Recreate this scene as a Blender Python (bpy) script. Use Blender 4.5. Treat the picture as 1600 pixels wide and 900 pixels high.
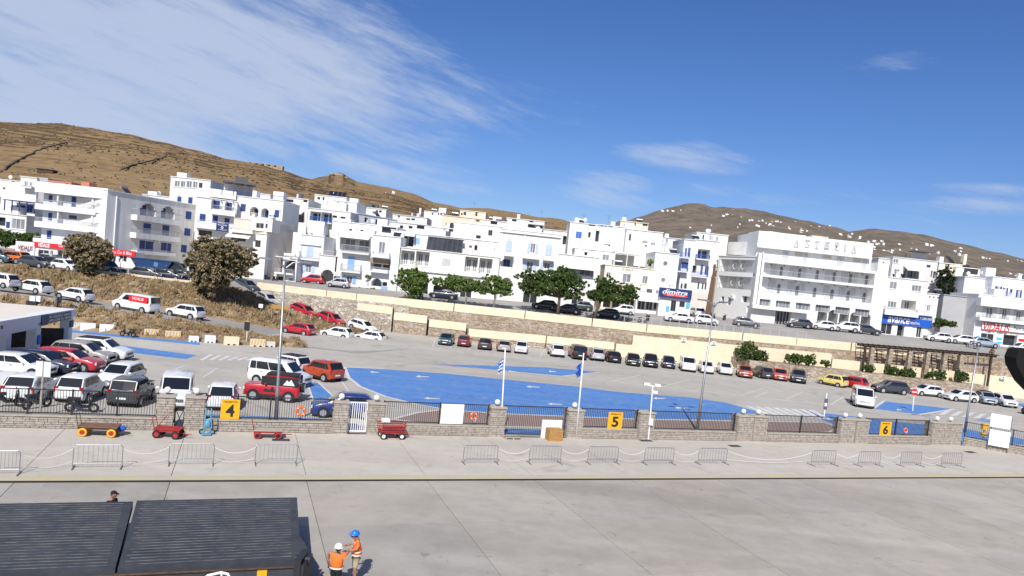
import bpy, bmesh, math, random
from mathutils import Vector, Matrix, noise
random.seed(7)
R = math.radians
for o in list(bpy.data.objects): bpy.data.objects.remove(o)
scene = bpy.context.scene
col = scene.collection

# ------------------------------------------------------------------ camera
CAM_H, FPX, PITCH, ROLL, CY = 10.0, 1110.0, R(3.5), R(6.0), 499.5
cam_d = bpy.data.cameras.new('camera'); cam = bpy.data.objects.new('camera', cam_d); col.objects.link(cam)
cam_d.sensor_width = 36.0; cam_d.lens = FPX/1600*36.0
cam_d.shift_y = (CY-450)/1600.0
cam_d.clip_start = 0.2; cam_d.clip_end = 20000
CR = Matrix.Rotation(math.pi/2-PITCH, 3, 'X') @ Matrix.Rotation(ROLL, 3, 'Z')
cam.matrix_world = Matrix.Translation((0, 0, CAM_H)) @ CR.to_4x4()
scene.camera = cam
C = Vector((0, 0, CAM_H))

# ------------------------------------------------------------------ picking points from the photo's pixel grid
def ray(px, py): return CR @ Vector(((px-800)/FPX, -(py-CY)/FPX, -1))
def P(px, py, Y): d = ray(px, py); return C + d*(Y/d.y)
def G(px, py, z=0.14): d = ray(px, py); return C + d*((z-CAM_H)/d.z)
# ------------------------------------------------------------------ sky + sun
SUN_EL, SUN_AZ = 42.0, 6.5      # light travels towards +Y, slightly to +X
w = bpy.data.worlds.new('World'); scene.world = w; w.use_nodes = True
nt = w.node_tree; nt.nodes.clear()
def N(t, **k):
    n = nt.nodes.new(t)
    for a, b in k.items(): setattr(n, a, b)
    return n
def MTH(op, a, b=None, c=None, clamp=False):
    n = N('ShaderNodeMath', operation=op, use_clamp=clamp)
    for i, v in enumerate((a, b, c)):
        if v is None: continue
        if isinstance(v, (int, float)): n.inputs[i].default_value = v
        else: nt.links.new(v, n.inputs[i])
    return n.outputs[0]
sky = N('ShaderNodeTexSky', sky_type='NISHITA', sun_disc=False)
sky.sun_elevation = R(SUN_EL); sky.sun_rotation = R(180+SUN_AZ)
sky.air_density = 1.0; sky.dust_density = 0.45; sky.ozone_density = 3.0; sky.altitude = 0
tint = N('ShaderNodeHueSaturation'); tint.inputs['Saturation'].default_value = 1.10; tint.inputs['Value'].default_value = 0.95
tm = N('ShaderNodeMix', data_type='RGBA', blend_type='MULTIPLY'); tm.inputs[0].default_value = 1; tm.inputs[7].default_value = (0.87, 0.96, 1.29, 1)
nt.links.new(sky.outputs[0], tm.inputs[6]); nt.links.new(tm.outputs[2], tint.inputs['Color'])
tc = N('ShaderNodeTexCoord'); sp = N('ShaderNodeSeparateXYZ'); nt.links.new(tc.outputs['Generated'], sp.inputs[0])
az = MTH('ARCTAN2', sp.outputs[0], sp.outputs[1]); el = sp.outputs[2]
# cirrus: streaky noise in azimuth / elevation
cb = N('ShaderNodeCombineXYZ')
sx = MTH('ADD', MTH('MULTIPLY', az, 4.0), MTH('MULTIPLY', el, 5.0)); sy_ = MTH('MULTIPLY_ADD', az, 2.6, MTH('MULTIPLY', el, 17.0))
nt.links.new(sx, cb.inputs[0]); nt.links.new(sy_, cb.inputs[1])
n1 = N('ShaderNodeTexNoise'); n1.inputs['Scale'].default_value = 1.3; n1.inputs['Detail'].default_value = 9; n1.inputs['Roughness'].default_value = 0.62; n1.inputs['Distortion'].default_value = 0.5
nt.links.new(cb.outputs[0], n1.inputs['Vector'])
n2 = N('ShaderNodeTexNoise'); n2.inputs['Scale'].default_value = 5.0; n2.inputs['Detail'].default_value = 8; n2.inputs['Roughness'].default_value = 0.7
nt.links.new(cb.outputs[0], n2.inputs['Vector'])
nz = MTH('ADD', MTH('MULTIPLY', MTH('SUBTRACT', n1.outputs[0], 0.5), 0.46), MTH('MULTIPLY', MTH('SUBTRACT', n2.outputs[0], 0.5), 0.20))
def bank(tip, k, axis, slope):
    ax = MTH('MULTIPLY_ADD', az, slope, axis)
    return MTH('SUBTRACT', MTH('MULTIPLY', MTH('SUBTRACT', tip, az), k), MTH('ABSOLUTE', MTH('SUBTRACT', el, ax)))
b1 = bank(0.045, 0.42, 0.222, -0.02); b2 = bank(0.04, 0.20, 0.415, 0.0)
wisp = MTH('SUBTRACT', MTH('MULTIPLY', MTH('SUBTRACT', 0.10, MTH('ABSOLUTE', MTH('SUBTRACT', el, 0.13))), 0.55), 0.098)
def lens(px, py, sx_, sy_, amp):
    d = ray(px, py).normalized(); a0, e0 = math.atan2(d.x, d.y), d.z
    u = MTH('DIVIDE', MTH('SUBTRACT', az, a0), sx_/FPX); v = MTH('DIVIDE', MTH('SUBTRACT', MTH('MULTIPLY_ADD', MTH('SUBTRACT', az, a0), 0.03, el), e0), sy_/FPX)
    return MTH('MULTIPLY', MTH('SUBTRACT', 1.0, MTH('ADD', MTH('MULTIPLY', u, u), MTH('MULTIPLY', v, v))), amp)
lens_v = None
for q_ in ((1068, 248, 105, 24, .12), (980, 285, 75, 15, .10), (1115, 298, 70, 12, .085), (925, 308, 85, 16, .085), (1200, 312, 70, 12, .075), (1085, 227, 50, 8, .075), (1392, 97, 60, 14, .075), (1560, 323, 90, 14, .085), (720, 292, 80, 16, .09), (600, 262, 150, 30, .11), (640, 215, 120, 22, .10), (1560, 298, 90, 9, .07)):
    l_ = MTH('MAXIMUM', lens(*q_), -.3); lens_v = l_ if lens_v is None else MTH('MAXIMUM', lens_v, l_)
wisp = MTH('MAXIMUM', wisp, MTH('SUBTRACT', lens_v, 0.01))
bm_ = MTH('MAXIMUM', MTH('MAXIMUM', MTH('MINIMUM', MTH('MULTIPLY', b1, 1.5), 0.20), MTH('MINIMUM', b2, 0.14)), wisp)
val = MTH('ADD', bm_, nz)
mr = N('ShaderNodeMapRange', interpolation_type='SMOOTHSTEP'); mr.inputs[1].default_value = -0.02; mr.inputs[2].default_value = 0.23; mr.inputs[3].default_value = 0; mr.inputs[4].default_value = 0.80
nt.links.new(val, mr.inputs[0])
mix = N('ShaderNodeMix', data_type='RGBA'); mix.inputs[7].default_value = (6.3, 7.2, 9.0, 1)
nt.links.new(mr.outputs[0], mix.inputs[0]); nt.links.new(tint.outputs[0], mix.inputs[6])
bg = N('ShaderNodeBackground'); bg.inputs[1].default_value = 0.084
nt.links.new(mix.outputs[2], bg.inputs[0]); ow = N('ShaderNodeOutputWorld'); nt.links.new(bg.outputs[0], ow.inputs[0])
sl = bpy.data.lights.new('sun', 'SUN'); sl.energy = 5.0; sl.angle = R(0.53); sl.color = (1, 0.955, 0.89)
so = bpy.data.objects.new('sun', sl); col.objects.link(so)
so.rotation_euler = (R(90-SUN_EL), 0, -R(SUN_AZ))      # light travels +Y, down
scene.view_settings.view_transform = 'Standard'; scene.view_settings.look = 'None'
scene.view_settings.gamma = 1; scene.view_settings.exposure = 0.08; scene.view_settings.use_curve_mapping = False
scene.render.engine = 'CYCLES'

CRi = CR.transposed()
def proj(p):
    l = CRi @ (p-C); return 800+FPX*l.x/-l.z, CY-FPX*l.y/-l.z

# ------------------------------------------------------------------ materials
MATS = {}
def mat(name, c, rough=0.7, metal=0.0, var=0.0, scale=3.0, bump=0.0, c2=None, spec=0.4, coat=0.0, detail=5, emit=None, stretch=None, c3=None, alpha=None):
    if name in MATS: return MATS[name]
    m = bpy.data.materials.new(name); m.use_nodes = True; t = m.node_tree
    b = t.nodes['Principled BSDF']; b.inputs['Roughness'].default_value = rough; b.inputs['Metallic'].default_value = metal
    b.inputs['Specular IOR Level'].default_value = spec; b.inputs['Coat Weight'].default_value = coat; b.inputs['Coat Roughness'].default_value = 0.05
    b.inputs['Base Color'].default_value = (*c, 1)
    if var > 0 or c2 or bump:
        g = t.nodes.new('ShaderNodeNewGeometry'); mp = t.nodes.new('ShaderNodeMapping'); t.links.new(g.outputs['Position'], mp.inputs[0])
        if stretch: mp.inputs['Scale'].default_value = stretch
        n = t.nodes.new('ShaderNodeTexNoise'); n.inputs['Scale'].default_value = scale; n.inputs['Detail'].default_value = detail; n.inputs['Roughness'].default_value = 0.62
        t.links.new(mp.outputs[0], n.inputs['Vector'])
        if var > 0 or c2:
            r = t.nodes.new('ShaderNodeValToRGB'); e = r.color_ramp.elements
            cc = c2 or tuple(max(0, x*(1-var)) for x in c)
            e[0].position = 0.32; e[1].position = 0.68; e[0].color = (*cc, 1); e[1].color = (*c, 1)
            if c3: q = e.new(0.5); q.color = (*c3, 1)
            t.links.new(n.outputs[0], r.inputs[0]); t.links.new(r.outputs[0], b.inputs['Base Color'])
        if bump:
            bp = t.nodes.new('ShaderNodeBump'); bp.inputs['Strength'].default_value = bump; bp.inputs['Distance'].default_value = 0.05
            t.links.new(n.outputs[0], bp.inputs['Height']); t.links.new(bp.outputs[0], b.inputs['Normal'])
    if emit: b.inputs['Emission Color'].default_value = (*emit, 1); b.inputs['Emission Strength'].default_value = 1
    MATS[name] = m; return m
def layered(name, c, c2, c3, s1, s2, bump=0.3, rough=0.9, mix2=0.5, streak=None, stain=None):
    """two noise scales mixed: broad patches and fine grain"""
    m = bpy.data.materials.new(name); m.use_nodes = True; t = m.node_tree; b = t.nodes['Principled BSDF']
    b.inputs['Roughness'].default_value = rough; b.inputs['Specular IOR Level'].default_value = 0.25
    g = t.nodes.new('ShaderNodeNewGeometry'); mp = t.nodes.new('ShaderNodeMapping'); t.links.new(g.outputs['Position'], mp.inputs[0])
    if streak: mp.inputs['Rotation'].default_value = (0, 0, R(23)); mp.inputs['Scale'].default_value = streak
    a = t.nodes.new('ShaderNodeTexNoise'); a.inputs['Scale'].default_value = s1; a.inputs['Detail'].default_value = 6; a.inputs['Roughness'].default_value = 0.6; a.inputs['Distortion'].default_value = 0.4
    d = t.nodes.new('ShaderNodeTexNoise'); d.inputs['Scale'].default_value = s2; d.inputs['Detail'].default_value = 6; d.inputs['Roughness'].default_value = 0.7
    t.links.new(mp.outputs[0], a.inputs[0]); t.links.new(g.outputs['Position'], d.inputs[0])
    r = t.nodes.new('ShaderNodeValToRGB'); e = r.color_ramp.elements; e[0].position = 0.3; e[1].position = 0.7; e[0].color = (*c2, 1); e[1].color = (*c, 1)
    t.links.new(a.outputs[0], r.inputs[0])
    r2 = t.nodes.new('ShaderNodeValToRGB'); f = r2.color_ramp.elements; f[0].position = 0.42; f[1].position = 0.62; f[0].color = (0, 0, 0, 1); f[1].color = (1, 1, 1, 1)
    t.links.new(d.outputs[0], r2.inputs[0])
    mm = t.nodes.new('ShaderNodeMath'); mm.operation = 'MULTIPLY'; mm.inputs[1].default_value = mix2; t.links.new(r2.outputs[0], mm.inputs[0])
    x = t.nodes.new('ShaderNodeMix'); x.data_type = 'RGBA'; x.inputs[7].default_value = (*c3, 1)
    t.links.new(mm.outputs[0], x.inputs[0]); t.links.new(r.outputs[0], x.inputs[6]); t.links.new(x.outputs[2], b.inputs['Base Color'])
    if stain:
        cur = x.outputs[2]
        for sc_, lo, hi, dist, amt, cc in stain:
            n_ = t.nodes.new('ShaderNodeTexNoise'); n_.inputs['Scale'].default_value = sc_; n_.inputs['Detail'].default_value = 7; n_.inputs['Roughness'].default_value = 0.6; n_.inputs['Distortion'].default_value = dist; t.links.new(g.outputs['Position'], n_.inputs[0])
            mr_ = t.nodes.new('ShaderNodeMapRange'); mr_.inputs[1].default_value = lo; mr_.inputs[2].default_value = hi; mr_.inputs[3].default_value = 0; mr_.inputs[4].default_value = amt; t.links.new(n_.outputs[0], mr_.inputs[0])
            y_ = t.nodes.new('ShaderNodeMix'); y_.data_type = 'RGBA'; y_.inputs[7].default_value = (*cc, 1); t.links.new(mr_.outputs[0], y_.inputs[0]); t.links.new(cur, y_.inputs[6]); cur = y_.outputs[2]
        t.links.new(cur, b.inputs['Base Color'])
    if bump:
        bp = t.nodes.new('ShaderNodeBump'); bp.inputs['Strength'].default_value = bump; bp.inputs['Distance'].default_value = 0.08
        t.links.new(d.outputs[0], bp.inputs['Height']); t.links.new(bp.outputs[0], b.inputs['Normal'])
    MATS[name] = m; return m
def stone_mat(name, ca, cb_, joint, size, squash=2.2, bump=0.8):
    m = bpy.data.materials.new(name); m.use_nodes = True; t = m.node_tree; b = t.nodes['Principled BSDF']; b.inputs['Roughness'].default_value = 0.92; b.inputs['Specular IOR Level'].default_value = 0.2
    g = t.nodes.new('ShaderNodeNewGeometry'); mp = t.nodes.new('ShaderNodeMapping'); mp.inputs['Scale'].default_value = (1, 1, squash); t.links.new(g.outputs['Position'], mp.inputs[0])
    v = t.nodes.new('ShaderNodeTexVoronoi'); v.inputs['Scale'].default_value = 1/size; v2 = t.nodes.new('ShaderNodeTexVoronoi'); v2.feature = 'DISTANCE_TO_EDGE'; v2.inputs['Scale'].default_value = 1/size
    t.links.new(mp.outputs[0], v.inputs['Vector']); t.links.new(mp.outputs[0], v2.inputs['Vector'])
    hs = t.nodes.new('ShaderNodeSeparateColor'); t.links.new(v.outputs['Color'], hs.inputs[0])
    r = t.nodes.new('ShaderNodeValToRGB'); e = r.color_ramp.elements; e[0].color = (*ca, 1); e[1].color = (*cb_, 1)
    t.links.new(hs.outputs[0], r.inputs[0])
    r2 = t.nodes.new('ShaderNodeValToRGB'); f = r2.color_ramp.elements; f[0].position = 0.0; f[1].position = 0.09; f[0].color = (0, 0, 0, 1); f[1].color = (1, 1, 1, 1); t.links.new(v2.outputs[0], r2.inputs[0])
    x = t.nodes.new('ShaderNodeMix'); x.data_type = 'RGBA'; x.inputs[6].default_value = (*joint, 1); t.links.new(r2.outputs[0], x.inputs[0]); t.links.new(r.outputs[0], x.inputs[7])
    n = t.nodes.new('ShaderNodeTexNoise'); n.inputs['Scale'].default_value = 0.25; n.inputs['Detail'].default_value = 4; t.links.new(g.outputs['Position'], n.inputs[0])
    y = t.nodes.new('ShaderNodeMix'); y.data_type = 'RGBA'; y.blend_type = 'MULTIPLY'; y.inputs[0].default_value = 0.55
    r3 = t.nodes.new('ShaderNodeValToRGB'); h = r3.color_ramp.elements; h[0].position = 0.35; h[1].position = 0.65; h[0].color = (0.62, 0.56, 0.48, 1); h[1].color = (1, 1, 1, 1); t.links.new(n.outputs[0], r3.inputs[0])
    t.links.new(x.outputs[2], y.inputs[6]); t.links.new(r3.outputs[0], y.inputs[7]); t.links.new(y.outputs[2], b.inputs['Base Color'])
    bp = t.nodes.new('ShaderNodeBump'); bp.inputs['Strength'].default_value = bump; bp.inputs['Distance'].default_value = 0.06; t.links.new(v2.outputs[0], bp.inputs['Height']); t.links.new(bp.outputs[0], b.inputs['Normal'])
    MATS[name] = m; return m
WHITE = mat('white_plaster', (0.76, 0.76, 0.75), 0.85, var=0.07, scale=0.6, spec=0.2)
WHITE2 = mat('white_plaster_weathered', (0.71, 0.705, 0.69), 0.88, var=0.14, scale=0.45, spec=0.2)
CREAM = mat('cream_plaster', (0.78, 0.70, 0.56), 0.88, var=0.06, scale=0.5, spec=0.2)
BEIGE = mat('beige_render', (0.66, 0.60, 0.52), 0.9, var=0.1, scale=0.5, spec=0.2)
PEACH = mat('peach_plaster', (0.78, 0.62, 0.47), 0.9, var=0.05, scale=0.5, spec=0.2)
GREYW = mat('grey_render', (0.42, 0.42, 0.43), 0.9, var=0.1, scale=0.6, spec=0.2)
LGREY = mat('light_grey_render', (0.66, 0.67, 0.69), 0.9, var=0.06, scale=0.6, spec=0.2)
COPING = layered('cream_coping', (0.80, 0.69, 0.50), (0.72, 0.60, 0.43), (0.50, 0.42, 0.32), 0.5, 2.2, 0.05, 0.9, 0.30)
BLUE = mat('blue_shutter', (0.025, 0.06, 0.22), 0.5)
BLUE2 = mat('bright_blue_paint', (0.03, 0.13, 0.5), 0.5)
PALEB = mat('pale_blue_shutter', (0.44, 0.53, 0.74), 0.6)
MIDB = mat('mid_blue_shutter', (0.22, 0.40, 0.70), 0.6)
GREYSH = mat('grey_shutter', (0.55, 0.56, 0.57), 0.6, var=0.12, scale=14, stretch=(0.1, 0.1, 1))
DKGREY = mat('dark_grey_metal', (0.10, 0.10, 0.11), 0.55)
GLASS = mat('window_glass', (0.045, 0.05, 0.06), 0.12, spec=0.6, var=0.5, scale=0.7)
GLASS2 = mat('curtained_glass', (0.30, 0.31, 0.33), 0.2, spec=0.5, c2=(0.10, 0.11, 0.13), scale=1.8, stretch=(1, 1, 0.1))
CARGLASS = mat('car_glass', (0.012, 0.014, 0.017), 0.06, spec=0.7)
FRAMEW = mat('white_frame', (0.78, 0.78, 0.77), 0.5)
RAIL = mat('grey_rail', (0.42, 0.43, 0.45), 0.5)
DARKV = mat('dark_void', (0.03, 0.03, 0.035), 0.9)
STEEL = mat('galvanised_steel', (0.36, 0.37, 0.38), 0.42, 0.7, var=0.2, scale=6)
BLACKM = mat('black_metal', (0.025, 0.025, 0.03), 0.5)
RUBBER = mat('black_rubber', (0.018, 0.018, 0.02), 0.85)
RIM = mat('alloy_rim', (0.55, 0.56, 0.58), 0.35, 0.6)
PLATE = mat('white_plate', (0.75, 0.75, 0.73), 0.5)
HEADL = mat('headlight_glass', (0.62, 0.65, 0.68), 0.12, spec=0.7)
TAILL = mat('tail_light_red', (0.32, 0.008, 0.012), 0.2, spec=0.6)
TRIM = mat('black_trim', (0.02, 0.02, 0.022), 0.6)
RED = mat('red_sign', (0.62, 0.02, 0.025), 0.5)
NAVY = mat('navy_sign', (0.015, 0.035, 0.14), 0.5)
SBLUE = mat('blue_sign', (0.015, 0.10, 0.50), 0.5)
SIGNW = mat('white_sign', (0.82, 0.82, 0.82), 0.5)
SIGNY = mat('yellow_sign', (0.80, 0.40, 0.01), 0.5)
DKRED = mat('dark_red_letter', (0.20, 0.02, 0.03), 0.5)
ORANGE = mat('hivis_orange', (0.95, 0.16, 0.02), 0.75)
STRIPE = mat('reflective_stripe', (0.72, 0.70, 0.62), 0.5)
BUOY = mat('lifebuoy_orange', (0.75, 0.12, 0.03), 0.5)
SKIN = mat('skin', (0.34, 0.16, 0.09), 0.55)
WOOD = mat('crate_wood', (0.50, 0.27, 0.09), 0.8, var=0.35, scale=9, stretch=(0.3, 0.3, 3))
DWOOD = mat('dark_timber', (0.060, 0.038, 0.026), 0.8, var=0.4, scale=5)
POLEW = mat('wood_pole', (0.17, 0.10, 0.06), 0.9, var=0.3, scale=8)
WHITEP = mat('white_metal', (0.78, 0.79, 0.80), 0.45)
YELLOWP = mat('yellow_metal', (0.75, 0.42, 0.02), 0.5, var=0.15, scale=6)
REDM = mat('red_cart_paint', (0.42, 0.03, 0.03), 0.55, var=0.35, scale=5)
CYAN = mat('blue_cart_paint', (0.10, 0.30, 0.42), 0.55)
CONC = layered('quay_concrete', (0.42, 0.387, 0.34), (0.305, 0.28, 0.245), (0.245, 0.224, 0.197), 0.17, 0.8, 0.12, 0.9, 0.34, streak=(0.35, 1.7, 1), stain=((0.07, .50, .66, 1.0,   .55, (0.47, 0.433, 0.375)), (0.22, .60, .70, 2.5, .40, (0.22, 0.20, 0.175)), (0.55, .66, .70, 3.0, .45, (0.14, 0.125, 0.11))))
def conc_tone(name, k):
    m = CONC.copy(); m.name = name; t = m.node_tree; b = t.nodes['Principled BSDF']; src = b.inputs['Base Color'].links[0].from_socket; x = t.nodes.new('ShaderNodeMix'); x.data_type = 'RGBA'; x.blend_type = 'MULTIPLY'; x.inputs[0].default_value = 1; x.inputs[7].default_value = (*k, 1); t.links.new(src, x.inputs[6]); t.links.new(x.outputs[2], b.inputs['Base Color']); return m
CONCS = [CONC, conc_tone('quay_concrete_grey', (0.93, 0.94, 0.95)), conc_tone('quay_concrete_pale', (1.06, 1.05, 1.04)), conc_tone('quay_concrete_tan', (1.0, 0.985, 0.96))]
CONC2 = layered('platform_concrete', (0.54, 0.495, 0.425), (0.44, 0.40, 0.345), (0.36, 0.33, 0.28), 0.2, 1.3, 0.1, 0.9, 0.28, streak=(0.4, 1.2, 1), stain=((0.3, .60, .68, 2.0, .4, (0.26, 0.24, 0.21)),))
LOT = layered('lot_concrete', (0.48, 0.448, 0.395), (0.375, 0.35, 0.308), (0.30, 0.28, 0.247), 0.09, 0.8, 0.1, 0.9, 0.34, streak=(0.25, 1.6, 1), stain=((0.13, .58, .66, 3.0, .5, (0.24, 0.225, 0.205)), (0.05, .52, .68, .8, .45, (0.52, 0.49, 0.44))))
ASPH = layered('street_asphalt', (0.37, 0.35, 0.32), (0.28, 0.265, 0.245), (0.23, 0.215, 0.20), 0.15, 1.2, 0.1, 0.9, 0.35)
BLUEP = layered('blue_road_paint', (0.080, 0.225, 0.54), (0.068, 0.175, 0.42), (0.22, 0.30, 0.42), 0.35, 1.7, 0.05, 0.8, 0.34, streak=(0.16, 1.5, 1), stain=((0.3, .60, .70, 2.0, .5, (0.30, 0.32, 0.36)), (0.12, .52, .7, 1.0, .45, (0.065, 0.20, 0.54)), (1.4, .63, .69, 1.5, .6, (0.38, 0.37, 0.34))))
WHITER = layered('white_road_paint', (0.66, 0.65, 0.62), (0.56, 0.55, 0.52), (0.42, 0.40, 0.37), 0.6, 3.0, 0.02, 0.8, 0.45)
YELLOWR = layered('yellow_kerb_paint', (0.50, 0.42, 0.22), (0.44, 0.41, 0.33), (0.42, 0.39, 0.34), 0.35, 1.6, 0.02, 0.8, 0.7)
PAVER = layered('red_pavers', (0.33, 0.23, 0.19), (0.28, 0.20, 0.17), (0.24, 0.19, 0.17), 0.4, 4.0, 0.1, 0.9, 0.4)
EARTH = layered('dry_earth', (0.31, 0.215, 0.115), (0.17, 0.105, 0.055), (0.36, 0.29, 0.20), 0.45, 1.6, 0.9, 1.0, 0.55)
HILLM = layered('dry_hill', (0.31, 0.208, 0.10), (0.215, 0.14, 0.066), (0.095, 0.065, 0.036), 0.03, 0.22, 0.8, 1.0, 0.55, streak=(0.5, 1, 5.0))
def add_walls(m, stone, lo=.80, hi=.93):
    t = m.node_tree; b = t.nodes['Principled BSDF']; l = b.inputs['Base Color'].links[0]; src = l.from_socket; g = t.nodes.new('ShaderNodeNewGeometry'); sx_ = t.nodes.new('ShaderNodeSeparateXYZ'); t.links.new(g.outputs['True Normal'], sx_.inputs[0])
    a = t.nodes.new('ShaderNodeMapRange'); a.inputs[1].default_value = lo; a.inputs[2].default_value = hi; a.inputs[3].default_value = .85; a.inputs[4].default_value = 0; t.links.new(sx_.outputs[2], a.inputs[0])
    x = t.nodes.new('ShaderNodeMix'); x.data_type = 'RGBA'; x.inputs[7].default_value = (*stone, 1); t.links.new(a.outputs[0], x.inputs[0]); t.links.new(src, x.inputs[6]); t.links.new(x.outputs[2], b.inputs['Base Color'])
add_walls(HILLM, (0.055, 0.036, 0.02), .86, .955)
HILLF = layered('far_hill', (0.205, 0.158, 0.117), (0.145, 0.115, 0.088), (0.072, 0.068, 0.05), 0.0045, 0.022, 0.5, 1.0, 0.7)
STONE = stone_mat('rubble_stone', (0.30, 0.235, 0.175), (0.54, 0.47, 0.39), (0.20, 0.16, 0.12), 0.42)
STONEL = stone_mat('pale_loose_stone', (0.36, 0.315, 0.26), (0.66, 0.61, 0.53), (0.21, 0.175, 0.135), 0.5, 1.5)
STONE2 = mat('fence_stone', (0.47, 0.42, 0.36), 0.92, c2=(0.27, 0.235, 0.20), scale=5, bump=0.5, spec=0.2)
MORTAR = mat('mortar', (0.24, 0.215, 0.185), 0.95, spec=0.1)
CAPST = mat('cap_stone', (0.46, 0.41, 0.34), 0.9, var=0.25, scale=3, spec=0.2)
LEAF = mat('green_leaf', (0.15, 0.21, 0.05), 0.7, c2=(0.065, 0.11, 0.028), scale=1.3, spec=0.2)
LEAFD = mat('dark_green_leaf', (0.085, 0.135, 0.032), 0.7, c2=(0.035, 0.06, 0.016), scale=1.2, spec=0.2)
LEAFC = mat('cypress_leaf', (0.045, 0.06, 0.03), 0.8, c2=(0.02, 0.03, 0.016), scale=1.2, spec=0.15)
LEAFB = mat('brown_tamarisk_leaf', (0.37, 0.29, 0.18), 0.85, c2=(0.15, 0.13, 0.065), scale=1.1, spec=0.1)
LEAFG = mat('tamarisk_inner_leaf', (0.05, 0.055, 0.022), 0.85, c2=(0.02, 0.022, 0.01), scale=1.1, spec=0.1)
DRYG = mat('dry_grass', (0.36, 0.265, 0.145), 0.95, c2=(0.18, 0.125, 0.065), scale=0.7, spec=0.1)
BARK = mat('bark', (0.13, 0.10, 0.075), 0.95, var=0.4, scale=6, spec=0.1)
BARKP = mat('pale_bark', (0.30, 0.26, 0.21), 0.95, var=0.4, scale=6, spec=0.1)
DECK = layered('ramp_deck', (0.052, 0.057, 0.070), (0.034, 0.037, 0.046), (0.095, 0.095, 0.095), 0.5, 1.8, 0.2, 0.7, 0.30)
DECKR = mat('ramp_rib', (0.20, 0.19, 0.18), 0.6, c2=(0.045, 0.048, 0.058), scale=2.2)
RUST = mat('rusty_steel', (0.10, 0.06, 0.04), 0.85, var=0.5, scale=4)
PAINTS = {}
def paint(n, c):
    PAINTS[n] = mat('car_paint_'+n, c, 0.32, 0.0, spec=0.5, coat=0.7)
for n, c in dict(white=(0.72, 0.73, 0.74), black=(0.010, 0.010, 0.012), navy=(0.012, 0.018, 0.04), dgrey=(0.045, 0.05, 0.058), grey=(0.14, 0.145, 0.155), silver=(0.40, 0.41, 0.43),
                 red=(0.42, 0.012, 0.022), maroon=(0.16, 0.012, 0.022), orange=(0.60, 0.14, 0.015), rust=(0.38, 0.055, 0.015), oldred=(0.50, 0.06, 0.035), yellow=(0.66, 0.53, 0.18), teal=(0.045, 0.10, 0.13), blue=(0.02, 0.04, 0.17), brown=(0.05, 0.035, 0.032), champ=(0.33, 0.30, 0.27), sblue=(0.30, 0.36, 0.43)).items(): paint(n, c)

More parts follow.
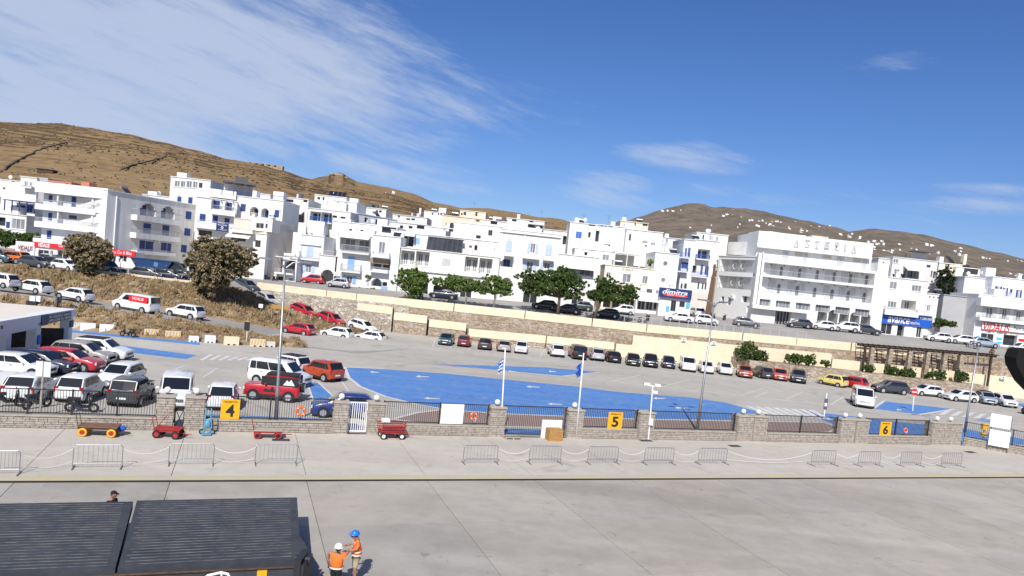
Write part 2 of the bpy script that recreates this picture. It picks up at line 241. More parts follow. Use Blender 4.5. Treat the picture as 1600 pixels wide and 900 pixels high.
# ------------------------------------------------------------------ mesh helpers
class MB:
    def __init__(s): s.v = []; s.f = []
    def quad(s, *p):
        n = len(s.v); s.v += [tuple(q) for q in p]; s.f.append(tuple(range(n, n+len(p)))); return s
    def box(s, x0, x1, y0, y1, z0, z1, M=None):
        n = len(s.v); c = [(x0, y0, z0), (x1, y0, z0), (x1, y1, z0), (x0, y1, z0), (x0, y0, z1), (x1, y0, z1), (x1, y1, z1), (x0, y1, z1)]
        if M: c = [tuple(M @ Vector(q)) for q in c]
        s.v += c; s.f += [tuple(n+i for i in q) for q in ((0, 3, 2, 1), (4, 5, 6, 7), (0, 1, 5, 4), (1, 2, 6, 5), (2, 3, 7, 6), (3, 0, 4, 7))]; return s
    def tube(s, pts, r, n=6, cap=True):
        pts = [Vector(p) for p in pts]; rr = r if isinstance(r, (list, tuple)) else [r]*len(pts); rings = []
        for i, p in enumerate(pts):
            d = (pts[min(i+1, len(pts)-1)]-pts[max(i-1, 0)]).normalized(); a = d.orthogonal().normalized() if abs(d.z) > 0.95 else d.cross(Vector((0, 0, 1))).normalized(); b = d.cross(a)
            k = len(s.v); rings.append(k)
            for j in range(n):
                t = 2*math.pi*j/n; s.v.append(tuple(p+(a*math.cos(t)+b*math.sin(t))*rr[i]))
        for i in range(len(rings)-1):
            for j in range(n): s.f.append((rings[i]+j, rings[i]+(j+1) % n, rings[i+1]+(j+1) % n, rings[i+1]+j))
        if cap: s.f.append(tuple(rings[0]+j for j in range(n))[::-1]); s.f.append(tuple(rings[-1]+j for j in range(n)))
        return s
    def ball(s, c, r, nu=10, nv=6, sc=(1, 1, 1)):
        k = len(s.v); c = Vector(c)
        for i in range(nv+1):
            t = math.pi*i/nv
            for j in range(nu):
                u = 2*math.pi*j/nu; s.v.append((c.x+r*sc[0]*math.sin(t)*math.cos(u), c.y+r*sc[1]*math.sin(t)*math.sin(u), c.z+r*sc[2]*math.cos(t)))
        for i in range(nv):
            for j in range(nu): s.f.append((k+i*nu+j, k+(i+1)*nu+j, k+(i+1)*nu+(j+1) % nu, k+i*nu+(j+1) % nu))
        return s
    def torus(s, c, Rr, r, axis='Y', nu=20, nv=6):
        k = len(s.v)
        for i in range(nu):
            a = 2*math.pi*i/nu
            for j in range(nv):
                b = 2*math.pi*j/nv; q = Rr+r*math.cos(b); p = (q*math.cos(a), q*math.sin(a), r*math.sin(b))
                p = {'Z': p, 'Y': (p[0], p[2], p[1]), 'X': (p[2], p[0], p[1])}[axis]
                s.v.append((c[0]+p[0], c[1]+p[1], c[2]+p[2]))
        for i in range(nu):
            for j in range(nv): s.f.append((k+i*nv+j, k+((i+1) % nu)*nv+j, k+((i+1) % nu)*nv+(j+1) % nv, k+i*nv+(j+1) % nv))
        return s
    def grid(s, rows):
        k = len(s.v); m = len(rows[0])
        for r_ in rows: s.v += [tuple(q) for q in r_]
        for i in range(len(rows)-1):
            for j in range(m-1): s.f.append((k+i*m+j, k+i*m+j+1, k+(i+1)*m+j+1, k+(i+1)*m+j))
        return s
    def mesh(s, name, m=None, smooth=False):
        me = bpy.data.meshes.new(name); me.from_pydata(s.v, [], s.f)
        if m: me.materials.append(m)
        if smooth: me.polygons.foreach_set('use_smooth', [True]*len(me.polygons))
        me.update(); return me
    def build(s, name, m, parent=None, smooth=False):
        return link(name, s.mesh(name, m, smooth), parent)
def link(name, me, parent=None):
    o = bpy.data.objects.new(name, me); col.objects.link(o)
    if parent: o.parent = parent
    return o
def fixn(me):
    b = bmesh.new(); b.from_mesh(me); bmesh.ops.recalc_face_normals(b, faces=b.faces); b.to_mesh(me); b.free(); return me
def tag(o, label, cat, group=None):
    o['label'] = label; o['category'] = cat
    if group: o['group'] = group
    return o
def struct(o): o['kind'] = 'structure'; return o
def stuff(o): o['kind'] = 'stuff'; return o
def empty(name, loc, rz=0, label=None, cat=None, group=None, rot=None):
    o = bpy.data.objects.new(name, None); col.objects.link(o); o.location = loc; o.rotation_euler = rot or (0, 0, rz); o.empty_display_size = 0.2
    if label: tag(o, label, cat, group)
    return o
def copy_tree(o, parent=None):
    c = o.copy(); col.objects.link(c); c.parent = parent
    for ch in KIDS.get(o.name, []): copy_tree(ch, c)
    return c
KIDS = {}
def textmesh(body, w_, h_, m, name='lettering', shear=0.0, bold=0.0):
    cu = bpy.data.curves.new('t', 'FONT'); cu.body = body; cu.shear = shear; cu.offset = bold; cu.extrude = 0.01
    ob = bpy.data.objects.new('t', cu); col.objects.link(ob); bpy.context.view_layer.update()
    dg = bpy.context.evaluated_depsgraph_get(); me = bpy.data.meshes.new_from_object(ob.evaluated_get(dg)); bpy.data.objects.remove(ob)
    xs = [v.co.x for v in me.vertices]; ys = [v.co.y for v in me.vertices]
    x0, x1, y0, y1 = min(xs), max(xs), min(ys), max(ys)
    for v in me.vertices: v.co = ((v.co.x-x0)/(x1-x0)*w_, -v.co.z, (v.co.y-y0)/(y1-y0)*h_)
    me.materials.clear(); me.materials.append(m); me.name = name; return me
def letter(body, u0, u1, z0, z1, y, m, parent, shear=0.0, bold=0.0):
    o = link('lettering', textmesh(body, u1-u0, z1-z0, m, shear=shear, bold=bold), parent); o.location = (u0, y, z0); return o

# ------------------------------------------------------------------ ground, quay, lot
FA, FB = G(60, 669), G(1300, 692)                # line of the quay fence
FD = (FB-FA); FD.z = 0; FD.normalize(); FN = Vector((FD.y, -FD.x, 0))   # FN towards the sea
FANG = math.atan2(FD.y, FD.x)
K0 = G(700, 746); KT = (K0-FA).dot(FN)           # kerb distance seaward of the fence
def fpos(s, t, z=0.0): return Vector((FA.x, FA.y, 0))+FD*s+FN*t+Vector((0, 0, z))
def fst(p): d = p-FA; return d.dot(FD), d.dot(FN)

struct(MB().quad((-9000, -3000, -1.2), (9000, -3000, -1.2), (9000, 9000, -1.2), (-9000, 9000, -1.2)).build('ground', EARTH))
SL = 5.5
apron = struct(MB().quad(fpos(-45, KT+60, -0.12), fpos(120, KT+60, -0.12), fpos(120, KT-0.1, -0.12), fpos(-45, KT-0.1, -0.12)).build('quay_apron', mat('joint_dirt', (0.16, 0.15, 0.14), 0.95)))
slabm = {}
def slab(s0, s1, t0, t1, z, m, parent):
    h = [random.uniform(-0.004, 0.004) for _ in range(2)]; g = 0.013
    M = MB(); a = fpos(s0+g, t0+g, z+h[0]); b = fpos(s1-g, t0+g, z+h[0]); c = fpos(s1-g, t1-g, z+h[1]); d = fpos(s0+g, t1-g, z+h[1])
    dn = Vector((0, 0, -0.11)); M.quad(a, d, c, b); M.quad(a, b, b+dn, a+dn); M.quad(b, c, c+dn, b+dn); M.quad(c, d, d+dn, c+dn); M.quad(d, a, a+dn, d+dn)
    M.build('concrete_slab', m, parent)
s_off = fst(G(266, 752, 0))[0] % SL
for i in range(-7, 17):
    for j in range(0, 7):
        s0 = s_off+i*SL; t0 = KT+0.04+j*SL
        c = fpos(s0+SL/2, t0+SL/2)
        if c.y < 6 or abs(c.x) > c.y*0.95+10: continue
        slab(s0, s0+SL, t0, t0+SL, 0.0, CONCS[random.randrange(4)], apron)
plat = struct(MB().quad(fpos(-45, KT-0.3, 0.02), fpos(120, KT-0.3, 0.02), fpos(120, -0.2, 0.02), fpos(-45, -0.2, 0.02)).build('quay_platform', MATS['joint_dirt']))
for i in range(-7, 17):
    for a, b in ((0.0, KT/2), (KT/2, KT-0.32)): slab(s_off+i*SL, s_off+(i+1)*SL, a, b, 0.14, CONC2, plat)
kb = MB()
def fbox(M, s0, s1, t0, t1, z0, z1):
    MM = Matrix.Translation((FA.x, FA.y, 0)) @ Matrix.Rotation(FANG, 4, 'Z')
    return M.box(s0, s1, -t1, -t0, z0, z1, MM)
kerb = struct(fbox(MB(), -45, 120, KT-0.32, KT, -0.1, 0.15).build('quay_kerb', YELLOWR))
fbox(MB(), -45, 120, KT+0.002, KT+0.07, -0.1, 0.06).build('rubber_edge', RUBBER, kerb)
lotz = 0.14
struct(MB().quad(fpos(-70, -0.2, lotz), fpos(150, -0.2, lotz), (140, 104, lotz), (-110, 104, lotz)).build('parking_lot', LOT))
def flat(name, pts, m, z=0.146, parent=None):
    p = [G(x, y, z) for x, y in pts]; M = MB(); M.quad(*[Vector((q.x, q.y, z)) for q in p]); me = fixn(M.mesh(name, m))
    if me.polygons[0].normal.z < 0: me.flip_normals()
    return struct(link(name, me)) if not parent else link(name, me, parent)
def strip(name, pts, width, m, z=0.152):
    p = [G(x, y, z) for x, y in pts]; M = MB(); L = []
    for i, q in enumerate(p):
        d = (p[min(i+1, len(p)-1)]-p[max(i-1, 0)]).normalized(); n = Vector((-d.y, d.x, 0))*width/2; L.append((q+n, q-n))
    M.grid([[a for a, b in L], [b for a, b in L]]); me = M.mesh(name, m)
    if me.polygons[0].normal.z < 0: me.flip_normals()
    return struct(link(name, me))
blue1 = [(541, 574), (600, 577), (700, 584), (800, 594), (900, 604), (961, 612), (1076, 621), (1134, 629), (1180, 642), (1192, 650), (1150, 656), (1000, 654), (860, 650), (760, 646), (690, 638), (652, 631), (601, 618), (564, 604), (546, 590)]
flat('blue_road_marking', blue1, BLUEP)
strip('white_road_line', [(700, 640), (652, 632), (601, 619), (563, 604), (545, 590), (539, 574), (600, 576)], 0.28, WHITER)
strip('white_road_line', [(600, 576), (700, 583), (800, 593), (900, 603), (961, 611)], 0.12, WHITER)
flat('blue_road_marking', [(672, 569), (760, 571), (850, 574), (935, 581), (876, 587), (780, 578)], BLUEP)
strip('white_road_line', [(780, 579), (876, 588), (1076, 609), (1250, 628), (1367, 639), (1434, 648), (1600, 662)], 0.22, WHITER)
strip('white_road_line', [(876, 588), (935, 582)], 0.2, WHITER)
flat('blue_parking_bay', [(1365, 639), (1383, 627), (1488, 639), (1434, 647)], BLUEP)
strip('white_road_line', [(1362, 640), (1382, 626)], 0.3, WHITER); strip('white_road_line', [(1434, 648), (1491, 639)], 0.3, WHITER)
flat('blue_road_marking', [(1250, 642), (1330, 650), (1400, 659), (1500, 669), (1580, 682), (1640, 696), (1500, 691), (1360, 687), (1318, 683), (1300, 662)], BLUEP)
flat('blue_road_marking', [(1576, 629), (1640, 634), (1640, 648)], BLUEP)
flat('blue_road_marking', [(1520, 656), (1552, 652), (1552, 661)], BLUEP)
flat('blue_road_marking', [(100, 512), (230, 526), (312, 535), (312, 539), (230, 531), (100, 518)], BLUEP)
flat('blue_road_marking', [(60, 528), (106, 532), (200, 541), (308, 555), (290, 561), (189, 549), (60, 538)], BLUEP)
flat('blue_road_marking', [(480, 597), (497, 598), (530, 628), (492, 632)], BLUEP)
flat('blue_road_marking', [(300, 646), (500, 654), (560, 668), (560, 674), (300, 668)], BLUEP)
strip('white_road_line', [(497, 597), (530, 628), (545, 645)], 0.15, WHITER); strip('white_road_line', [(480, 598), (492, 634)], 0.15, WHITER)
flat('blue_road_marking', [(600, 664), (760, 668), (890, 674), (890, 680), (600, 675)], BLUEP)
isl = [(612, 655), (650, 645), (690, 640), (800, 647), (1000, 655), (1160, 658), (1285, 660), (1303, 665), (1308, 670), (1296, 675), (1200, 677), (1000, 672), (850, 668), (690, 664)]
flat('paver_island', isl, PAVER, 0.16)
strip('island_kerb', isl+[isl[0]], 0.3, WHITER, 0.168)
for k in range(6):
    x = 312+k*14
    flat('zebra_stripe', [(x, 562), (x+5, 563.5), (x+22-1, 554.5+k*1.1), (x+16, 553.5+k*1.1)], WHITER, 0.152)
for k in range(8):
    x = 1172+k*14
    flat('zebra_stripe', [(x-8, 634+k*0.9), (x+1, 634.5+k*0.9), (x+32, 647+k*1.3), (x+23, 647+k*1.3)], WHITER, 0.153)
for k in range(5):
    x = 1466+k*18
    flat('zebra_stripe', [(x, 648+k*1.8), (x+10, 648+k*1.8), (x+22, 641+k*1.8), (x+13, 641+k*1.8)], WHITER, 0.153)
for x, y, l in ((660, 588, 22), (675, 622, 26), (833, 604, 22), (867, 631, 24), (1030, 622, 20), (1065, 637, 22), (1405, 640, 9), (585, 581, 14), (800, 580, 12), (863, 580, 12)):
    flat('painted_arrow', [(x-l*.5, y+.2), (x-l*.2, y-1.7), (x-l*.2, y-.6), (x+l*.5, y+.5), (x+l*.45, y+1.4), (x-l*.2, y+1), (x-l*.15, y+2.1)], WHITER, 0.155)
for a, b in (((250, 585), (290, 571)), ((318, 589), (340, 575)), ((160, 520), (200, 508)), ((955, 596), (1000, 586)), ((1035, 604), (1078, 593)), ((1160, 617), (1192, 607)), ((1228, 624), (1255, 612)), ((1298, 632), (1320, 619)), ((530, 590), (545, 612)), ((1180, 620), (1200, 612))):
    strip('white_road_line', [a, b], 0.12, WHITER)
for i in range(22):      # bay lines of the rear row
    x = 690+i*28.3; y = 541+i*2.62
    if x < 1310: strip('white_road_line', [(x-14-i*0.3, y+1), (x-10+i*0.15, y-11)], 0.1, WHITER)

# ------------------------------------------------------------------ left embankment, side roads, upper street
def interp(pts, x):
    if x <= pts[0][0]: return pts[0][1]
    for (a, b), (c, d) in zip(pts, pts[1:]):
        if x <= c:
            t = (x-a)/(c-a); t = t*t*(3-2*t)*0.5+t*0.5; return b+(d-b)*t
    return pts[-1][1]
def zs(X): return 5.25+max(0.0, min(1.0, (X+40)/95.0))*1.45
def resample(pts, n):
    pts = [Vector(p) for p in pts]; L = [0]
    for a, b in zip(pts, pts[1:]): L.append(L[-1]+(b-a).length)
    out = []
    for i in range(n):
        t = L[-1]*i/(n-1); k = max(j for j in range(len(L)) if L[j] <= t+1e-9); k = min(k, len(pts)-2)
        out.append(pts[k].lerp(pts[k+1], (t-L[k])/max(1e-6, L[k+1]-L[k])))
    return out
def loft(name, A, B, m, nu=80, nv=2, amp=0.0, sag=0.0, fr=0.5):
    a, b = resample(A, nu), resample(B, nu); rows = []
    for j in range(nv):
        t = j/(nv-1); r_ = []
        for p, q in zip(a, b):
            v = p.lerp(q, t); e = min(1, 4*t*(1-t)*2.2)
            if amp: v = v+Vector((0, 0, e*(noise.fractal(v*fr, 1.0, 2.0, 5)*amp+sag)))
            r_.append(v)
        rows.append(r_)
    me = fixn(MB().grid(rows).mesh(name, m, True))
    if sum(p.normal.z for p in me.polygons) < 0: me.flip_normals()
    return link(name, me)
road_near = [P(-120, 448, 70), P(-30, 460, 72), P(91, 474, 74.5), P(200, 490, 76), P(300, 504, 78), P(386, 518, 81), P(440, 532, 83), G(476, 542, .16)]
road_far = [P(-120, 434, 78), P(-30, 445, 80), P(60, 456, 82), P(150, 470, 84), P(250, 483.5, 85.5), P(330, 496, 86.5), P(430, 514, 89), P(540, 529, 92), P(610, 536, 93.2)]
lot_edge = [G(-120, 492), G(0, 505), G(100, 514), G(230, 528), G(330, 536), G(420, 541), G(474, 544)]
ramp_near = [P(372, 452, 98), P(430, 479, 97), P(480, 498, 96), P(540, 517, 95), P(606, 535, 93.4)]
ramp_far = [P(392, 440, 105.2), P(440, 468, 104.5), P(500, 492, 104), P(560, 509, 103.6), P(640, 528, 103)]
st_near = [P(-120, 402, 88), P(-30, 412.5, 88), P(130, 428, 89), P(220, 437, 90.5), P(310, 447, 92), P(372, 452.5, 98)]
struct(loft('side_road', road_near+[G(560, 552, .16)], road_far+[G(640, 545, .16)], ASPH))
struct(loft('ramp_road', ramp_near, ramp_far, ASPH, 40))
struct(loft('lower_verge', lot_edge, road_near, EARTH, 260, 22, 0.5, 0.3, 0.9))
struct(loft('embankment', road_far, st_near+ramp_near[1:], EARTH, 420, 50, 0.75, 0.35, 0.8))
strip_k = loft('road_edge_line', [p+Vector((0, -0.05, 0.03)) for p in road_near], [p+Vector((0.05, 0.22, 0.03)) for p in road_near], WHITER, 80); struct(strip_k)
# upper street sheet
M = MB(); xs = [i*2.5 for i in range(-64, 73)]; A_ = resample(st_near, 60)
def near_y(X):
    if X > -37.6: return 103.4
    best = min(A_, key=lambda p: abs(p.x-X)); return best.y
main_px = [(402, 441), (520, 455), (660, 469), (850, 489), (1000, 506), (1170, 521), (1300, 533), (1440, 545), (1545, 556)]
PT = [P(x, y, 103.2) for x, y in main_px]
def near_z(X):
    if X > -37.6: return interp([(p.x, p.z) for p in PT], X)-0.75
    return min(A_, key=lambda p: abs(p.x-X)).z-0.02
M.grid([[(X, near_y(X), near_z(X)) for X in xs], [(X, 115 if X > -40 else 104, zs(X)) for X in xs], [(X, 150, zs(X)+0.3) for X in xs]])
def street_z(X, Y):
    a, b = near_y(X), (115 if X > -40 else 104); t = max(0, min(1, (Y-a)/(b-a))); return near_z(X)*(1-t)+zs(X)*t
struct(M.build('upper_street', ASPH))
# retaining walls -------------------------------------------------------
def wall_thing(name, label, pts_top, pts_bot, thick, m, cat='wall'):
    """wall through top/bottom polylines (world points), thickness towards +Y"""
    M = MB(); n = len(pts_top)
    for i in range(n-1):
        a, b, c, d = pts_bot[i], pts_bot[i+1], pts_top[i+1], pts_top[i]; k = Vector((0, thick, 0))
        M.quad(a, b, c, d); M.quad(d, c, c+k, d+k); M.quad(b+k, a+k, d+k, c+k)
        if i == 0: M.quad(a+k, a, d, d+k)
        if i == n-2: M.quad(b, b+k, c+k, c)
    me = M.mesh('masonry', m); e = empty(name, (0, 0, 0), 0, label, cat); link('masonry', me, e); return e
YW = 103.2
tops = [P(x, y+9, YW) for x, y in main_px]
bots = [Vector((p.x, YW, -0.5)) for p in tops]
mw = wall_thing('retaining_wall', 'long rubble stone retaining wall below the upper street', tops, bots, 0.6, STONE)
# cream parapet pieces on top
segs = [(402, 510), (511, 557), (558, 709), (711, 820), (822, 925), (927, 1010), (1012, 1160), (1162, 1245), (1246, 1330), (1332, 1440), (1441, 1545)]
def ytop(x):
    for (a, b), (c, d) in zip(main_px, main_px[1:]):
        if x <= c: return b+(d-b)*(x-a)/(c-a)
    return main_px[-1][1]
for i, (a, b) in enumerate(segs):
    p0, p1 = P(a, ytop(a), YW-0.05), P(b, ytop(b), YW-0.05); h = 1.15
    M = MB(); k = Vector((0, 0.45, 0)); dz = Vector((0, 0, -h))
    for q in ((p0, p1, p1+k, p0+k), (p0+dz, p1+dz, p1, p0), (p1+k+dz, p0+k+dz, p0+k, p1+k), (p0+k+dz, p0+dz, p0, p0+k), (p1+dz, p1+k+dz, p1+k, p1), (p0+dz, p0+k+dz, p1+k+dz, p1+dz)): M.quad(*q)
    M.build('parapet', COPING, mw)
# railing on the parapet, right half
for i in range(21):
    x = 975+i*14.2; p = P(x, ytop(x), YW+0.15); MB().box(-.04, .04, -.04, .04, -.1, 1.0, Matrix.Translation(p)).build('rail_post', RAIL, mw)
pts = [P(975+i*14.2, ytop(975+i*14.2), YW+0.15)+Vector((0, 0, 0.98)) for i in range(21)]
MB().tube(pts, 0.03, 5).build('handrail', RAIL, mw)
# lower terrace walls with stepped cream coping
def low_wall(name, label, x0, y0, x1, y1, Y, m, cop, thick=0.8, zb=-0.3, Y1=None):
    a, b = P(x0, y0, Y), P(x1, y1, Y1 or Y); A0 = Vector((a.x, a.y, zb)); B0 = Vector((b.x, b.y, zb))
    e = wall_thing(name, label, [a, b], [A0, B0], thick, m)
    if cop:
        M = MB(); d = Vector((0, -0.06, 0)); k = Vector((0, thick+0.1, 0)); dz = Vector((0, 0, -cop)); p0, p1 = a+d+Vector((0, 0, .04)), b+d+Vector((0, 0, .04))
        for q in ((p0, p1, p1+k, p0+k), (p0+dz, p1+dz, p1, p0), (p0+k+dz, p0+dz, p0, p0+k), (p1+dz, p1+k+dz, p1+k, p1), (p1+k+dz, p0+k+dz, p0+k, p1+k)): M.quad(*q)
        M.build('coping', COPING, e)
    return e
low_wall('stepped_wall', 'uppermost cream-topped step of the stone stair wall', 559, 474, 614, 481, 101.8, STONEL, 1.0)
low_wall('stepped_wall', 'second cream-topped step of the stone stair wall', 616, 488.5, 668, 494.5, 101.7, STONE, 1.05)
low_wall('stepped_wall', 'third cream-topped step of the stone stair wall', 671, 499.5, 729, 506, 101.6, STONE, 1.05)
low_wall('stepped_wall', 'long low cream-topped wall behind the five leftmost parked cars', 733, 514.5, 853, 525.5, 101.5, STONE, 1.05)
low_wall('stepped_wall', 'cream-topped wall behind white and black parked cars', 855, 526, 960, 536, 101.45, STONE, 1.0)
low_wall('stepped_wall', 'short cream block joining low stone wall and tall cream wall', 963, 537.5, 990, 540, 101.4, COPING, 0)
low_wall('cream_wall', 'tall plain cream wall with small white parking notices', 990, 524, 1165, 541, 101.6, COPING, 0)
low_wall('cream_wall', 'cream wall left of round shrubs beside parking', 1166, 541, 1300, 553, 101.8, COPING, 0)
low_wall('cream_wall', 'cream wall in front of the timber pergola', 1301, 561, 1520, 583, 101.8, COPING, 0)
low_wall('cream_wall', 'cream wall at right end with stair behind white mini car', 1521, 584, 1640, 596, 101.8, COPING, 0)
low_wall('planter_wall', 'low rubble stone planter wall below the shrubs', 1172, 563, 1545, 604, 98.6, STONE, 0, 2.6)
low_wall('stone_wall', 'stone wall section right of the pergola under the street', 1455, 552, 1660, 567, 102.6, STONE, 0)
stw = low_wall('stone_stair_wall', 'pale loose stone slope wall beside the steep ramp', 405, 452, 640, 478, 103.0, STONEL, 0, 0.5)
for (x, y) in ((1068, 531), (1115, 536), (1567, 590)):
    e = empty('parking_notice', P(x, y+3, 101.45), 0, 'small white parking notice on the cream wall at x %s' % {1068: 'left', 1115: 'middle', 1567: 'right'}[x], 'sign')
    e['label'] = {1068: 'small white notice at left on the tall cream wall', 1115: 'small white notice behind lamp post on the tall cream wall', 1567: 'white notice at far right on the cream wall'}[x]
    MB().box(-.35, .35, -.03, 0, 0, .5).build('board', SIGNW, e); MB().box(-.2, .2, -.04, -.03, .02, .1).build('text_line', DKGREY, e); MB().box(-.1, .1, -.04, -.03, .18, .4).build('symbol', SBLUE, e)

# ------------------------------------------------------------------ hills
M = MB(); M.grid([[(X*sc, Y, z) for X in range(-300, 301, 60)] for Y, z, sc in ((148, 6.2, 1), (200, 11, 1.2), (420, 20, 2), (750, 30, 3.5), (1200, 20, 6))]); struct(M.build('town_ground', EARTH))
HILLS = {}
def hill(name, ridge, Yb, Yr, zb, x0, x1, nx, ny, m, amp, fr, terrace=0.0, power=1.0):
    rows = []; info = []
    for j in range(ny+6):
        t = j/ny; Y = Yb+(Yr-Yb)*t; r_ = []
        for i in range(nx):
            px = x0+(x1-x0)*i/(nx-1); d = ray(px, interp(ridge, px)); top = C+d*(Yr/d.y)
            tx = top.x/Yr; X = tx*Y*(1.0)
            k = t**power if t <= 1 else 1-(t-1)*2.5
            z = zb+(top.z-zb)*k
            nv = noise.fractal(Vector((X*fr, Y*fr, 3.1)), 1.0, 2.0, 6)
            z += nv*amp*min(1, 3*t)*(1 if t < 1 else 0.6)*(0.35 if t > .93 else 1)*(1.0)
            if terrace:
                w_ = z+noise.noise(Vector((X*0.006, Y*0.006, 9)))*5+X*0.02; q = w_/terrace; fr_ = q-math.floor(q)
                z += terrace*((fr_**7)-fr_)*0.50*(0.0 if t > .97 else 1)*(0.35+0.65*min(1, max(0, noise.noise(Vector((X*0.004, Y*0.005, 4)))*2.2+.75)))
            r_.append(Vector((X, Y, z)))
        rows.append(r_)
    me = MB().grid(rows).mesh(name, m, not terrace)
    HILLS[name] = (rows, ny); return struct(link(name, me))
ridgeA = [(-400, 140), (-200, 168), (0, 190), (80, 194), (150, 203), (200, 210), (250, 221), (300, 233), (360, 249), (400, 256), (440, 266), (480, 279), (520, 289), (600, 302), (680, 322), (760, 337), (850, 348), (950, 362), (1100, 400)]
ridgeB = [(380, 300), (460, 289), (490, 280), (512, 276), (522, 271), (530, 269), (536, 271), (545, 277), (560, 284), (600, 293), (640, 301), (690, 320), (720, 326), (760, 325), (800, 331), (850, 342), (900, 352), (1000, 380), (1100, 410)]
ridgeC = [(860, 390), (940, 362), (1000, 340), (1030, 331), (1055, 326), (1075, 324), (1095, 326), (1115, 333), (1135, 331), (1165, 330), (1210, 335), (1260, 345), (1300, 355), (1340, 368), (1420, 385), (1500, 405), (1700, 450)]
ridgeD = [(1180, 420), (1260, 385), (1300, 370), (1335, 362), (1365, 358), (1400, 361), (1440, 367), (1500, 380), (1560, 394), (1600, 404), (1700, 430), (1850, 470), (2100, 520)]
hill('terraced_hill', ridgeA, 165, 620, 10, -300, 1060, 430, 600, HILLM, 3.2, 0.012, 3.1, 0.9)
hill('rocky_peak_hill', ridgeB, 420, 1300, 30, 360, 1100, 160, 70, HILLM, 9, 0.006)
hill('village_hill', ridgeC, 700, 2600, 30, 840, 1720, 220, 110, HILLF, 26, 0.0025)
hill('far_right_hill', ridgeD, 600, 2200, 25, 1150, 2100, 220, 100, HILLF, 20, 0.003)
def hillpt(name, px, py):
    rows, ny = HILLS[name]; best = None
    c = min(range(len(rows[0])), key=lambda i: abs(proj(rows[ny//2][i])[0]-px))
    for j in range(3, ny+1):
        for i in range(max(0, c-6), min(len(rows[0]), c+7)):
            q = proj(rows[j][i]); e = (q[0]-px)**2+((q[1]-py)*1.5)**2
            if best is None or e < best[0]: best = (e, rows[j][i])
    return best[1]
# far white houses: each a thing, shared meshes
hm = []
for (a, b, h) in ((9, 8, 4), (14, 8, 6), (11, 9, 6.5), (18, 9, 5)):
    M = MB(); M.box(-a/2, a/2, -b/2, b/2, -6, h); M.box(-a/2, 0, -b/2+1, b/2-1, h-.01, h+2.6); hm.append(M.mesh('house', WHITE))
def cluster(hillname, tail, group, spots):
    for (x, y, n, sx_, sy_, where) in spots:
        for k in range(max(1, int(n*.72))):
            p = hillpt(hillname, x+random.uniform(-sx_, sx_), y+random.uniform(-sy_, sy_))
            e = link('village_house', random.choice(hm)); e.location = p+Vector((random.uniform(-14, 14), random.uniform(-8, 8), 0)); e.rotation_euler.z = random.uniform(-.35, .35); s_ = random.uniform(.28, .56)*(p.y/2400)**.5; e.scale = (s_, s_, s_)
            tag(e, 'tiny white cube house '+where+' '+tail, 'house', group+' '+where)
cluster('village_hill', 'on the village hill', 'white houses', [(1050, 330.5, 16, 18, 1.2, 'along the summit'), (1078, 339, 10, 12, 1.6, 'just below the summit'), (1142, 337, 8, 10, 1.5, 'on the saddle'), (1155, 340, 5, 6, 1.5, 'under the radio mast'), (1112, 349, 7, 8, 3, 'halfway down left'), (1178, 346, 10, 12, 2, 'in the upper middle'), (1192, 351, 10, 14, 3, 'in the lower middle'), (1225, 348, 10, 20, 2, 'above the hotel sign'), (1250, 357, 12, 18, 3, 'behind the hotel masts'), (1280, 354, 5, 12, 2, 'near the right ridge'), (1142, 353, 4, 10, 3, 'low beside the blue-railed house'), (1068, 357, 1, 1, 1, 'alone on bare slope'), (1060, 366, 1, 1, 1, 'lowest on bare slope'), (1262, 363, 6, 14, 3, 'low behind the hotel roof')])
cluster('far_right_hill', 'on the right-hand hill', 'white houses', [(1325, 368, 12, 10, 2.5, 'at the top of the dense village'), (1340, 373, 16, 14, 3, 'in the heart of the dense village'), (1362, 379, 16, 16, 3.5, 'in the lower dense village'), (1387, 381, 16, 14, 3, 'at the right of the dense village'), (1350, 387, 10, 22, 3, 'below the dense village'), (1395, 391, 10, 16, 4, 'above the flat white roofs'), (1440, 383, 6, 16, 3, 'high in the middle'), (1450, 394, 9, 24, 5, 'in the middle'), (1492, 394, 7, 20, 5, 'above the cypress'), (1500, 402, 6, 24, 5, 'low behind the chimney'), (1540, 402, 6, 16, 4, 'right of the chimney'), (1582, 409, 6, 14, 3, 'near the right edge'), (1580, 430, 5, 14, 3, 'lowest near the right edge')])
cluster('rocky_peak_hill', 'under the rocky hilltop', 'white houses', [(613, 302, 3, 8, 1.2, 'alone')])
# ruined stone walls near the crest
p = hillpt('terraced_hill', 412, 259); e = empty('stone_ruin', p, 0.1, 'long low stone ruin with dark openings on the hill crest', 'ruin')
RU = mat('ruin_stone', (0.42, 0.32, 0.22), 0.95, var=0.3, scale=0.6)
M = MB(); M.box(-15, 15, 0, 6, -3, 1.7)
for k in range(6): M.box(-15+k*5.2, -13.9+k*5.2, -.4, -.001, -2, 1.9)
M.build('wall', RU, e); M = MB()
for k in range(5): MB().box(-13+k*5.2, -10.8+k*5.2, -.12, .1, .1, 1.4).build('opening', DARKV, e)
p = hillpt('terraced_hill', 72, 271); e = empty('stone_hut', p, 0.1, 'small brown stone field hut on the terraces above left buildings', 'hut'); MB().box(-3, 2, 0, 3, -2, 1.2).build('wall', RUST, e); MB().box(-3.2, 2.2, -.2, 3.2, 1.2, 1.45).build('roof', DARKV, e)
# hilltop rock
p = hillpt('rocky_peak_hill', 531, 273); M = MB()
for k in range(14):
    q = Vector((random.gauss(0, 10), random.gauss(0, 4), random.uniform(-4, 0))); M.ball(q, random.uniform(2, 4.5), 6, 4, (1.3, 1, .9))
e = MB(); rk = M.build('rock_outcrop', mat('peak_rock', (0.38, 0.30, 0.22), 0.95, var=0.35, scale=0.3)); rk.location = p; tag(rk, 'pale rocky outcrop crowning the small distant peak', 'rock')
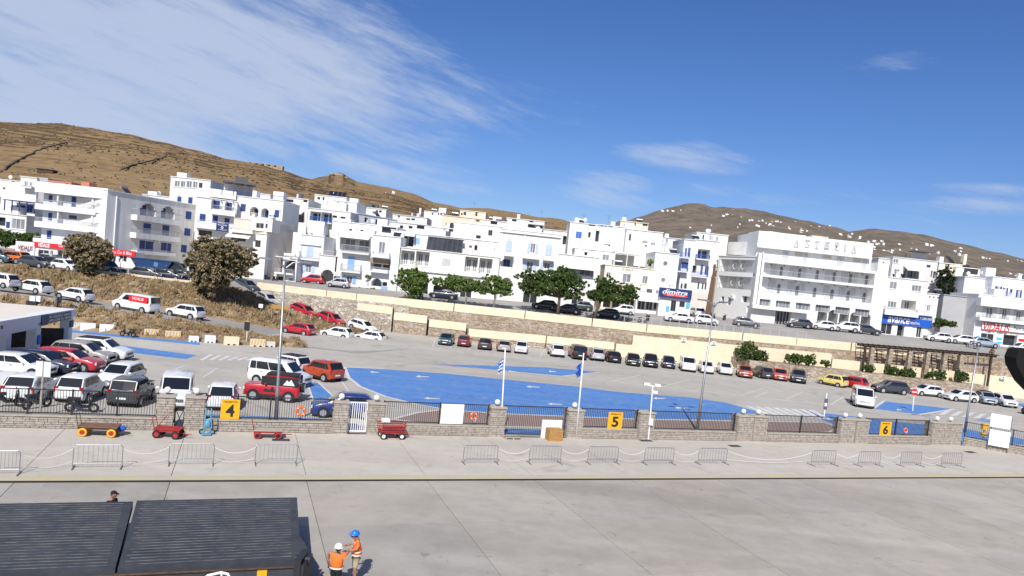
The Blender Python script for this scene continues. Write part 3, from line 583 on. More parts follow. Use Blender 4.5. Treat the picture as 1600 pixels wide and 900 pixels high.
# dark scrub and dry walls on the hill
M = MB()
for k in range(4200):
    t = random.random(); rows, ny = HILLS['terraced_hill']; j = int(ny*(0.08+0.9*t)); i = random.randrange(len(rows[0])); q = rows[j][i]
    if noise.noise(q*0.012) < -0.05 and random.random() < .8: continue
    M.ball(q+Vector((0, 0, .2)), random.uniform(.15, .5)*(.6 if q.y < 330 else 1.15), 5, 3, (1.5, 1.3, .8))
stuff(tag(M.build('hill_scrub', mat('scrub', (0.075, 0.06, 0.03), 1.0, var=0.4, scale=0.2)), 'dark low scrub dotted over the terraced hillside', 'scrub'))
def drywall(name, label, pts):
    w_ = [hillpt('terraced_hill', x, y)+Vector((0, 0, .4)) for x, y in pts]; w_ = resample(w_, 40); w_ = [q+Vector((random.uniform(-.5, .5), 0, random.uniform(-.3, .3))) for q in w_]
    tag(MB().tube(w_, 0.42, 5).build(name, mat('dry_wall_stone', (0.11, 0.085, 0.06), 1.0)), label, 'wall')
drywall('dry_stone_wall', 'dark dry stone wall running down the left hillside', [(104, 223), (65, 234), (20, 256), (0, 270)])
drywall('dry_stone_wall', 'dark dry stone wall running down the middle of terraced hill', [(285, 240), (250, 248), (215, 258), (190, 266)])


# ------------------------------------------------------------------ buildings
ZOOM = dict(A=(0, 260, 5.295), B=(180, 260, 5.295), C=(350, 280, 5.295), D=(500, 300, 5.295), E=(620, 310, 5.295), F=(760, 330, 5.295), G=(900, 330, 5.0), H=(1040, 340, 5.0), I=(1200, 350, 5.0), J=(1360, 380, 5.0), O=(0, 0, 1))
def q(zm, x, y): a, b, k = ZOOM[zm]; return a+x/k, b+y/k
class Fac:
    def __init__(s, zm, xl, xr, ym, Y0, Y1=None):
        Y1 = Y1 or Y0; s.zm = zm; a = P(*q(zm, xl, ym), Y0); b = P(*q(zm, xr, ym+(xr-xl)*0.105), Y1)
        s.o = Vector((a.x, a.y, 0)); e = b-a; e.z = 0; s.W = e.length; s.e = e.normalized(); s.n = Vector((s.e.y, -s.e.x, 0)); s.ang = math.atan2(s.e.y, s.e.x)
    def uv(s, x, y, off=0.0):
        d = ray(*q(s.zm, x, y)); t = ((s.o+s.n*off-C).dot(s.n))/d.dot(s.n); p = C+d*t; return (p-s.o).dot(s.e), p.z
    def rect(s, x0, y0, x1, y1, off=0.0):
        xc, yc = (x0+x1)/2, (y0+y1)/2
        return s.uv(x0, yc, off)[0], s.uv(x1, yc, off)[0], s.uv(xc, y1, off)[1], s.uv(xc, y0, off)[1]
def relief(W, z0, z1, D, holes):
    us = sorted(set([0, W]+[min(max(h[i], 0), W) for h in holes for i in (0, 1)])); zz = sorted(set([z0, z1]+[min(max(h[i], z0), z1) for h in holes for i in (2, 3)]))
    us = [u for i, u in enumerate(us) if i == 0 or u-us[i-1] > 1e-4]; zz = [u for i, u in enumerate(zz) if i == 0 or u-zz[i-1] > 1e-4]
    def dep(i, j):
        if i < 0 or j < 0 or i >= len(us)-1 or j >= len(zz)-1: return D
        u, z = (us[i]+us[i+1])/2, (zz[j]+zz[j+1])/2; d = 0
        for h in holes:
            if h[0] < u < h[1] and h[2] < z < h[3]: d = max(d, h[4])
        return min(d, D-.1)
    M = MB(); nu, nz_ = len(us)-1, len(zz)-1; T = [[dep(i, j) for j in range(-1, nz_+1)] for i in range(-1, nu+1)]
    for i in range(nu):
        for j in range(nz_):
            d = T[i+1][j+1]; a, b, c, e = us[i], us[i+1], zz[j], zz[j+1]
            M.quad((a, d, c), (b, d, c), (b, d, e), (a, d, e))
            dr = T[i+2][j+1]; dl = T[i][j+1]; du = T[i+1][j+2]; dd = T[i+1][j]
            if dr > d: M.quad((b, d, c), (b, dr, c), (b, dr, e), (b, d, e))
            if dl > d: M.quad((a, dl, c), (a, d, c), (a, d, e), (a, dl, e))
            if du > d: M.quad((a, d, e), (b, d, e), (b, du, e), (a, du, e))
            if dd > d: M.quad((a, dd, c), (b, dd, c), (b, d, c), (a, d, c))
    M.quad((W, D, z0), (0, D, z0), (0, D, z1), (W, D, z1)); return M
def arch_holes(u0, u1, z0, z1, dep, n=9):
    r = (u1-u0)/2; c = (u0+u1)/2; spring = max(z0, z1-r); H = []
    for k in range(n):
        a, b = u0+(u1-u0)*k/n, u0+(u1-u0)*(k+1)/n; m_ = (a+b)/2-c; H.append((a, b, z0, spring+(z1-spring)*math.sqrt(max(0, 1-(m_/r)**2)), dep))
    return H
def pane_win(par, u0, u1, z0, z1, y, frame=FRAMEW, glass=GLASS, mull=1, name='window', ft=0.07):
    M = MB(); f = min(ft, (u1-u0)*.16)
    M.box(u0, u0+f, y-.06, y, z0, z1).box(u1-f, u1, y-.06, y, z0, z1).box(u0+f, u1-f, y-.06, y, z0, z0+f).box(u0+f, u1-f, y-.06, y, z1-f, z1)
    for k in range(mull): c = u0+(u1-u0)*(k+1)/(mull+1); M.box(c-f*.4, c+f*.4, y-.055, y-.005, z0+f, z1-f)
    o = M.build(name, frame, par); MB().box(u0+f*.5, u1-f*.5, y-.025, y-.002, z0+f*.5, z1-f*.5).build('pane', glass, o); return o
def leaf2(par, u0, u1, z0, z1, m, y=0.0, n=2, name='shutter'):
    for k in range(n):
        a, b = u0+(u1-u0)*k/n+.015, u0+(u1-u0)*(k+1)/n-.015; M = MB(); M.box(a, b, y-.06, y, z0, z1)
        if b-a > .3: M.box(a+.07, b-.07, y-.085, y-.06, z0+.1, (z0+z1)/2-.04).box(a+.07, b-.07, y-.085, y-.06, (z0+z1)/2+.04, z1-.1)
        M.build(name, m, par)
def railing(par, u0, u1, z0, z1, y, m, depth=None, sp=0.16):
    M = MB(); M.box(u0, u1, y-.03, y+.02, z1-.06, z1).box(u0, u1, y-.02, y+.01, z0, z0+.05); n = max(2, int((u1-u0)/sp))
    for k in range(n+1): c = u0+(u1-u0)*k/n; M.box(c-.016, c+.016, y-.016, y+.010, z0+.05, z1-.06)
    if depth:
        for c in (u0, u1): M.box(c-.02, c+.02, y+.02, y+depth, z1-.06, z1); M.box(c-.02, c+.02, y+.02, y+depth, z0, z0+.05)
        for c in (u0, u1):
            for k in range(1, int(depth/sp)): M.box(c-.014, c+.014, y+k*sp, y+k*sp+.026, z0+.05, z1-.06)
    return stuff(M.build('railing', m, par))
WHITES = [WHITE, WHITE2, mat('white_plaster_warm', (0.76, 0.745, 0.71), .87, var=.1, scale=.5, spec=.2), mat('white_plaster_cool', (0.725, 0.74, 0.76), .87, var=.1, scale=.4, spec=.2), mat('white_plaster_streaked', (0.75, 0.745, 0.73), .88, c2=(0.60, 0.585, 0.555), scale=.9, spec=.2, stretch=(1.2, 1.2, .12))]
BN = [0]
def bld(label, zm, xl, xr, ym, yt, Y, spec='', Y1=None, wall=WHITE, depth=9.0, yb=None, z0=None, name='white_house', cat='building', roof=True, group=None):
    BN[0] += 1
    if wall is WHITE: wall = WHITES[(BN[0]*7) % 5]
    F = Fac(zm, xl, xr, ym, Y, Y1); zt = F.uv((xl+xr)/2 if not Y1 else xl, yt+((xr-xl)*0.0525 if not Y1 else 0))[1]
    zb = z0 if z0 is not None else (F.uv(xl, yb)[1] if yb else zs(F.o.x)-0.4)
    e = empty(name, F.o, F.ang, label, cat, group); holes = []; later = []
    for it in [t.split() for t in spec.split(';') if t.strip()]:
        k = it[0]; v = [float(t) for t in it[1:5]]; ext = it[5:]
        off = 1.1 if k in 'pPq' else (0.0)
        u0, u1, a, b = F.rect(*v, off=off) if k != 'r' else (0, 0, 0, 0)
        if k not in 'pPqv': u0 = max(u0, .03); u1 = min(u1, F.W-.03)
        if k != 'r' and u1-u0 < .05: continue
        if k in 'wxhg': holes.append((u0, u1, a, b, .16))
        if k == 'w': later.append(lambda u0=u0, u1=u1, a=a, b=b: (pane_win(e, u0, u1, a, b, .13, mull=1 if u1-u0 < 1.5 else 3 if u1-u0 > 2.6 else 2, glass=GLASS2), MB().box(u0-.08, u1+.08, -.09, 0, a-.07, a).build('sill', wall, e)))
        elif k == 'x': later.append(lambda u0=u0, u1=u1, a=a, b=b: pane_win(e, u0, u1, a, b, .13, DKGREY, GLASS, 1))
        elif k == 'g': later.append(lambda u0=u0, u1=u1, a=a, b=b: pane_win(e, u0, u1, a, b, .13, FRAMEW, GLASS, max(1, int((u1-u0)/1.2)), 'shop_window'))
        elif k == 'h': later.append(lambda u0=u0, u1=u1, a=a, b=b: leaf2(e, u0+.02, u1-.02, a, b, GREYSH, .08))
        elif k == 'b': later.append(lambda u0=u0, u1=u1, a=a, b=b: leaf2(e, u0, u1, a, b, BLUE, 0))
        elif k == 'B': later.append(lambda u0=u0, u1=u1, a=a, b=b: leaf2(e, u0, u1, a, b, BLUE2, 0))
        elif k == 'o': later.append(lambda u0=u0, u1=u1, a=a, b=b, m=(MIDB if ext else PALEB): leaf2(e, u0, u1, a, b, m, 0))
        elif k == 's':
            m_ = {'n': MIDB, 'g': GREYSH, 'd': BLUE}.get(ext[0] if ext else '', PALEB); w4 = (u1-u0)*.27; holes.append((u0+w4, u1-w4, a, b, .16))
            later.append(lambda u0=u0, u1=u1, a=a, b=b, m_=m_, w4=w4: (pane_win(e, u0+w4, u1-w4, a, b, .13, glass=GLASS2), leaf2(e, u0, u0+w4, a, b, m_, 0, 1), leaf2(e, u1-w4, u1, a, b, m_, 0, 1)))
        elif k == 'k': holes.append((u0, u1, a, b, .7)); later.append(lambda u0=u0, u1=u1, a=a, b=b: pane_win(e, u0, u1, a, b, .69, DKGREY, GLASS, 0, 'opening'))
        elif k == 'L':
            holes.append((u0, u1, a, b, 1.7)); fr = {'b': BLUE, 'd': DKGREY}.get(ext[0] if ext else '', FRAMEW)
            later.append(lambda u0=u0, u1=u1, a=a, b=b, fr=fr: [pane_win(e, u0+(u1-u0)*f0, u0+(u1-u0)*f1, a+.1, a+(b-a)*.86, 1.68, fr, GLASS2 if fr is FRAMEW else GLASS, 1, 'glazed_door') for f0, f1 in ((.08, .44), (.56, .92))])
        elif k in 'AR':
            holes += arch_holes(u0, u1, a, b, 1.3 if k == 'A' else 3.2)
            if k == 'A': later.append(lambda u0=u0, u1=u1, a=a, b=b: leaf2(e, u0+(u1-u0)*.2, u1-(u1-u0)*.25, a, a+(b-a)*.84, BLUE, 1.28))
        elif k == 'p' or k == 'q':
            later.append(lambda u0=u0, u1=u1, a=a, b=b, k=k: (MB().box(u0, u1, -1.1, 0, a, a+.2).build('balcony_slab', wall, e), railing(e, u0+.05, u1-.05, a+.2, b, -1.05, BLUE2 if k == 'q' else RAIL, 1.0)))
        elif k == 'P':
            later.append(lambda u0=u0, u1=u1, a=a, b=b: (lambda c: (MB().box(u0, u1, -1.2, -1.06, a, c).box(u0, u0+.12, -1.06, -.001, a, c).box(u1-.12, u1, -1.06, -.001, a, c).box(u0+.12, u1-.12, -1.06, -.001, a, a+.2).build('balcony', wall, e), railing(e, u0+.06, u1-.06, c, max(b, c+.3), -1.13, RAIL, 1.0, .18)))(a+min((b-a)*.62, .85)))
        elif k == 'v':
            later.append(lambda u0=u0, u1=u1, a=a, b=b: MB().quad((u0, -1.6, a), (u1, -1.6, a), (u1, -.01, b), (u0, -.01, b)).quad((u0, -1.6, a-.18), (u1, -1.6, a-.18), (u1, -1.6, a), (u0, -1.6, a)).build('awning', SIGNW if not ext else CREAM, e))
        elif k == 'c':
            later.append(lambda u0=u0, u1=u1, a=a, b=b: (lambda o: MB().torus(((u0+u1)/2-.1, -.33, (a+b)/2), .2, .03, 'Y', 12, 4).build('fan_grille', DKGREY, o))(MB().box(u0, u1, -.32, 0, a, b).build('air_conditioner', FRAMEW, e)))
        elif k == 'r':
            u, z = F.uv(v[0], v[1]); rr = abs(F.uv(v[0]+v[2], v[1])[0]-u); later.append(lambda u=u, z=z, rr=rr: (lambda o: MB().tube([(u, -.03, z), (u, -.05, z)], rr*.8, 18).build('pane', GLASS2, o))(MB().torus((u, -.02, z), rr*.9, rr*.16, 'Y', 22, 6).build('round_window', LGREY, e)))
    relief(F.W, zb, zt, depth, holes).build('wall', wall, e)
    for f in later: f()
    if roof: MB().box(-.08, F.W+.08, -.14, .22, zt, zt+.13).box(-.08, .16, .22, depth, zt, zt+.13).box(F.W-.16, F.W+.08, .22, depth, zt, zt+.13).box(.16, F.W-.16, depth-.2, depth+.04, zt, zt+.1).build('parapet', wall, e)
    if roof and F.W > 3:
        rnd = random.Random(BN[0])
        for k in range(rnd.randint(1, 4)):
            u = rnd.uniform(.5, F.W-.5); y = rnd.uniform(1.2, min(4, depth-1)); kd_ = rnd.choice('aathsdc')
            if kd_ == 'a': h = rnd.uniform(1.4, 3); MB().tube([(u, y, zt), (u, y, zt+h)], .025, 4).tube([(u-.5, y, zt+h-.1), (u+.5, y, zt+h-.1)], .015, 4).tube([(u-.35, y, zt+h-.35), (u+.35, y, zt+h-.35)], .015, 4).build('aerial', DKGREY, e)
            elif kd_ == 't': MB().tube([(u, y, zt), (u, y, zt+1.1)], .45, 12).build('water_tank', rnd.choice((LGREY, DKGREY, SIGNW)), e)
            elif kd_ == 'h': MB().tube([(u-.6, y, zt+.9), (u+.6, y, zt+.9)], .25, 10).build('solar_water_heater', STEEL, e); MB().quad((u-.6, y-1.1, zt+.1), (u+.6, y-1.1, zt+.1), (u+.6, y-.2, zt+.9), (u-.6, y-.2, zt+.9)).build('solar_collector', GLASS, e)
            elif kd_ == 's': MB().box(u-.9, u+.9, y, y+1.6, zt, zt+rnd.uniform(.9, 1.9)).build('stair_hut', wall, e)
            elif kd_ == 'd': MB().tube([(u, y, zt), (u, y, zt+.6)], .03, 5).ball((u, y-.1, zt+.8), .38, 10, 5, (1, .25, 1)).build('satellite_dish', LGREY, e)
            else: MB().box(u-.3, u+.3, y, y+.6, zt, zt+1.2).box(u-.4, u+.4, y-.1, y+.7, zt+1.2, zt+1.32).build('chimney', wall, e)
    return e, F, zt
def vol(e, F, x0, y0, x1, y1, dy, depth, m, name='upper_volume', zb=None):
    u0, u1, a, b = F.rect(x0, y0, x1, y1, off=-dy); o = MB().box(u0, u1, dy, dy+depth, a if zb is None else zb, b).build(name, m, e); return u0, u1, a, b
def board(e, F, x0, y0, x1, y1, m, off=.25, name='sign_board', th=.12):
    u0, u1, a, b = F.rect(x0, y0, x1, y1, off=off); o = MB().box(u0, u1, -off, -off+th, a, b).build(name, m, e); return o, u0, u1, a, b
def lettr(o, F, body, x0, y0, x1, y1, m, off, shear=0, bold=0):
    u0, u1, a, b = F.rect(x0, y0, x1, y1, off=off); letter(body, u0, u1, a, b, -off-.012, m, o, shear, bold)

# --- left end
bld('tall stepped white house at far left with small dark openings', 'A', -160, 168, 200, 92, 132, 'k 98 105 118 130; k 22 172 45 190; k -60 180 -30 220')
e, F, zt = bld('white house with two shuttered doors behind the far left terrace', 'A', 168, 302, 150, 84, 128, 'w 200 125 230 170; w 242 132 268 165; p 170 160 260 178')
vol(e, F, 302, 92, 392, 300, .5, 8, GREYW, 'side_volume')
e, F, zt = bld('white house with blue pergola terrace left of car hire building', 'A', -160, 215, 470, 372, 116, 'w 95 435 205 520; k -30 420 45 490; b 52 458 82 508; k -60 245 -20 305', yb=620)
u0, u1, a, b = vol(e, F, 60, 300, 280, 378, 3, 4, WHITE, 'terrace_room')
for k, (x0, x1) in enumerate(((100, 150), (170, 205), (222, 243), (247, 268))): U = F.rect(x0, 322, x1, 378, off=-2.9); leaf2(e, U[0], U[1], U[2], U[3], BLUE, 2.95, 1, 'blue_door')
M = MB(); U = F.rect(35, 290, 280, 376)
for k in range(5): c = U[0]+(U[1]-U[0])*k/4; M.box(c-.07, c+.07, -.0, .14, U[2], U[3])
M.box(U[0]-.2, U[1]+.2, -.1, 2.9, U[3], U[3]+.14); M.build('pergola', BLUE, e)
# car hire building, front
e, F, zt = bld('white three-storey apartment block with long balconies over red car hire sign', 'A', 352, 890, 400, 176, 108, 'b 404 237 434 293; b 592 253 630 338; b 690 258 723 318; b 828 268 862 333; b 400 385 432 445; x 570 405 635 435; b 683 408 718 470; b 818 420 855 487; b 388 530 425 625; c 500 370 540 398; P 290 292 795 378; P 285 442 785 524; P 275 592 640 640; P 795 310 892 388; P 785 470 885 555', depth=11, name='apartment_block')
u0, u1, a, b = vol(e, F, 288, 152, 893, 240, -1.3, 1.4, WHITE, 'roof_slab', None)
vol(e, F, 470, 215, 482, 345, -1.0, 1.0, WHITE, 'party_fin'); vol(e, F, 755, 250, 772, 380, -1.0, 1.0, WHITE, 'party_fin'); vol(e, F, 470, 380, 480, 500, -1.0, 1.0, WHITE, 'party_fin'); vol(e, F, 752, 395, 766, 500, -1.0, 1.0, WHITE, 'party_fin')
TERRA = mat('terracotta', (0.50, 0.17, 0.12), 0.85)
vol(e, F, 395, 122, 590, 172, 2, 3, TERRA, 'terracotta_parapet'); vol(e, F, 670, 128, 738, 180, 2.5, 2, TERRA, 'chimney')
e, F, zt = bld('single-storey car hire shop with long red fascia sign', 'A', 282, 1118, 720, 622, 105.4, 'g 310 690 405 750; g 410 695 440 770; g 470 695 560 790; g 600 700 880 790; g 905 732 960 790; g 985 735 1050 790', depth=2.2, name='car_hire_shop', roof=False)
o, u0, u1, a, b = board(e, F, 282, 636, 556, 676, RED); lettr(o, F, 'VIDALIS', 316, 636, 412, 668, SIGNW, .25, .2, .02); lettr(o, F, 'Car & Bike', 485, 652, 600, 672, SIGNW, .25, .1)
o, u0, u1, a, b = board(e, F, 860, 690, 1118, 736, RED); lettr(o, F, 'Rent a Car & Bike', 890, 698, 1090, 724, SIGNW, .25, .1)
o, u0, u1, a, b = board(e, F, 557, 658, 859, 704, RED)
e, F, zt = bld('low light grey shop wing with dark red lettering at far left', 'A', 128, 285, 670, 616, 105.2, '', depth=3, wall=LGREY, name='shop_wing', roof=False)
lettr(e, F, 'VIDALIS', 150, 657, 272, 692, DKRED, .02, .15, .02); lettr(e, F, 'Rent a Car & Bike', 170, 692, 250, 702, DKGREY, .02)
# arched block in grazing light
e, F, zt = bld('long plain side of apartment block with two arched balconies and navy shutters', 'B', -75, 655, 400, 196, 106.5, 'A 205 305 340 412; A 380 330 495 436; b 582 372 628 435; b 232 472 292 563; b 390 488 445 580; b 571 512 620 573; b 200 612 245 705; b 250 622 312 712; b 380 632 425 695; b 430 638 460 722; b 545 650 590 712; P 178 375 550 470; P 170 525 540 612; P 176 692 500 735; c 320 600 360 632', Y1=124, depth=9, name='apartment_block')
MB().box(1.6, 1.75, -.14, 0, zt-12, zt-.6).build('drain_pipe', FRAMEW, e)
bld('white rooftop house with band of windows above the arched block', 'B', 452, 782, 200, 84, 130, 'w 490 120 535 170; w 540 122 582 172; w 588 122 635 178; w 640 126 682 180; x 692 135 722 178; b 515 250 548 290; b 605 255 640 305; b 690 260 720 315', yb=700)
bld('low white roofs with little chimney behind arched block', 'B', 225, 455, 240, 232, 138, '', yb=500)
e, F, zt = bld('white building with two arched balconies and blue banner, left of brown tree', 'B', 668, 1002, 400, 250, 117, 'A 795 262 890 360; A 908 282 988 368; P 800 328 995 405; b 698 393 747 450; b 803 408 848 465; b 905 428 945 475; P 672 455 1000 525; k 690 530 800 575', Y1=119.5)
o, *_ = board(e, F, 835, 472, 938, 538, NAVY, 1.3, 'banner'); lettr(o, F, 'ROOMS', 850, 480, 925, 492, SIGNW, 1.3); lettr(o, F, '\u03a4\u0397\u039d\u039f\u03a3', 850, 520, 925, 530, SIGNW, 1.3)
u0, u1, a, b = F.rect(870, 497, 900, 517, off=1.3); MB().torus(((u0+u1)/2, -1.32, (a+b)/2), (b-a)*.4, .06, 'Y', 14, 4).build('emblem', SIGNW, o)
u0, u1, a, b = vol(e, F, 782, 195, 1002, 262, 2, 6, WHITE)
M = MB(); u0, u1, a, b = F.rect(885, 135, 1165, 255, off=-2); M.box(u0, u1, 2, 6, b-.1, b+.15)
for k in range(4): c = u0+(u1-u0)*k/3; M.box(c-.06, c+.06, 2, 2.12, a, b-.1)
M.build('roof_canopy', DKGREY, e); MB().box(u0+.3, u1-.3, 5.7, 5.9, a, b-.15).build('terrace_back', LGREY, e); railing(e, u0, u1, a, a+1.0, 2.05, BLUE)
MB().box(u0+2, u0+4, 3, 4.6, b+.15, b+1).build('roof_tank', DKGREY, e)
e, F, zt = bld('white house with blue arched windows under roof terrace', 'C', 102, 482, 280, 140, 121, 'b 137 205 180 265; A 215 228 285 305; A 308 240 370 318; b 418 255 457 315; b 130 338 175 390; q 370 295 410 320', yb=560)
railing(e, 3.5, 8.5, zt, zt+.8, .3, BLUE); vol(e, F, 235, 95, 268, 160, 1, 3, WHITE, 'chimney')
e, F, zt = bld('cream house with awning beside the brown tree', 'C', 40, 345, 560, 425, 113, 'x 258 505 303 562; v 45 448 240 480 c; k 55 475 180 510; P 45 410 240 445', wall=mat('offwhite_plaster', (0.78, 0.75, 0.68), .88, var=.05, scale=.5, spec=.2))
u0, u1, a, b = vol(e, F, 228, 322, 400, 430, .3, 7, MATS['offwhite_plaster']); 
for r_ in ((268, 362, 296, 402), (300, 364, 328, 404), (345, 368, 360, 402)): U = F.rect(*r_, off=-.3); pane_win(e, *U, .29, DKGREY, GLASS, 0)
bld('blank beige side wall of the cream house', 'C', 348, 566, 480, 348, 113.3, '', Y1=121, wall=BEIGE, name='beige_house', depth=6)
e, F, zt = bld('white house with pale blue balcony door and blue window shutters', 'C', 566, 815, 640, 450, 119, 'o 683 538 740 640; s 645 702 752 772; p 615 600 790 672; w 535 815 570 842; x 660 830 720 855')
MB().box(1, F.W-.4, -.3, 0, zt-1.6, zt-1.35).build('cornice', WHITE, e)
vol(e, F, 565, 440, 640, 640, -.2, .19, WHITE, 'pilaster'); 
e, F, zt = bld('low white terrace wing with dark shaded loggia and railing', 'C', 345, 600, 720, 632, 116.5, 'L 352 645 590 785 d; p 415 742 570 785; w 535 815 572 842; k 440 805 490 840', depth=5)
for k in range(2): MB().tube([(F.W*.55+k*.4, .3+k, zt+.5), (F.W*.55+k*.4+1.8, .3+k, zt+.5)], .28, 10).build('water_heater', LGREY, e)
e, F, zt = bld('small white apartment behind beige wall with awning and dark window strip', 'C', 478, 692, 250, 148, 140, 'k 500 165 575 188; k 655 165 690 190; L 495 275 660 352; v 490 252 665 280; x 565 232 600 245; k 570 385 610 435', yb=560)
e, F, zt = bld('long white building with blue terrace windows behind front row', 'C', 692, 1042, 300, 238, 134, 'L 712 268 800 350 b; L 802 275 892 362 b; k 895 300 935 325; k 962 310 1005 335; q 705 312 890 362', yb=560)
vol(e, F, 690, 345, 830, 450, -3, 2.9, WHITE, 'terrace_wall'); vol(e, F, 895, 325, 1045, 450, -3, 2.9, WHITE, 'terrace_wall')
e, F, zt = bld('white flat-roofed house carrying solar panels', 'C', 748, 1010, 180, 128, 150, 'k 772 147 795 168; k 815 147 830 175', yb=420)
SOLAR = mat('solar_panel', (0.015, 0.018, 0.03), .15, spec=.7)
u0, u1, a, b = F.rect(858, 105, 1005, 160)
for k in range(4): c = u0+(u1-u0)*k/4; MB().quad((c, .4, zt+.1), (c+(u1-u0)/4-.12, .4, zt+.1), (c+(u1-u0)/4-.12, 1.6, zt+1.3), (c, 1.6, zt+1.3)).build('solar_panel', SOLAR, e)
bld('large plain white block with two tall windows left of grey-sided wing', 'D', 108, 302, 120, 70, 145, 'w 135 82 160 125; w 200 85 222 122', yb=400)
bld('wing with its shade painted grey and three dark windows in the second row', 'D', 302, 640, 230, 176, 140, 'k 368 212 397 250; k 460 228 487 270; k 550 243 577 285', Y1=149, wall=LGREY, yb=420)  # light grey wall colour stands in for shade on this receding side
vol_e, F, zt = bld('white rooftop block with dark louvred box behind grey wing', 'D', 370, 545, 170, 128, 156, 'k 460 150 480 168; k 488 152 510 170', yb=400); vol(vol_e, F, 375, 95, 430, 145, .5, 3, DKGREY, 'louvred_box')
# --- centre front row
e, F, zt = bld('low white gatehouse with arched passage beside silver car', 'D', -15, 130, 680, 520, 118, 'R 6 642 108 815', depth=8); railing(e, .5, F.W-.4, zt, zt+.9, .2, RAIL)
e, F, zt = bld('white house with glazed top loggia and two blue-shuttered openings', 'D', 128, 418, 580, 342, 118, 'L 168 375 412 488; p 172 442 408 512; o 228 535 285 640 m; p 165 598 335 668; s 188 692 298 758 n; c 122 662 168 695')
U = F.rect(150, 350, 410, 385, off=1); MB().quad((U[0], -1.6, U[2]), (U[1], -1.6, U[2]), (U[1], 0, U[3]), (U[0], 0, U[3])).build('awning', SIGNW, e)
e, F, zt = bld('white house with bamboo-shaded balcony above arched blue doorway', 'D', 418, 650, 580, 352, 117.2, 'w 485 415 538 505; P 430 500 575 545; L 398 548 582 640 d; p 412 622 562 668; R 425 715 512 780; o 503 782 560 832 m; k 515 745 555 780')
U = F.rect(415, 555, 575, 595, off=.2); MB().box(U[0], U[1], -.2, -.15, U[2], U[3]).build('bamboo_screen', mat('bamboo', (0.36, 0.27, 0.20), .9, var=.4, scale=12), e)
e, F, zt = bld('second-row white house with parapet of little arched holes', 'D', 105, 640, 270, 240, 126, 'k 240 305 265 320; k 288 308 313 322; k 332 312 358 325; k 510 290 630 340', yb=480)
e, F, zt = bld('long two-storey white house with four open loggias behind street trees', 'E', 18, 832, 600, 405, 117, 'L 32 432 146 552; L 156 440 268 562; h 378 498 440 562; L 562 485 668 610; L 680 497 788 625; g 130 700 260 800; g 520 745 620 835; R 690 682 745 800; k 300 730 480 800')
for r_ in ((30, 522, 268, 580), (560, 578, 790, 655)): U = F.rect(*r_, off=.2); railing(e, U[0], U[1], U[2]+.4, U[3], -.1, FRAMEW)
MB().box(0, F.W, -.35, 0, F.uv(18, 585)[1], F.uv(18, 585)[1]+.25).build('string_course', WHITE, e)
U = F.rect(255, 300, 545, 410, off=-2)
M = MB(); n = 7
for k in range(n): a = U[0]+(U[1]-U[0])*k/n; b = U[0]+(U[1]-U[0])*(k+1)/n; M.quad((a+.05, 1.2, zt), (b-.05, 1.2, zt), (b-.05, 2.6, zt+2.3), (a+.05, 2.6, zt+2.3))
cons = M.build('glazed_sunroom', GLASS, e); M = MB()
for k in range(n+1): a = U[0]+(U[1]-U[0])*k/n; M.tube([(a, 1.18, zt), (a, 2.58, zt+2.32), (a, 4, zt+2.4)], .05, 4)
M.box(U[0]-.1, U[1]+.1, 2.5, 4.5, zt+2.32, zt+2.42); M.build('frame', DKGREY, cons)
bld('white penthouse behind glazed sunroom with small dark door', 'E', 232, 850, 380, 300, 122, 'x 598 390 622 408; k 642 387 666 430; h 800 410 816 445', yb=520)
bld('white penthouse terrace with blue door and canopy', 'E', -20, 232, 340, 278, 122.5, 'L 22 300 140 395 d; o 146 327 190 378 m; v 15 272 160 305', yb=520)
bld('plain tall white block with one brown window', 'E', 470, 860, 260, 196, 131, 'x 757 262 792 308; k 655 305 695 332', yb=460)
bld('peach-coloured flat-roofed house in the third row', 'E', 375, 780, 170, 140, 152, 'k 405 200 470 225; k 655 178 685 192', wall=PEACH, yb=360, name='peach_house')
bld('cream rooftop house above the peach house', 'E', 522, 735, 125, 98, 165, 'x 530 120 545 138; x 552 112 575 138; x 650 115 668 148', wall=CREAM, yb=300, name='cream_house')
bld('white house with strip of dark square windows, second row', 'E', -60, 250, 230, 192, 141, 'k 25 224 52 248; k 98 228 130 248; k 165 224 228 252', yb=400)
bld('white house with row of small windows high in third row', 'E', -80, 250, 155, 128, 163, 'k 10 140 25 158; k 80 165 110 178; k 120 166 150 180; k 255 165 290 185', yb=340)
e, F, zt = bld('small white house with chimney near the hill foot', 'E', 226, 388, 130, 106, 172, 'k 288 120 302 136; k 340 122 350 138; k 360 124 374 140', yb=300); vol(e, F, 185, 80, 200, 140, 1, 1, WHITE, 'chimney')
bld('white house with grey stair side between peach house and front row', 'E', 250, 470, 260, 232, 134, 'h 380 240 412 275; k 432 215 470 275', yb=420)
# --- mansion and right of centre
e, F, zt = bld('tall white mansion with pale blue shutters and arched loggia', 'F', 85, 585, 460, 142, 118, 'o 160 245 213 330; P 145 333 225 372; A 118 390 220 460; s 338 268 430 347; P 300 352 440 395; o 488 280 543 366; P 470 372 560 410; s 300 415 415 490; s 446 426 556 478; R 115 548 205 720; g 300 670 420 760')
for x in (95, 285): U = F.rect(x, 150, x+12, 760, off=.1); MB().box(U[0], U[1], -.12, 0, U[2], U[3]-.3).build('pilaster', WHITE, e)
MB().box(-.2, F.W+.2, -.3, 0, zt-.5, zt-.25).build('cornice', WHITE, e)
for x, y in ((190, 228), (375, 246), (520, 264)): u, z = F.uv(x, y); MB().torus((u, -.02, z), .2, .06, 'Y', 12, 4).build('wall_lamp', LGREY, e)
e, F, zt = bld('low white house with long awning over glazed balcony', 'F', 582, 912, 560, 352, 117.5, 'L 642 455 888 530; v 580 402 890 470; g 700 720 800 800')
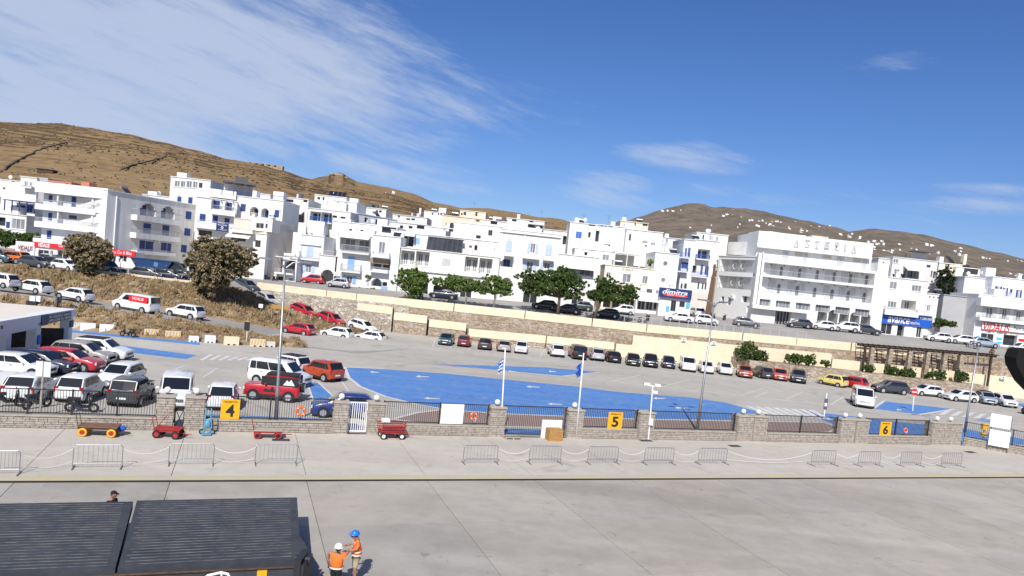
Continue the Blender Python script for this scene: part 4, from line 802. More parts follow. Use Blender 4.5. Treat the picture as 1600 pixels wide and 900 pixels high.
bld('tall white block with bright blue window above low houses', 'F', 682, 948, 200, 90, 130, 'B 740 170 788 222; k 842 172 862 218; k 902 160 932 252; k 848 98 903 123', yb=420)
bld('long plain white wall block left of the air-conditioned house', 'G', 182, 385, 200, 108, 129, 'x 190 105 215 120; x 222 110 238 122; x 258 110 288 126; k 220 258 268 272', yb=420)
bld('white back house with grey awnings under left hill', 'F', 165, 478, 90, 56, 152, 'k 212 62 250 85; k 355 72 390 92; L 342 110 475 140 d', yb=300)
bld('white back house with open shaded terrace', 'F', -40, 170, 110, 70, 150, 'k 35 82 90 108; k 150 72 188 95', yb=300)
bld('white stepped roofs with stair behind the mansion', 'F', 470, 690, 180, 150, 136, 'k 440 185 570 205; k 632 205 672 275; L 490 130 560 152 d', yb=420)
e, F, zt = bld('cream house with three windows and small wall lettering', 'G', 218, 605, 520, 418, 117.5, 'w 236 478 272 525; w 362 490 430 558; w 516 507 562 568; L 210 690 360 760 d; L 380 690 480 770 d', wall=mat('pale_cream', (0.80, 0.75, 0.63), .88, var=.04, scale=.5, spec=.2), name='cream_house')
lettr(e, F, 'G VIDALIS', 360, 449, 446, 466, DKGREY, .02)
U = F.rect(300, 328, 500, 405, off=-2); M = MB(); M.box(U[0], U[1], 2, 5, U[3]-.1, U[3]+.15)
for k in range(3): c = U[0]+(U[1]-U[0])*k/2; M.box(c-.06, c+.06, 2, 2.12, zt, U[3]-.1)
M.build('roof_pergola', WHITE, e); MB().box(U[0]+.5, U[1]-.5, 4.8, 4.9, zt, U[3]-.2).build('terrace_back', GREYW, e)
e, F, zt = bld('white tower house with two round windows', 'G', 605, 792, 470, 318, 118.5, 'r 697 407 20; r 682 536 20')
e, F, zt = bld('ground-floor cafe with long white awning and dark glazing', 'G', 468, 705, 720, 650, 116.2, 'g 480 690 540 770; g 545 692 600 772; g 605 695 690 775; v 478 640 705 700', depth=2, name='cafe')
e, F, zt = bld('small white car hire office under navy and red sign', 'G', 650, 898, 700, 625, 114.5, 'x 740 697 780 782; x 808 705 850 750', depth=3.5, name='car_hire_office')
o, *_ = board(e, F, 648, 606, 906, 682, NAVY, .5, th=.3); lettr(o, F, 'dimitra', 676, 614, 872, 655, SIGNW, .5, .25, .012)
r_, *_ = board(o, F, 690, 650, 872, 668, RED, .53, 'red_band', .02); lettr(r_, F, 'RENT A CAR', 712, 652, 850, 664, SIGNW, .53)
board(e, F, 860, 705, 890, 762, mat('sky_blue_sign', (0.12, 0.42, 0.8), .5), .06, 'poster', .05); board(e, F, 703, 740, 728, 785, MATS['sky_blue_sign'], .06, 'poster', .05)
e, F, zt = bld('white house with air conditioners and grey left side, second row', 'G', 388, 672, 220, 140, 127, 'k 585 145 630 165; c 520 210 560 235; c 585 225 620 250; x 540 262 553 278; x 414 178 430 230', yb=420)
bld('peach-topped white house on the skyline', 'G', 345, 562, 110, 76, 141, 'k 456 92 468 114; k 520 98 560 115', wall=CREAM, yb=300, name='cream_house')
bld('white house with two slim windows beside blue-railed house', 'G', 672, 828, 250, 205, 141, 'x 782 225 790 256; x 795 226 804 257; w 700 218 720 250', yb=480)
bld('low white house with grey stair wall behind the awning house', 'G', -10, 300, 320, 288, 124, 'h 100 290 150 340; k 65 318 90 345; w 205 340 260 385; c 130 255 185 280', yb=480)
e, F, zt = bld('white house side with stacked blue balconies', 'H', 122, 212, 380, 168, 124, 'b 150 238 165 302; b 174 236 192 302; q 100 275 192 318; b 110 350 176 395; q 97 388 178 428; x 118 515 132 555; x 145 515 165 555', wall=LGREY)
e, F, zt = bld('white house with blue pergola balcony facing the side street', 'H', 204, 388, 390, 168, 125, 'L 250 248 345 325 b; q 242 290 350 332; k 205 373 240 430; b 272 370 290 446; b 305 380 335 446; q 200 425 335 468; x 250 505 262 560; x 283 510 295 560; x 306 512 318 562')
bld('white upper house with grey-shuttered window above blue pergola', 'H', 240, 486, 160, 116, 132, 'x 288 135 300 175; h 338 142 370 180; x 398 150 406 185', yb=400)
bld('stone-coloured base wall at foot of the side street', 'H', 200, 345, 610, 585, 123, '', wall=BEIGE, depth=1, name='low_wall', cat='wall', roof=False)

# --- hotel --------------------------------------------------------------
HT = empty('hotel', (0, 0, 0), 0, 'large white hotel with long balconies, ground-floor arches and rooftop letters', 'hotel')
F = Fac('I', -95, 835, 400, 121); HT.location = F.o; HT.rotation_euler.z = F.ang; W = F.W
def zz(x, y): return F.uv(x, y)[1]
zr = zz(0, 55); zt4 = zz(0, 250); z3 = zz(0, 283); z2 = zz(0, 396); z1 = zz(0, 537); zc = zz(0, 585); zg = zs(F.o.x)-.3
sl_t = .38
hol = []; dark = []
for r_ in ((22, 325, 75, 395), (168, 340, 225, 410), (255, 350, 300, 415), (445, 370, 500, 440), (572, 380, 622, 450), (650, 390, 700, 460), (775, 400, 820, 470), (0, 465, 58, 530), (150, 480, 205, 545), (240, 490, 285, 555), (427, 512, 480, 575), (550, 522, 605, 590), (630, 530, 680, 595), (755, 545, 800, 610)):
    u0, u1, a, b = F.rect(*r_, off=-2.3); z = z2 if r_[1] < 455 else z1; leaf2(HT, u0, u1, z, z+2.3, GREYSH, 2.3, 2, 'louvred_door')
for r_ in ((92, 350, 112, 400), (233, 365, 255, 412), (372, 378, 392, 430), (503, 395, 525, 440), (630, 405, 652, 458), (757, 418, 778, 468), (70, 492, 92, 540), (212, 505, 235, 555), (350, 520, 372, 572), (485, 535, 508, 582), (612, 545, 635, 597), (737, 558, 760, 608)):
    u0, u1, a, b = F.rect(*r_, off=-2.3); z = z2 if r_[1] < 480 else z1; M = MB(); c = (u0+u1)/2; h_ = (u1-u0)/2; pts = [(c+h_*math.cos(t), c) for t in (0,)]
    ring = [(c-h_, z), (c+h_, z)]+[(c+h_*math.cos(math.pi*k/8), z+1.5+h_*math.sin(math.pi*k/8)) for k in range(9)]
    M.quad(*[(u, 2.22, v) for u, v in ring]); M.build('arched_door', mat('arched_door', (0.16, 0.16, 0.165), .6), HT)
MB().box(0, W, 2.3, 14, z1-.1, z3+.1).build('wall', LGREY, HT)
for z in (z3, z2, z1):
    MB().box(0, W, 0, 2.4, z-sl_t, z).build('floor_slab', WHITE, HT)
for z in (z2, z1, z3): railing(HT, .1, W-.1, z+.003, z+.95, .12, RAIL, None, .3)
for u in (0, W-.25): MB().box(u, u+.25,   .02, 2.3, z1, z3-sl_t).build('end_fin', WHITE, HT)
M = MB()
for k in range(9): MB().ball((W*(k+.4)/9, 2.1, z3-sl_t-.15), .12, 6, 4).build('balcony_lamp', DKGREY, HT); MB().ball((W*(k+.4)/9, 2.1, z2-sl_t-.15), .12, 6, 4).build('balcony_lamp', DKGREY, HT)
# set-back top floor and roof
MB().box(.4, W-.02, 2.4, 14, z3+.001, zr).build('upper_wall', WHITE, HT)
u0, u1, a, b = F.rect(0, 180, 860, 200, off=-1.2); MB().box(.2, W-.4, 1.4, 2.4, zz(0, 183), zz(0, 176)).build('eave', WHITE, HT)
for r_ in ((115, 195, 165, 262), (275, 210, 310, 278), (540, 240, 595, 305), (735, 262, 775, 328)): U = F.rect(*r_, off=-2.4); leaf2(HT, U[0], U[1], z3, U[3], GREYSH, 2.4, 2, 'louvred_door')
for r_ in ((212, 218, 270, 252), (430, 240, 495, 270), (662, 265, 730, 298)): U = F.rect(*r_, off=-2.4); pane_win(HT, *U, 2.4, BEIGE, mat('drawn_blind', (0.55, 0.50, 0.42), .8), 2)
MB().box(.4, W*.42, 2.5, 8, zr, zz(0, 48)).build('roof_block', WHITE, HT)
U = F.rect(340, 95, 470, 140, off=-5); MB().box(U[0], U[1], 5, 9, zr, U[3]).build('lift_housing', BEIGE, HT)
for x in (318, 460): U = F.rect(x-2, 5, x+2, 90, off=-4); MB().tube([(U[0], 4, zr), (U[0], 4, U[3])], .05, 5).build('mast', DKGREY, HT)
LET = mat('sign_letter', (0.47, 0.47, 0.47), .6)
for ch, x0, x1, y in zip('\u0391\u03a3\u03a4\u0395\u03a1\u0399\u0391', (205, 290, 368, 442, 525, 598, 655), (243, 328, 402, 482, 558, 612, 692), (145, 147, 158, 163, 168, 178, 192)):
    U = F.rect(x0, y-27, x1, y+27, off=-2.3); letter(ch, U[0], U[1], U[2], U[3], 2.28, LET, HT, 0, .05); MB().box(U[0], U[1], 2.25, 2.31, U[2]-.2, U[2]-.1).build('letter_rail', RAIL, HT)
    MB().box((U[0]+U[1])/2-.04, (U[0]+U[1])/2+.04, 2.31, 2.4, U[2]-.2, U[2]-.12).build('letter_bracket', RAIL, HT)
# ground floor: mezzanine windows, beam, arcade
def GF(): 
    holes = []
    for k in range(6): holes.append((.4+W*(k+.06)/6, .4+W*(k+.90)/6-.4, zc-1.25, zc-.1, .5))
    U = F.rect(55, 680, 178, 790, off=0); holes.append((U[0], U[1], zg+.3, U[3], .9))
    for k in range(5):
        x = 388+k*84.5; U = F.rect(x, 662+k*9, x+74, 760+k*9); holes.extend(arch_holes(U[0], U[1], zg+.35, U[3], 2.2, 11))
    return holes
relief(W, zg, z1-sl_t, 12, GF()).build('ground_floor', WHITE2, HT)
for k in range(6): pane_win(HT, .4+W*(k+.06)/6, .4+W*(k+.90)/6-.4, zc-1.25, zc-.1, .49, GREYSH, GLASS2, 3)
U = F.rect(-95, 655, 350, 692, off=1.2); MB().box(-.3, W*.46, -1.2, 0, zz(0, 668), zz(0, 640)).build('entrance_canopy', WHITE2, HT)
U = F.rect(55, 680, 178, 790); pane_win(HT, U[0], U[1], zg+.3, U[3], .88, FRAMEW, GLASS, 4, 'entrance_door')
for k in range(5):
    x = 388+k*84.5; U = F.rect(x, 662+k*9, x+74, 760+k*9); pane_win(HT, U[0]+.25, U[0]+1.2, zg+.4, zg+2.5, 2.18, GREYSH, GLASS2, 0, 'arcade_door')
# corner pylons and left wing
for x0, x1, y in ((-95, -78, .05), (-62, -52, .02)):
    U = F.rect(x0, 250, x1, 600, off=.4); MB().box(U[0], U[1]+.2, -.4, .5, z1-sl_t-2.2, z3+1.0).build('corner_pylon', WHITE, HT)
MB().box(W+.02, W+1.9, 0, 13, zg, zz(835, 285)-.3).build('stair_tower', WHITE, HT)
L2, F2, zt2 = bld('hotel side wing with two deep shaded balconies facing the side street', 'H', 398, 694, 450, 300, 131, 'k 430 615 455 675; k 483 622 508 680; k 592 615 672 662; k 630 690 668 745; c 510 608 540 632', Y1=122, name='hotel_wing', depth=9)
relief_holes = [(.6, F2.W-.2, F2.uv(600, 428)[1], F2.uv(600, 328)[1], 1.8), (.6, F2.W-.2, F2.uv(600, 562)[1], F2.uv(600, 462)[1], 1.8)]
w_o = [ch for ch in col.objects if ch.parent == L2 and ch.name.startswith('wall')][0]
gh = []
for r_ in ((430, 615, 455, 675), (483, 622, 508, 680), (592, 615, 672, 662), (630, 690, 668, 745)): U = F2.rect(*r_); gh.append((*U, .7))
w_o.data = relief(F2.W, zg, zt2, 9, relief_holes+gh).mesh('wall', WHITE)
for h_ in relief_holes:
    railing(L2, h_[0], h_[1], h_[2], h_[2]+.95, .1, RAIL, None, .3)
    for f0, f1 in ((.12, .3), (.38, .5), (.62, .8)): leaf2(L2, h_[0]+(h_[1]-h_[0])*f0, h_[0]+(h_[1]-h_[0])*f1, h_[2], h_[2]+2.1, GREYSH, 1.79, 2, 'louvred_door')
    for f0 in (.33, .56): M = MB().torus((h_[0]+(h_[1]-h_[0])*f0, .9, h_[2]+1.1), .5, .06, 'X', 16, 5); M.build('satellite_dish', FRAMEW, L2)
vol(L2, F2, 485, 190, 800, 292, 3, 6, WHITE2); vol(L2, F2, 692, 108, 815, 200, 4, 6, WHITE)
# --- right end
e, F, zt = bld('white car hire building with blue fascia sign and square balconies', 'J', 92, 432, 430, 262, 122, 'w 150 303 210 358; w 322 330 400 378; w 135 455 205 505; L 240 447 355 520; P 112 506 378 570; g 80 625 170 712; k 208 640 262 738; g 358 655 448 740', depth=10)
e2, F2, z_ = bld('lower right bay of blue-signed car hire building', 'J', 432, 524, 480, 392, 122.01, 'w 440 482 470 532; c 395 560 396 561', depth=10)
for k in range(4): MB().tube([(.5+k*.7, 0.02, z_-.5), (.5+k*.7, -.04, z_-.5)], .14, 10).build('vent', DKGREY, e2)
o, *_ = board(e, F, 90, 570, 484, 642, SBLUE, .35, th=.3); lettr(o, F, 'avance', 135, 580, 308, 626, SIGNW, .38, .2, .015); lettr(o, F, 'CAR', 314, 596, 356, 612, SIGNW, .38); lettr(o, F, 'RENTAL', 314, 618, 388, 635, SIGNW, .38)
r_, *_ = board(o, F, 90, 552, 484, 582, NAVY, .36, 'navy_band', .3); lettr(r_, F, 'T. 22830 25000', 388, 584, 480, 600, SIGNW, .37)
leaf2(e, *F.rect(268, 648, 322, 748), FRAMEW, 0, 2, 'white_door')
e, F, zt = bld('white house with awning and roof solar panels behind blue-signed car hire', 'J', 165, 515, 200, 108, 137, 'w 178 125 220 155; w 185 205 228 240; L 260 205 378 272; v 255 180 382 210; k 472 215 484 265; k 490 220 516 275; x 440 170 470 190', yb=420)
for k in range(3): U = F.rect(185+k*32, 240, 210+k*32, 280, off=4); MB().quad((U[0], -4, U[2]), (U[1], -4, U[2]), (U[1], -3.2, U[3]), (U[0], -3.2, U[3])).build('solar_panel', SOLAR, e)
U = F.rect(360, 105, 495, 125); MB().box(U[0], U[1], -.3, 3, zt+1.6, zt+1.8).build('roof_canopy', DKGREY, e); MB().box(U[0]+.3, U[1]-.3, 2.4, 2.6, zt, zt+1.6).build('terrace_back', LGREY, e)
bld('narrow white house left of blue-signed car hire with dark balcony', 'J', 62, 175, 150, 118, 138, 'k 118 180 160 255; k 95 145 110 160', yb=420)
e, F, zt = bld('cream house behind the cypress', 'J', 525, 705, 250, 152, 142, 'k 668 198 678 220; k 490 225 520 275', wall=mat('pale_cream'  , (0.80, 0.75, 0.63)), yb=420, name='cream_house')
vol(e, F, 540, 105, 572, 160, 1, 1.2, WHITE, 'chimney'); U = F.rect(600, 120, 690, 155); MB().quad((U[0], 1, zt+1.6), (U[0]+1, 1, zt+1.6), (U[1]+.5, 1.5, zt+.1), (U[1]-.5, 1.5, zt+.1)).build('solar_panel', SOLAR, e)
e, F, zt = bld('cream house with wide veranda glazing and tall chimney', 'J', 660, 905, 270, 186, 141, 'x 730 195 842 242; k 662 280 736 335', wall=MATS['pale_cream'], yb=420, name='cream_house'); vol(e, F, 728, 85, 750, 200, 1, 1, CREAM, 'chimney')
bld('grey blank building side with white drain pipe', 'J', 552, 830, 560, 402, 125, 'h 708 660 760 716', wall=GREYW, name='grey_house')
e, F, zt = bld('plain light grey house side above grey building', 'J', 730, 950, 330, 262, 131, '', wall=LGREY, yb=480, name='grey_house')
bld('white upper house with navy shutters at right', 'J', 945, 1290, 360, 262, 129, 's 970 337 1025 400 d; s 1030 347 1072 420 d; b 1090 358 1108 390; s 1135 365 1180 437 d; p 1070 385 1110 430; x 1030 250 1050 275', yb=520)
e, F, zt = bld('white two-storey building with red lettered car hire shop', 'J', 822, 1300, 580, 398, 122, 's 875 500 985 588 g; s 1008 512 1088 598 g; s 1115 527 1200 610 g; c 935 472 975 498; c 1050 484 1085 508; g 860 705 965 775; k 1036 718 1145 800; P 850 585 1290 625', depth=8, name='car_hire_building')
MB().box(-.3, F.W+.3, -1.3, 0, F.uv(830, 480)[1]-.1, F.uv(830, 420)[1]).build('deep_eave', WHITE, e)
o, *_ = board(e, F, 872, 640, 1290, 690, SIGNW, .4); lettr(o, F, 'VIDALIS', 880, 625, 1090, 690, RED, .4, .2, .02); lettr(o, F, 'Rent a Car', 1118, 655, 1260, 684, DKGREY, .4, .15, .01); lettr(o, F, 'Since 1981', 1105, 697, 1170, 708, RED, .42)
for r_, m_ in (((818, 700, 860, 780), 'sky_blue_sign'), ((978, 714, 1034, 795), 'sky_blue_sign'), ((1152, 725, 1215, 805), 'red_sign')): p_, *_ = board(e, F, *r_, SIGNW, .1, 'poster', .08); x0, y0, x1, y1 = r_; board(p_, F, x0+6, y0+22, x1-6, y0+45, MATS[m_], .12, 'poster_band', .02); board(p_, F, x0+6, y0+55, x1-6, y0+70, MATS[m_], .12, 'poster_band', .02)
bld('low white garden wall right of the small tree', 'J', 495, 800, 745, 718, 120.5, '', depth=.3, name='garden_wall', cat='wall', roof=False)

# ------------------------------------------------------------------ vegetation
def leafmesh(blobs, n, size, name, m, flat_=0.0, seed=1, shell=0.55):
    rnd = random.Random(seed); M = MB(); tot = sum(b[1]*b[2]*b[3] for b in blobs)
    # clump centres on each blob, then leaves round each clump
    for c, rx, ry, rz in blobs:
        k = int(n*rx*ry*rz/tot)+1; nc = max(6, int(k/26)); cl = []
        for _ in range(nc):
            while 1:
                v = Vector((rnd.uniform(-1, 1), rnd.uniform(-1, 1), rnd.uniform(-1, 1)))
                if v.length < 1: break
            l = v.length or 1; v = v/l*(shell+(1-shell)*l**.5)*(1+.22*noise.noise(v*2.3+Vector((seed*3.1, 0, 0)))); cl.append((Vector((c[0]+v.x*rx, c[1]+v.y*ry, c[2]+v.z*rz)), rnd.uniform(.6, 1.25)*0.24*(rx*ry*rz)**(1/3)))
        for _ in range(k):
            cc, cr = rnd.choice(cl); p = cc+Vector((rnd.gauss(0, .5), rnd.gauss(0, .5), rnd.gauss(0, .42)))*cr
            s_ = size*rnd.uniform(.6, 1.4); a = Vector((rnd.gauss(0, 1), rnd.gauss(0, 1), rnd.gauss(0, 1))).normalized(); b = a.orthogonal().normalized(); b = (Matrix.Rotation(rnd.uniform(0, 6.3), 3, a) @ b)
            cx = a.cross(b); M.quad(p-b*s_, p+cx*s_*.45, p+b*s_, p-cx*s_*.45)
    return M.mesh(name, m)
def tree(name, label, base, blobs_px, Y, m, trunk_r=.18, n=5000, size=.2, bark=BARK, group=None, seed=1, lean=0.0, inner=None, shell=.55, ry=None, cat='tree'):
    """blobs_px: list of (px,py,rx_px,rz_px) crown lobes at depth Y"""
    e = empty(name, base, 0, label, cat, group); blobs = []
    for (x, y, a, b) in blobs_px:
        c = P(x, y, Y); k = Y/FPX; blobs.append((c-Vector(base), a*k, (ry or (a+b)/2*k), b*k))
    rt = random.Random(seed*17); main = list(blobs)
    if cat != 'bush':
        sub = []
        for c, a, b, h in blobs:
            for k in range(6):
                v = Vector((rt.gauss(0, 1), rt.gauss(0, 1), rt.gauss(.25, .8))).normalized(); f = rt.uniform(.28, .5); sub.append((c+Vector((v.x*a, v.y*b, v.z*h))*rt.uniform(.75, 1.05), a*f, b*f, h*f*1.1))
        blobs = [(c, a*.8, b*.8, h*.8) for c, a, b, h in blobs]+sub
    M = MB(); top = max(b[0].z for b in main); hub = Vector((lean, 0, max(.4, min(b[0].z-b[3]*.7 for b in main))))
    M.tube([(0, 0, -.3), (lean*.4, 0, hub.z*.5), hub], [trunk_r*1.25, trunk_r, trunk_r*.85], 8)
    for b in main:
        mid = hub.lerp(b[0], .55)+Vector((random.uniform(-.2, .2), random.uniform(-.2, .2), -.15)); M.tube([hub, mid, b[0]], [trunk_r*.7, trunk_r*.45, trunk_r*.18], 6)
        for k in range(4):
            t = b[0]+Vector((random.uniform(-.7, .7)*b[1], random.uniform(-.7, .7)*b[2], random.uniform(-.4, .7)*b[3])); M.tube([mid, mid.lerp(t, .6)+Vector((0, 0, .1)), t], [trunk_r*.3, trunk_r*.18, trunk_r*.06], 5)
    M.build('trunk', bark, e, True)
    link('crown', leafmesh(blobs, n, size, 'crown', m, seed=seed, shell=shell), e)
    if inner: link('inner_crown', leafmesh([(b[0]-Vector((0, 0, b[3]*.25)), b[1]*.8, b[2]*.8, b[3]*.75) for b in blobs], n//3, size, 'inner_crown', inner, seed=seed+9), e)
    return e
def sbase(px, py, Y): p = P(px, py, Y); return Vector((p.x, p.y, street_z(p.x, Y)))
eb = P(135, 428, 88)
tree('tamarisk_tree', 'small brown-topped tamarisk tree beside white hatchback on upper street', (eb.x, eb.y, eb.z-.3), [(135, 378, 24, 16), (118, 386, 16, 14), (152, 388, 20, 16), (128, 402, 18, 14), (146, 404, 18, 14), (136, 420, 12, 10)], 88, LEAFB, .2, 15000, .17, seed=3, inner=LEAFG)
eb = P(335, 458, 89)
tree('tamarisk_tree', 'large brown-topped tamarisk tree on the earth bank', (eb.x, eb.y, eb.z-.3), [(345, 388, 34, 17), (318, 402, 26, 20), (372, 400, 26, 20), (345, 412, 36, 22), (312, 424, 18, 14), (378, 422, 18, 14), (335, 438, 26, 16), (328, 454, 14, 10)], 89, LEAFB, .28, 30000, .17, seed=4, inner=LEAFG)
tree('street_tree', 'leftmost rounded green street tree by the red cart', sbase(648, 466, 106), [(640, 432, 20, 13), (656, 436, 18, 13), (640, 446, 18, 11), (655, 452, 16, 10), (618, 441, 10, 5), (648, 462, 13, 7)], 106, LEAF, .16, 9750, .19, seed=5)
tree('street_tree', 'low spreading street tree over the dark sedan', sbase(728, 472, 106), [(692, 442, 18, 8), (712, 438, 18, 9), (734, 444, 20, 9), (752, 450, 12, 7), (720, 450, 22, 7)], 106, LEAF, .13, 9750, .18, bark=BARKP, seed=6)
tree('street_tree', 'small round-headed street tree left of the big pine', sbase(772, 475, 106), [(772, 440, 15, 8), (786, 446, 16, 9), (770, 452, 16, 8), (790, 456, 12, 6)], 106, LEAF, .13, 7500, .18, bark=BARKP, seed=7)
tree('pine_tree', 'broad dark green pine shading the parked dark cars', sbase(872, 485, 106), [(878, 424, 14, 8), (860, 430, 26, 9), (835, 438, 24, 10), (886, 436, 26, 11), (902, 446, 16, 10), (820, 448, 14, 8), (860, 448, 34, 12), (895, 460, 20, 8), (838, 455, 22, 8)], 106, LEAFD, .24, 19500, .19, seed=8)
tree('pine_tree', 'two-headed pine over the black car right of the broad pine', sbase(928, 490, 105), [(944, 441, 13, 9), (948, 452, 18, 10), (935, 462, 20, 9), (975, 452, 20, 9), (985, 460, 14, 8), (965, 466, 24, 9)], 105, LEAFD, .2, 13500, .19, seed=9, lean=.8)
p = sbase(1466, 525, 121)
tree('small_tree', 'small leafy tree in front of the grey building side', p, [(1472, 503, 13, 5), (1482, 506, 11, 5), (1466, 508, 8, 4)], 121, LEAFD, .14, 2600, .17, seed=10)
cb_ = P(1478, 462, 136)
tree('cypress_tree', 'tall dark conifer rising behind the blue-signed car hire', (cb_.x, cb_.y, cb_.z-2), [(1482, 422, 7, 6), (1477, 430, 10, 8), (1482, 438, 10, 8), (1473, 444, 11, 8), (1480, 452, 12, 8), (1470, 456, 8, 7)], 134, LEAFC, .25, 7000, .2, seed=11)
for i, (x, y, rx, rz, n, lab) in enumerate(((1168, 551, 22, 15, 5500, 'largest dark green rounded shrub at left of the planter wall'), (1188, 556, 13, 10, 2600, 'rounded shrub leaning right of the largest shrub'), (1243, 560, 16, 9, 3000, 'left one of two dark shrubs on planter wall behind grey car'), (1264, 563, 13, 9, 2500, 'right one of two dark shrubs on planter wall behind grey car'), (1290, 568, 8, 5, 1200, 'small shrub on the planter wall above yellow car'), (1358, 576, 9, 7, 1500, 'shrub at the left foot of the pergola'), (1394, 580, 12, 10, 2400, 'bushy shrub under the middle of the pergola'), (1416, 584, 16, 9, 2600, 'wide shrub beside the bushy shrub under the pergola'), (1466, 586, 13, 8, 2000, 'shrub under the right half of pergola'), (1502, 588, 13, 10, 2400, 'rightmost shrub beside the lamp post'), (1452, 586, 7, 5, 900, 'small pale shrub between two pergola shrubs'))):
    Y = 99.8; b = P(x, y+rz, Y); tree('shrub', lab, (b.x, b.y, b.z-.3), [(x-rx*.35, y, rx*.6, rz*.9), (x+rx*.35, y+1, rx*.6, rz*.85), (x, y-rz*.25, rx*.55, rz*.7)], Y, LEAFD, .06, n, .13, seed=20+i, cat='shrub')
for i, (x, y, rx, rz, Y, lab, m_) in enumerate(((12, 372, 22, 12, 111, 'dense green hedge behind the orange car', LEAFD), (48, 374, 18, 9, 112, 'reddish-green hedge beside the dark red lettered wing', LEAFD), (575, 433, 5, 3, 117, 'small potted bush by the red parked car', LEAF), (563, 452, 3, 3, 116, 'leftmost potted plant on the street pavement', LEAF), (574, 453, 3, 2.5, 116, 'middle potted plant on the street pavement', LEAF), (583, 453, 4.5, 3, 116, 'rightmost and largest potted plant on the street pavement', LEAF), (1017, 410, 5, 5, 117, 'bushy plant on the roof terrace of the cream house', LEAF), (458, 443, 4, 3, 117, 'left bush by the low terrace wing', LEAFD), (467, 443, 4, 3, 117, 'right bush by the low terrace wing', LEAFD), (1550, 549, 3, 4, 103, 'tuft of dry plant at the end of parapet', DRYG))):
    b = P(x, y+rz, Y); tree('bush', lab, (b.x, b.y, b.z), [(x-rx*.3, y, rx*.7, rz), (x+rx*.35, y, rx*.65, rz*.85)], Y, m_, .04, 700 if rx < 10 else 3500, .12 if rx < 10 else .2, seed=40+i, cat='bush')
# dry grass on the banks
def tuft_field(name, label, A, B, n, seed, size):
    rnd = random.Random(seed); a, b = resample(A, 200), resample(B, 200); M = MB()
    for _ in range(n):
        i = rnd.randrange(199); t = rnd.uniform(.04, .96); v = a[i].lerp(b[i], t); e_ = min(1, 4*t*(1-t)*2.2)
        d = noise.noise(Vector((v.x*.35, v.y*.35, 2)))
        if d < -.1 and rnd.random() < .75: continue
        v = v+Vector((rnd.uniform(-.3, .3), 0, e_*(noise.fractal(v*.8, 1.0, 2.0, 5)*.7+.33)))
        for k in range(5):
            g = v+Vector((rnd.gauss(0, .16), rnd.gauss(0, .16), -.05)); h = size*rnd.uniform(.5, 1.4); dx = Vector((rnd.gauss(0, .28), rnd.gauss(0, .28), 1))*h; w_ = Vector((rnd.uniform(-1, 1), rnd.uniform(-.5, .5), 0)).normalized()*h*.22
            M.quad(g-w_, g+w_, g+dx)
    return stuff(tag(M.build(name, DRYG), label, 'grass'))
tuft_field('dry_grass', 'dry brown grass covering the upper earth bank', road_far, st_near+ramp_near[1:], 9000, 1, .34)
tuft_field('dry_grass', 'dry brown grass on the verge behind the concrete blocks', lot_edge, road_near, 3200, 2, .28)
rnd = random.Random(5); a_, b_ = resample(road_far, 200), resample(st_near+ramp_near[1:], 200); M = MB()
for _ in range(420):
    i = rnd.randrange(199); t = rnd.uniform(.05, .95); v = a_[i].lerp(b_[i], t); e_ = min(1, 4*t*(1-t)*2.2); v = v+Vector((0, 0, e_*(noise.fractal(v*.8, 1.0, 2.0, 5)*.75+.35)))
    M.ball(v, rnd.uniform(.08, .3), 5, 3, (rnd.uniform(.8, 1.6), 1, rnd.uniform(.5, .9)))
a_, b_ = resample(lot_edge, 200), resample(road_near, 200)
for _ in range(220):
    i = rnd.randrange(199); t = rnd.uniform(.05, .9); v = a_[i].lerp(b_[i], t); e_ = min(1, 4*t*(1-t)*2.2); v = v+Vector((0, 0, e_*(noise.fractal(v*.9, 1.0, 2.0, 5)*.5+.3)))
    M.ball(v, rnd.uniform(.06, .26), 5, 3, (rnd.uniform(.8, 1.6), 1, rnd.uniform(.5, .9)))
stuff(tag(M.build('bank_stones', mat('pale_field_stone', (0.42, 0.34, 0.25), .95, var=.3, scale=1.5)), 'loose pale stones lying in the earth bank', 'stones'))

# ------------------------------------------------------------------ cars
CT = dict(  # L W H, windscreen base, roof start, roof end, rear base (fractions from the front), belt z, clearance, wheel r
    small=(3.6, 1.64, 1.53, .20, .40, .88, .985, .95, .20, .29), hatch=(4.05, 1.75, 1.47, .24, .45, .84, .975, .93, .19, .32), suv=(4.3, 1.82, 1.65, .24, .41, .88, .985, 1.06, .27, .36),
    estate=(4.5, 1.76, 1.48, .25, .43, .90, .985, .94, .19, .32), sedan=(4.5, 1.78, 1.43, .26, .45, .72, .86, .93, .18, .32), van=(4.4, 1.83, 1.85, .18, .33, .965, .995, 1.10, .22, .32),
    bigvan=(5.1, 1.93, 1.97, .14, .29, .975, .998, 1.16, .22, .34), pickup=(5.2, 1.85, 1.78, .27, .40, .60, .645, 1.08, .32, .38), jeep=(3.6, 1.62, 1.72, .31, .365, .945, .965, 1.08, .30, .35), cube=(3.7, 1.69, 1.6, .26, .42, .90, .985, 1.02, .24, .33))
CM = {}
